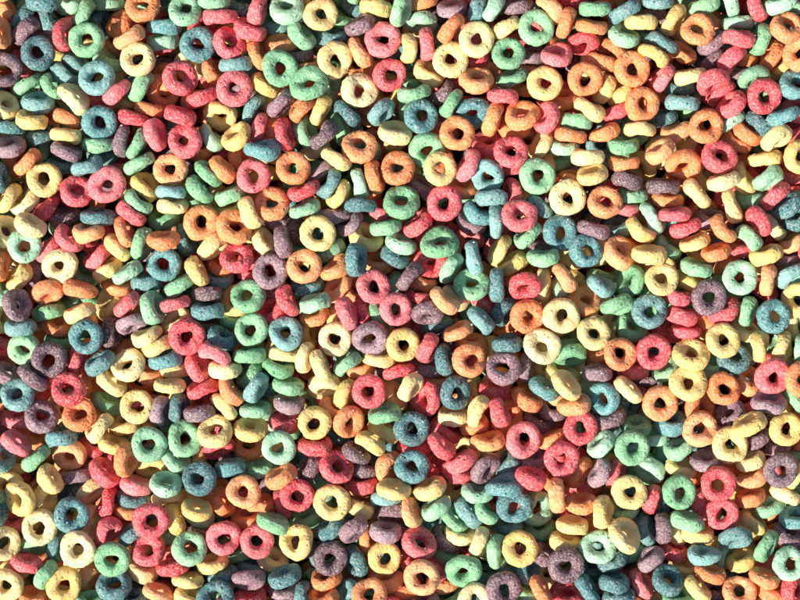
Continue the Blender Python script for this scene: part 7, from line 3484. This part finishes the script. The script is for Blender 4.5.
def make_mesh(name, co, faces, mat_index=None, tint=None):
    me = bpy.data.meshes.new(name)
    me.vertices.add(len(co)); me.vertices.foreach_set('co', np.ascontiguousarray(co, dtype=np.float32).ravel())
    nf = len(faces)
    me.loops.add(nf*4); me.loops.foreach_set('vertex_index', np.ascontiguousarray(faces, dtype=np.int32).ravel())
    me.polygons.add(nf); me.polygons.foreach_set('loop_start', np.arange(0, nf*4, 4, dtype=np.int32))
    if mat_index is not None: me.polygons.foreach_set('material_index', mat_index.astype(np.int32))
    if tint is not None:
        at = me.attributes.new('tint', 'FLOAT', 'POINT'); at.data.foreach_set('value', tint.astype(np.float32))
    me.update(calc_edges=True); me.validate()
    me.polygons.foreach_set('use_smooth', np.ones(nf, dtype=bool))
    return me

VAR = 21
HI = [ring_coords(s+1, 96, 48) for s in range(VAR)]
FI = ring_faces(96, 48)
LO = [h.reshape(96, 48, 3)[::2, ::2].reshape(-1, 3) for h in HI]
FL = ring_faces(48, 24)

rows = [l.split() for l in RINGS.strip().splitlines()]
labels = {}
for l in LABELS.strip().splitlines():
    k, t = l.split('|'); labels[int(k)] = t.strip()

rng = random.Random(11)
def pose(row):
    x, y, z, nx, ny = (float(v) for v in row[:5])
    nz_ = math.sqrt(max(0, 1-nx*nx-ny*ny))
    q = Vector((0, 0, 1)).rotation_difference(Vector((nx, ny, nz_)))
    q = q @ Quaternion((0, 0, 1), rng.uniform(0, 6.283))
    return Vector((x, y, z))*U, q, (rng.uniform(.95, 1.035) if nz_ > .6 else rng.uniform(.87, .98)), rng.randrange(VAR), int(row[5])

# ------------------------------------------------------------------ the heap
meshes = {}
acc = []; nb = 0
cos_, fac_, mi_, ti_ = [], [], [], []
for i, row in enumerate(rows):
    loc, q, s, v, c = pose(row)
    if i in labels:
        key = (v, c)
        if key not in meshes:
            me = make_mesh(NAMES[c]+'_ring', HI[v]*U, FI); me.materials.append(MATS[c]); meshes[key] = me
            proto = bpy.data.objects.new('cereal_ring', me); o = proto
        else:
            o = proto.copy(); o.data = meshes[key]
        col.objects.link(o)
        o.location = loc; o.rotation_mode = 'QUATERNION'; o.rotation_quaternion = q; o.scale = (s, s, s)
        o['label'] = labels[i]; o['category'] = 'cereal ring'; o['group'] = 'fruit coloured cereal rings lying in a heap'
    else:
        hi = float(row[2]) > -14
        V = HI[v] if hi else LO[v]; F = FI if hi else FL
        M = np.array(q.to_matrix())
        cos_.append((V*s*U) @ M.T + np.array(loc)); fac_.append(F+nb); nb += len(V)
        mi_.append(np.full(len(F), c)); ti_.append(np.full(len(V), rng.random()))
# the heap goes on beyond the picture's edges, in coarser rings
XS = [h.reshape(96, 48, 3)[::4, ::4].reshape(-1, 3) for h in HI]; FX = ring_faces(24, 12)
for row in rows:
    x, y = float(row[0]), float(row[1])
    for sx in (-1, 0, 1):
        for sy in (-1, 0, 1):
            if not (sx or sy): continue
            X, Y = x+sx*1004, y+sy*804
            if abs(X) > 760 or abs(Y) > 640: continue
            loc, q, s, v, c = pose([X, Y]+row[2:])
            M = np.array(q.to_matrix())
            cos_.append((XS[v]*s*U) @ M.T + np.array(loc)); fac_.append(FX+nb); nb += len(XS[v])
            mi_.append(np.full(len(FX), c)); ti_.append(np.full(len(XS[v]), rng.random()))
me = make_mesh('cereal_bed', np.concatenate(cos_), np.concatenate(fac_), np.concatenate(mi_), np.concatenate(ti_))
for m in MATS: me.materials.append(m)
bed = bpy.data.objects.new('cereal_bed', me); col.objects.link(bed)
bed['kind'] = 'stuff'; bed['label'] = 'mixed coloured cereal rings filling the gaps under and between the top rings'
bed['category'] = 'cereal'

# loose sugar grains and crumbs lying on the rings
sug = bpy.data.materials.new('sugar'); sug.use_nodes = True
b = sug.node_tree.nodes['Principled BSDF']
b.inputs['Base Color'].default_value = (.88, .84, .76, 1); b.inputs['Roughness'].default_value = .25
gr = random.Random(5); gc = []; gf = []; nb = 0
CUBE = np.array([[x, y, z] for x in (-1, 1) for y in (-1, 1) for z in (-1, 1)], float)
CF = np.array([[0, 1, 3, 2], [4, 6, 7, 5], [0, 4, 5, 1], [2, 3, 7, 6], [0, 2, 6, 4], [1, 5, 7, 3]])
grain_rows = [r for r in rows if abs(float(r[0])) < 440 and abs(float(r[1])) < 340]
for k in range(8000):
    row = gr.choice(grain_rows)
    x, y, z, nx, ny = (float(v) for v in row[:5]); c = int(row[5])
    n = Vector((nx, ny, math.sqrt(max(0, 1-nx*nx-ny*ny))))
    u = n.orthogonal().normalized(); v = n.cross(u)
    t = gr.uniform(0, 6.283); rad = u*math.cos(t)+v*math.sin(t)
    f = gr.uniform(0, 6.283)
    d = rad*math.cos(f)*6.1 + n*math.sin(f)*7.3
    if d.z < 2.5: continue
    p = Vector((x, y, z)) + rad*11.9 + d
    s = gr.choice((.25, .3, .4, .55))
    M = np.array(Quaternion((gr.gauss(0, 1), gr.gauss(0, 1), gr.gauss(0, 1), gr.gauss(0, 1))).normalized().to_matrix())
    sh = CUBE*np.array([gr.uniform(.6, 1.2) for _ in range(3)])*s
    gc.append((sh @ M.T + np.array(p))*U); gf.append(CF+nb); nb += 8
me = make_mesh('sugar_grains', np.concatenate(gc), np.concatenate(gf)); me.materials.append(sug)
me.polygons.foreach_set('use_smooth', np.zeros(len(me.polygons), dtype=bool))
sg = bpy.data.objects.new('sugar_grains', me); col.objects.link(sg)
sg['kind'] = 'stuff'; sg['label'] = 'tiny white sugar grains sprinkled over the cereal rings'; sg['category'] = 'sugar'

# broken crumbs of cereal caught between the rings
cr = random.Random(9); cc = []; cf = []; cm = []; ct = []; nb = 0
import itertools
BV = []; SEG = 8
for a in range(SEG+1):
    for bb in range(SEG):
        t1, t2 = math.pi*a/SEG, 2*math.pi*bb/SEG
        BV.append((math.sin(t1)*math.cos(t2), math.sin(t1)*math.sin(t2), math.cos(t1)))
BV = np.array(BV)
BF = np.array([[a*SEG+k, a*SEG+(k+1) % SEG, (a+1)*SEG+(k+1) % SEG, (a+1)*SEG+k] for a in range(SEG) for k in range(SEG)])
for k in range(700):
    row = cr.choice(grain_rows); x, y, z, nx, ny = (float(v) for v in row[:5])
    n = Vector((nx, ny, math.sqrt(max(0, 1-nx*nx-ny*ny)))); u = n.orthogonal().normalized(); v = n.cross(u)
    t = cr.uniform(0, 6.283); rad = u*math.cos(t)+v*math.sin(t); f = cr.uniform(0, 6.283)
    d = rad*math.cos(f)*6.3 + n*math.sin(f)*7.2
    if d.z < 1.5 or z > 4: continue
    p = Vector((x, y, z)) + rad*11.9 + d
    s = cr.choice((.45, .6, .8, 1.2)); o3 = Vector((k*1.7, 0, 0))
    q = np.array([v_*(1+.7*noise.noise(Vector(v_)*1.6+o3)) for v_ in BV])*np.array([cr.uniform(.6, 1.2) for _ in range(3)])*s
    cc.append((q+np.array(p))*U); cf.append(BF+nb); nb += len(BV)
    cm.append(np.full(len(BF), cr.randrange(6))); ct.append(np.full(len(BV), cr.random()))
me = make_mesh('cereal_crumbs', np.concatenate(cc), np.concatenate(cf), np.concatenate(cm), np.concatenate(ct))
for m in MATS: me.materials.append(m)
cb = bpy.data.objects.new('cereal_crumbs', me); col.objects.link(cb)
cb['kind'] = 'stuff'; cb['label'] = 'small broken crumbs of coloured cereal caught between the rings'; cb['category'] = 'crumbs'

# the surface under the heap
fm = bpy.data.materials.new('bin_floor'); fm.use_nodes = True
b = fm.node_tree.nodes['Principled BSDF']; b.inputs['Roughness'].default_value = .7
tn = fm.node_tree.nodes.new('ShaderNodeTexNoise'); tn.inputs['Scale'].default_value = 60
rp = fm.node_tree.nodes.new('ShaderNodeValToRGB')
rp.color_ramp.elements[0].color = (.10, .07, .05, 1); rp.color_ramp.elements[1].color = (.18, .13, .09, 1)
fm.node_tree.links.new(tn.outputs[0], rp.inputs[0]); fm.node_tree.links.new(rp.outputs[0], b.inputs['Base Color'])
zf = -104*U
me = make_mesh('floor', np.array([[-3, -3, zf], [3, -3, zf], [3, 3, zf], [-3, 3, zf]]), np.array([[0, 1, 2, 3]]))
me.materials.append(fm)
fl = bpy.data.objects.new('floor', me); col.objects.link(fl); fl['kind'] = 'structure'

# ------------------------------------------------------------------ light
AZ, EL = math.radians(222), math.radians(43)      # direction towards the sun
to_sun = Vector((math.cos(EL)*math.cos(AZ), math.cos(EL)*math.sin(AZ), math.sin(EL)))
w = bpy.data.worlds.new('World'); scene.world = w; w.use_nodes = True
sky = w.node_tree.nodes.new('ShaderNodeTexSky'); sky.sky_type = 'NISHITA'; sky.sun_disc = False
sky.sun_elevation = EL; sky.sun_rotation = math.pi/2 - AZ
bg = w.node_tree.nodes['Background']; bg.inputs['Strength'].default_value = 0.075
w.node_tree.links.new(sky.outputs[0], bg.inputs[0])
ld = bpy.data.lights.new('sun', 'SUN'); ld.energy = 4.9; ld.angle = math.radians(.55); ld.color = (1, .945, .85)
lo = bpy.data.objects.new('sun', ld); col.objects.link(lo)
lo.rotation_mode = 'QUATERNION'; lo.rotation_quaternion = (-to_sun).to_track_quat('-Z', 'Y')

# ------------------------------------------------------------------ camera, straight above
cd = bpy.data.cameras.new('camera'); cd.sensor_width = 36; cd.lens = 36*1900/800
cd.clip_start = .01; cd.clip_end = 20
cam = bpy.data.objects.new('camera', cd); col.objects.link(cam)
cam.location = (0, 0, 1900*U); scene.camera = cam
scene.view_settings.view_transform = 'Standard'; scene.view_settings.look = 'None'
scene.view_settings.gamma = 1; scene.view_settings.exposure = 0.58
scene.render.resolution_x = 1024; scene.render.resolution_y = 768
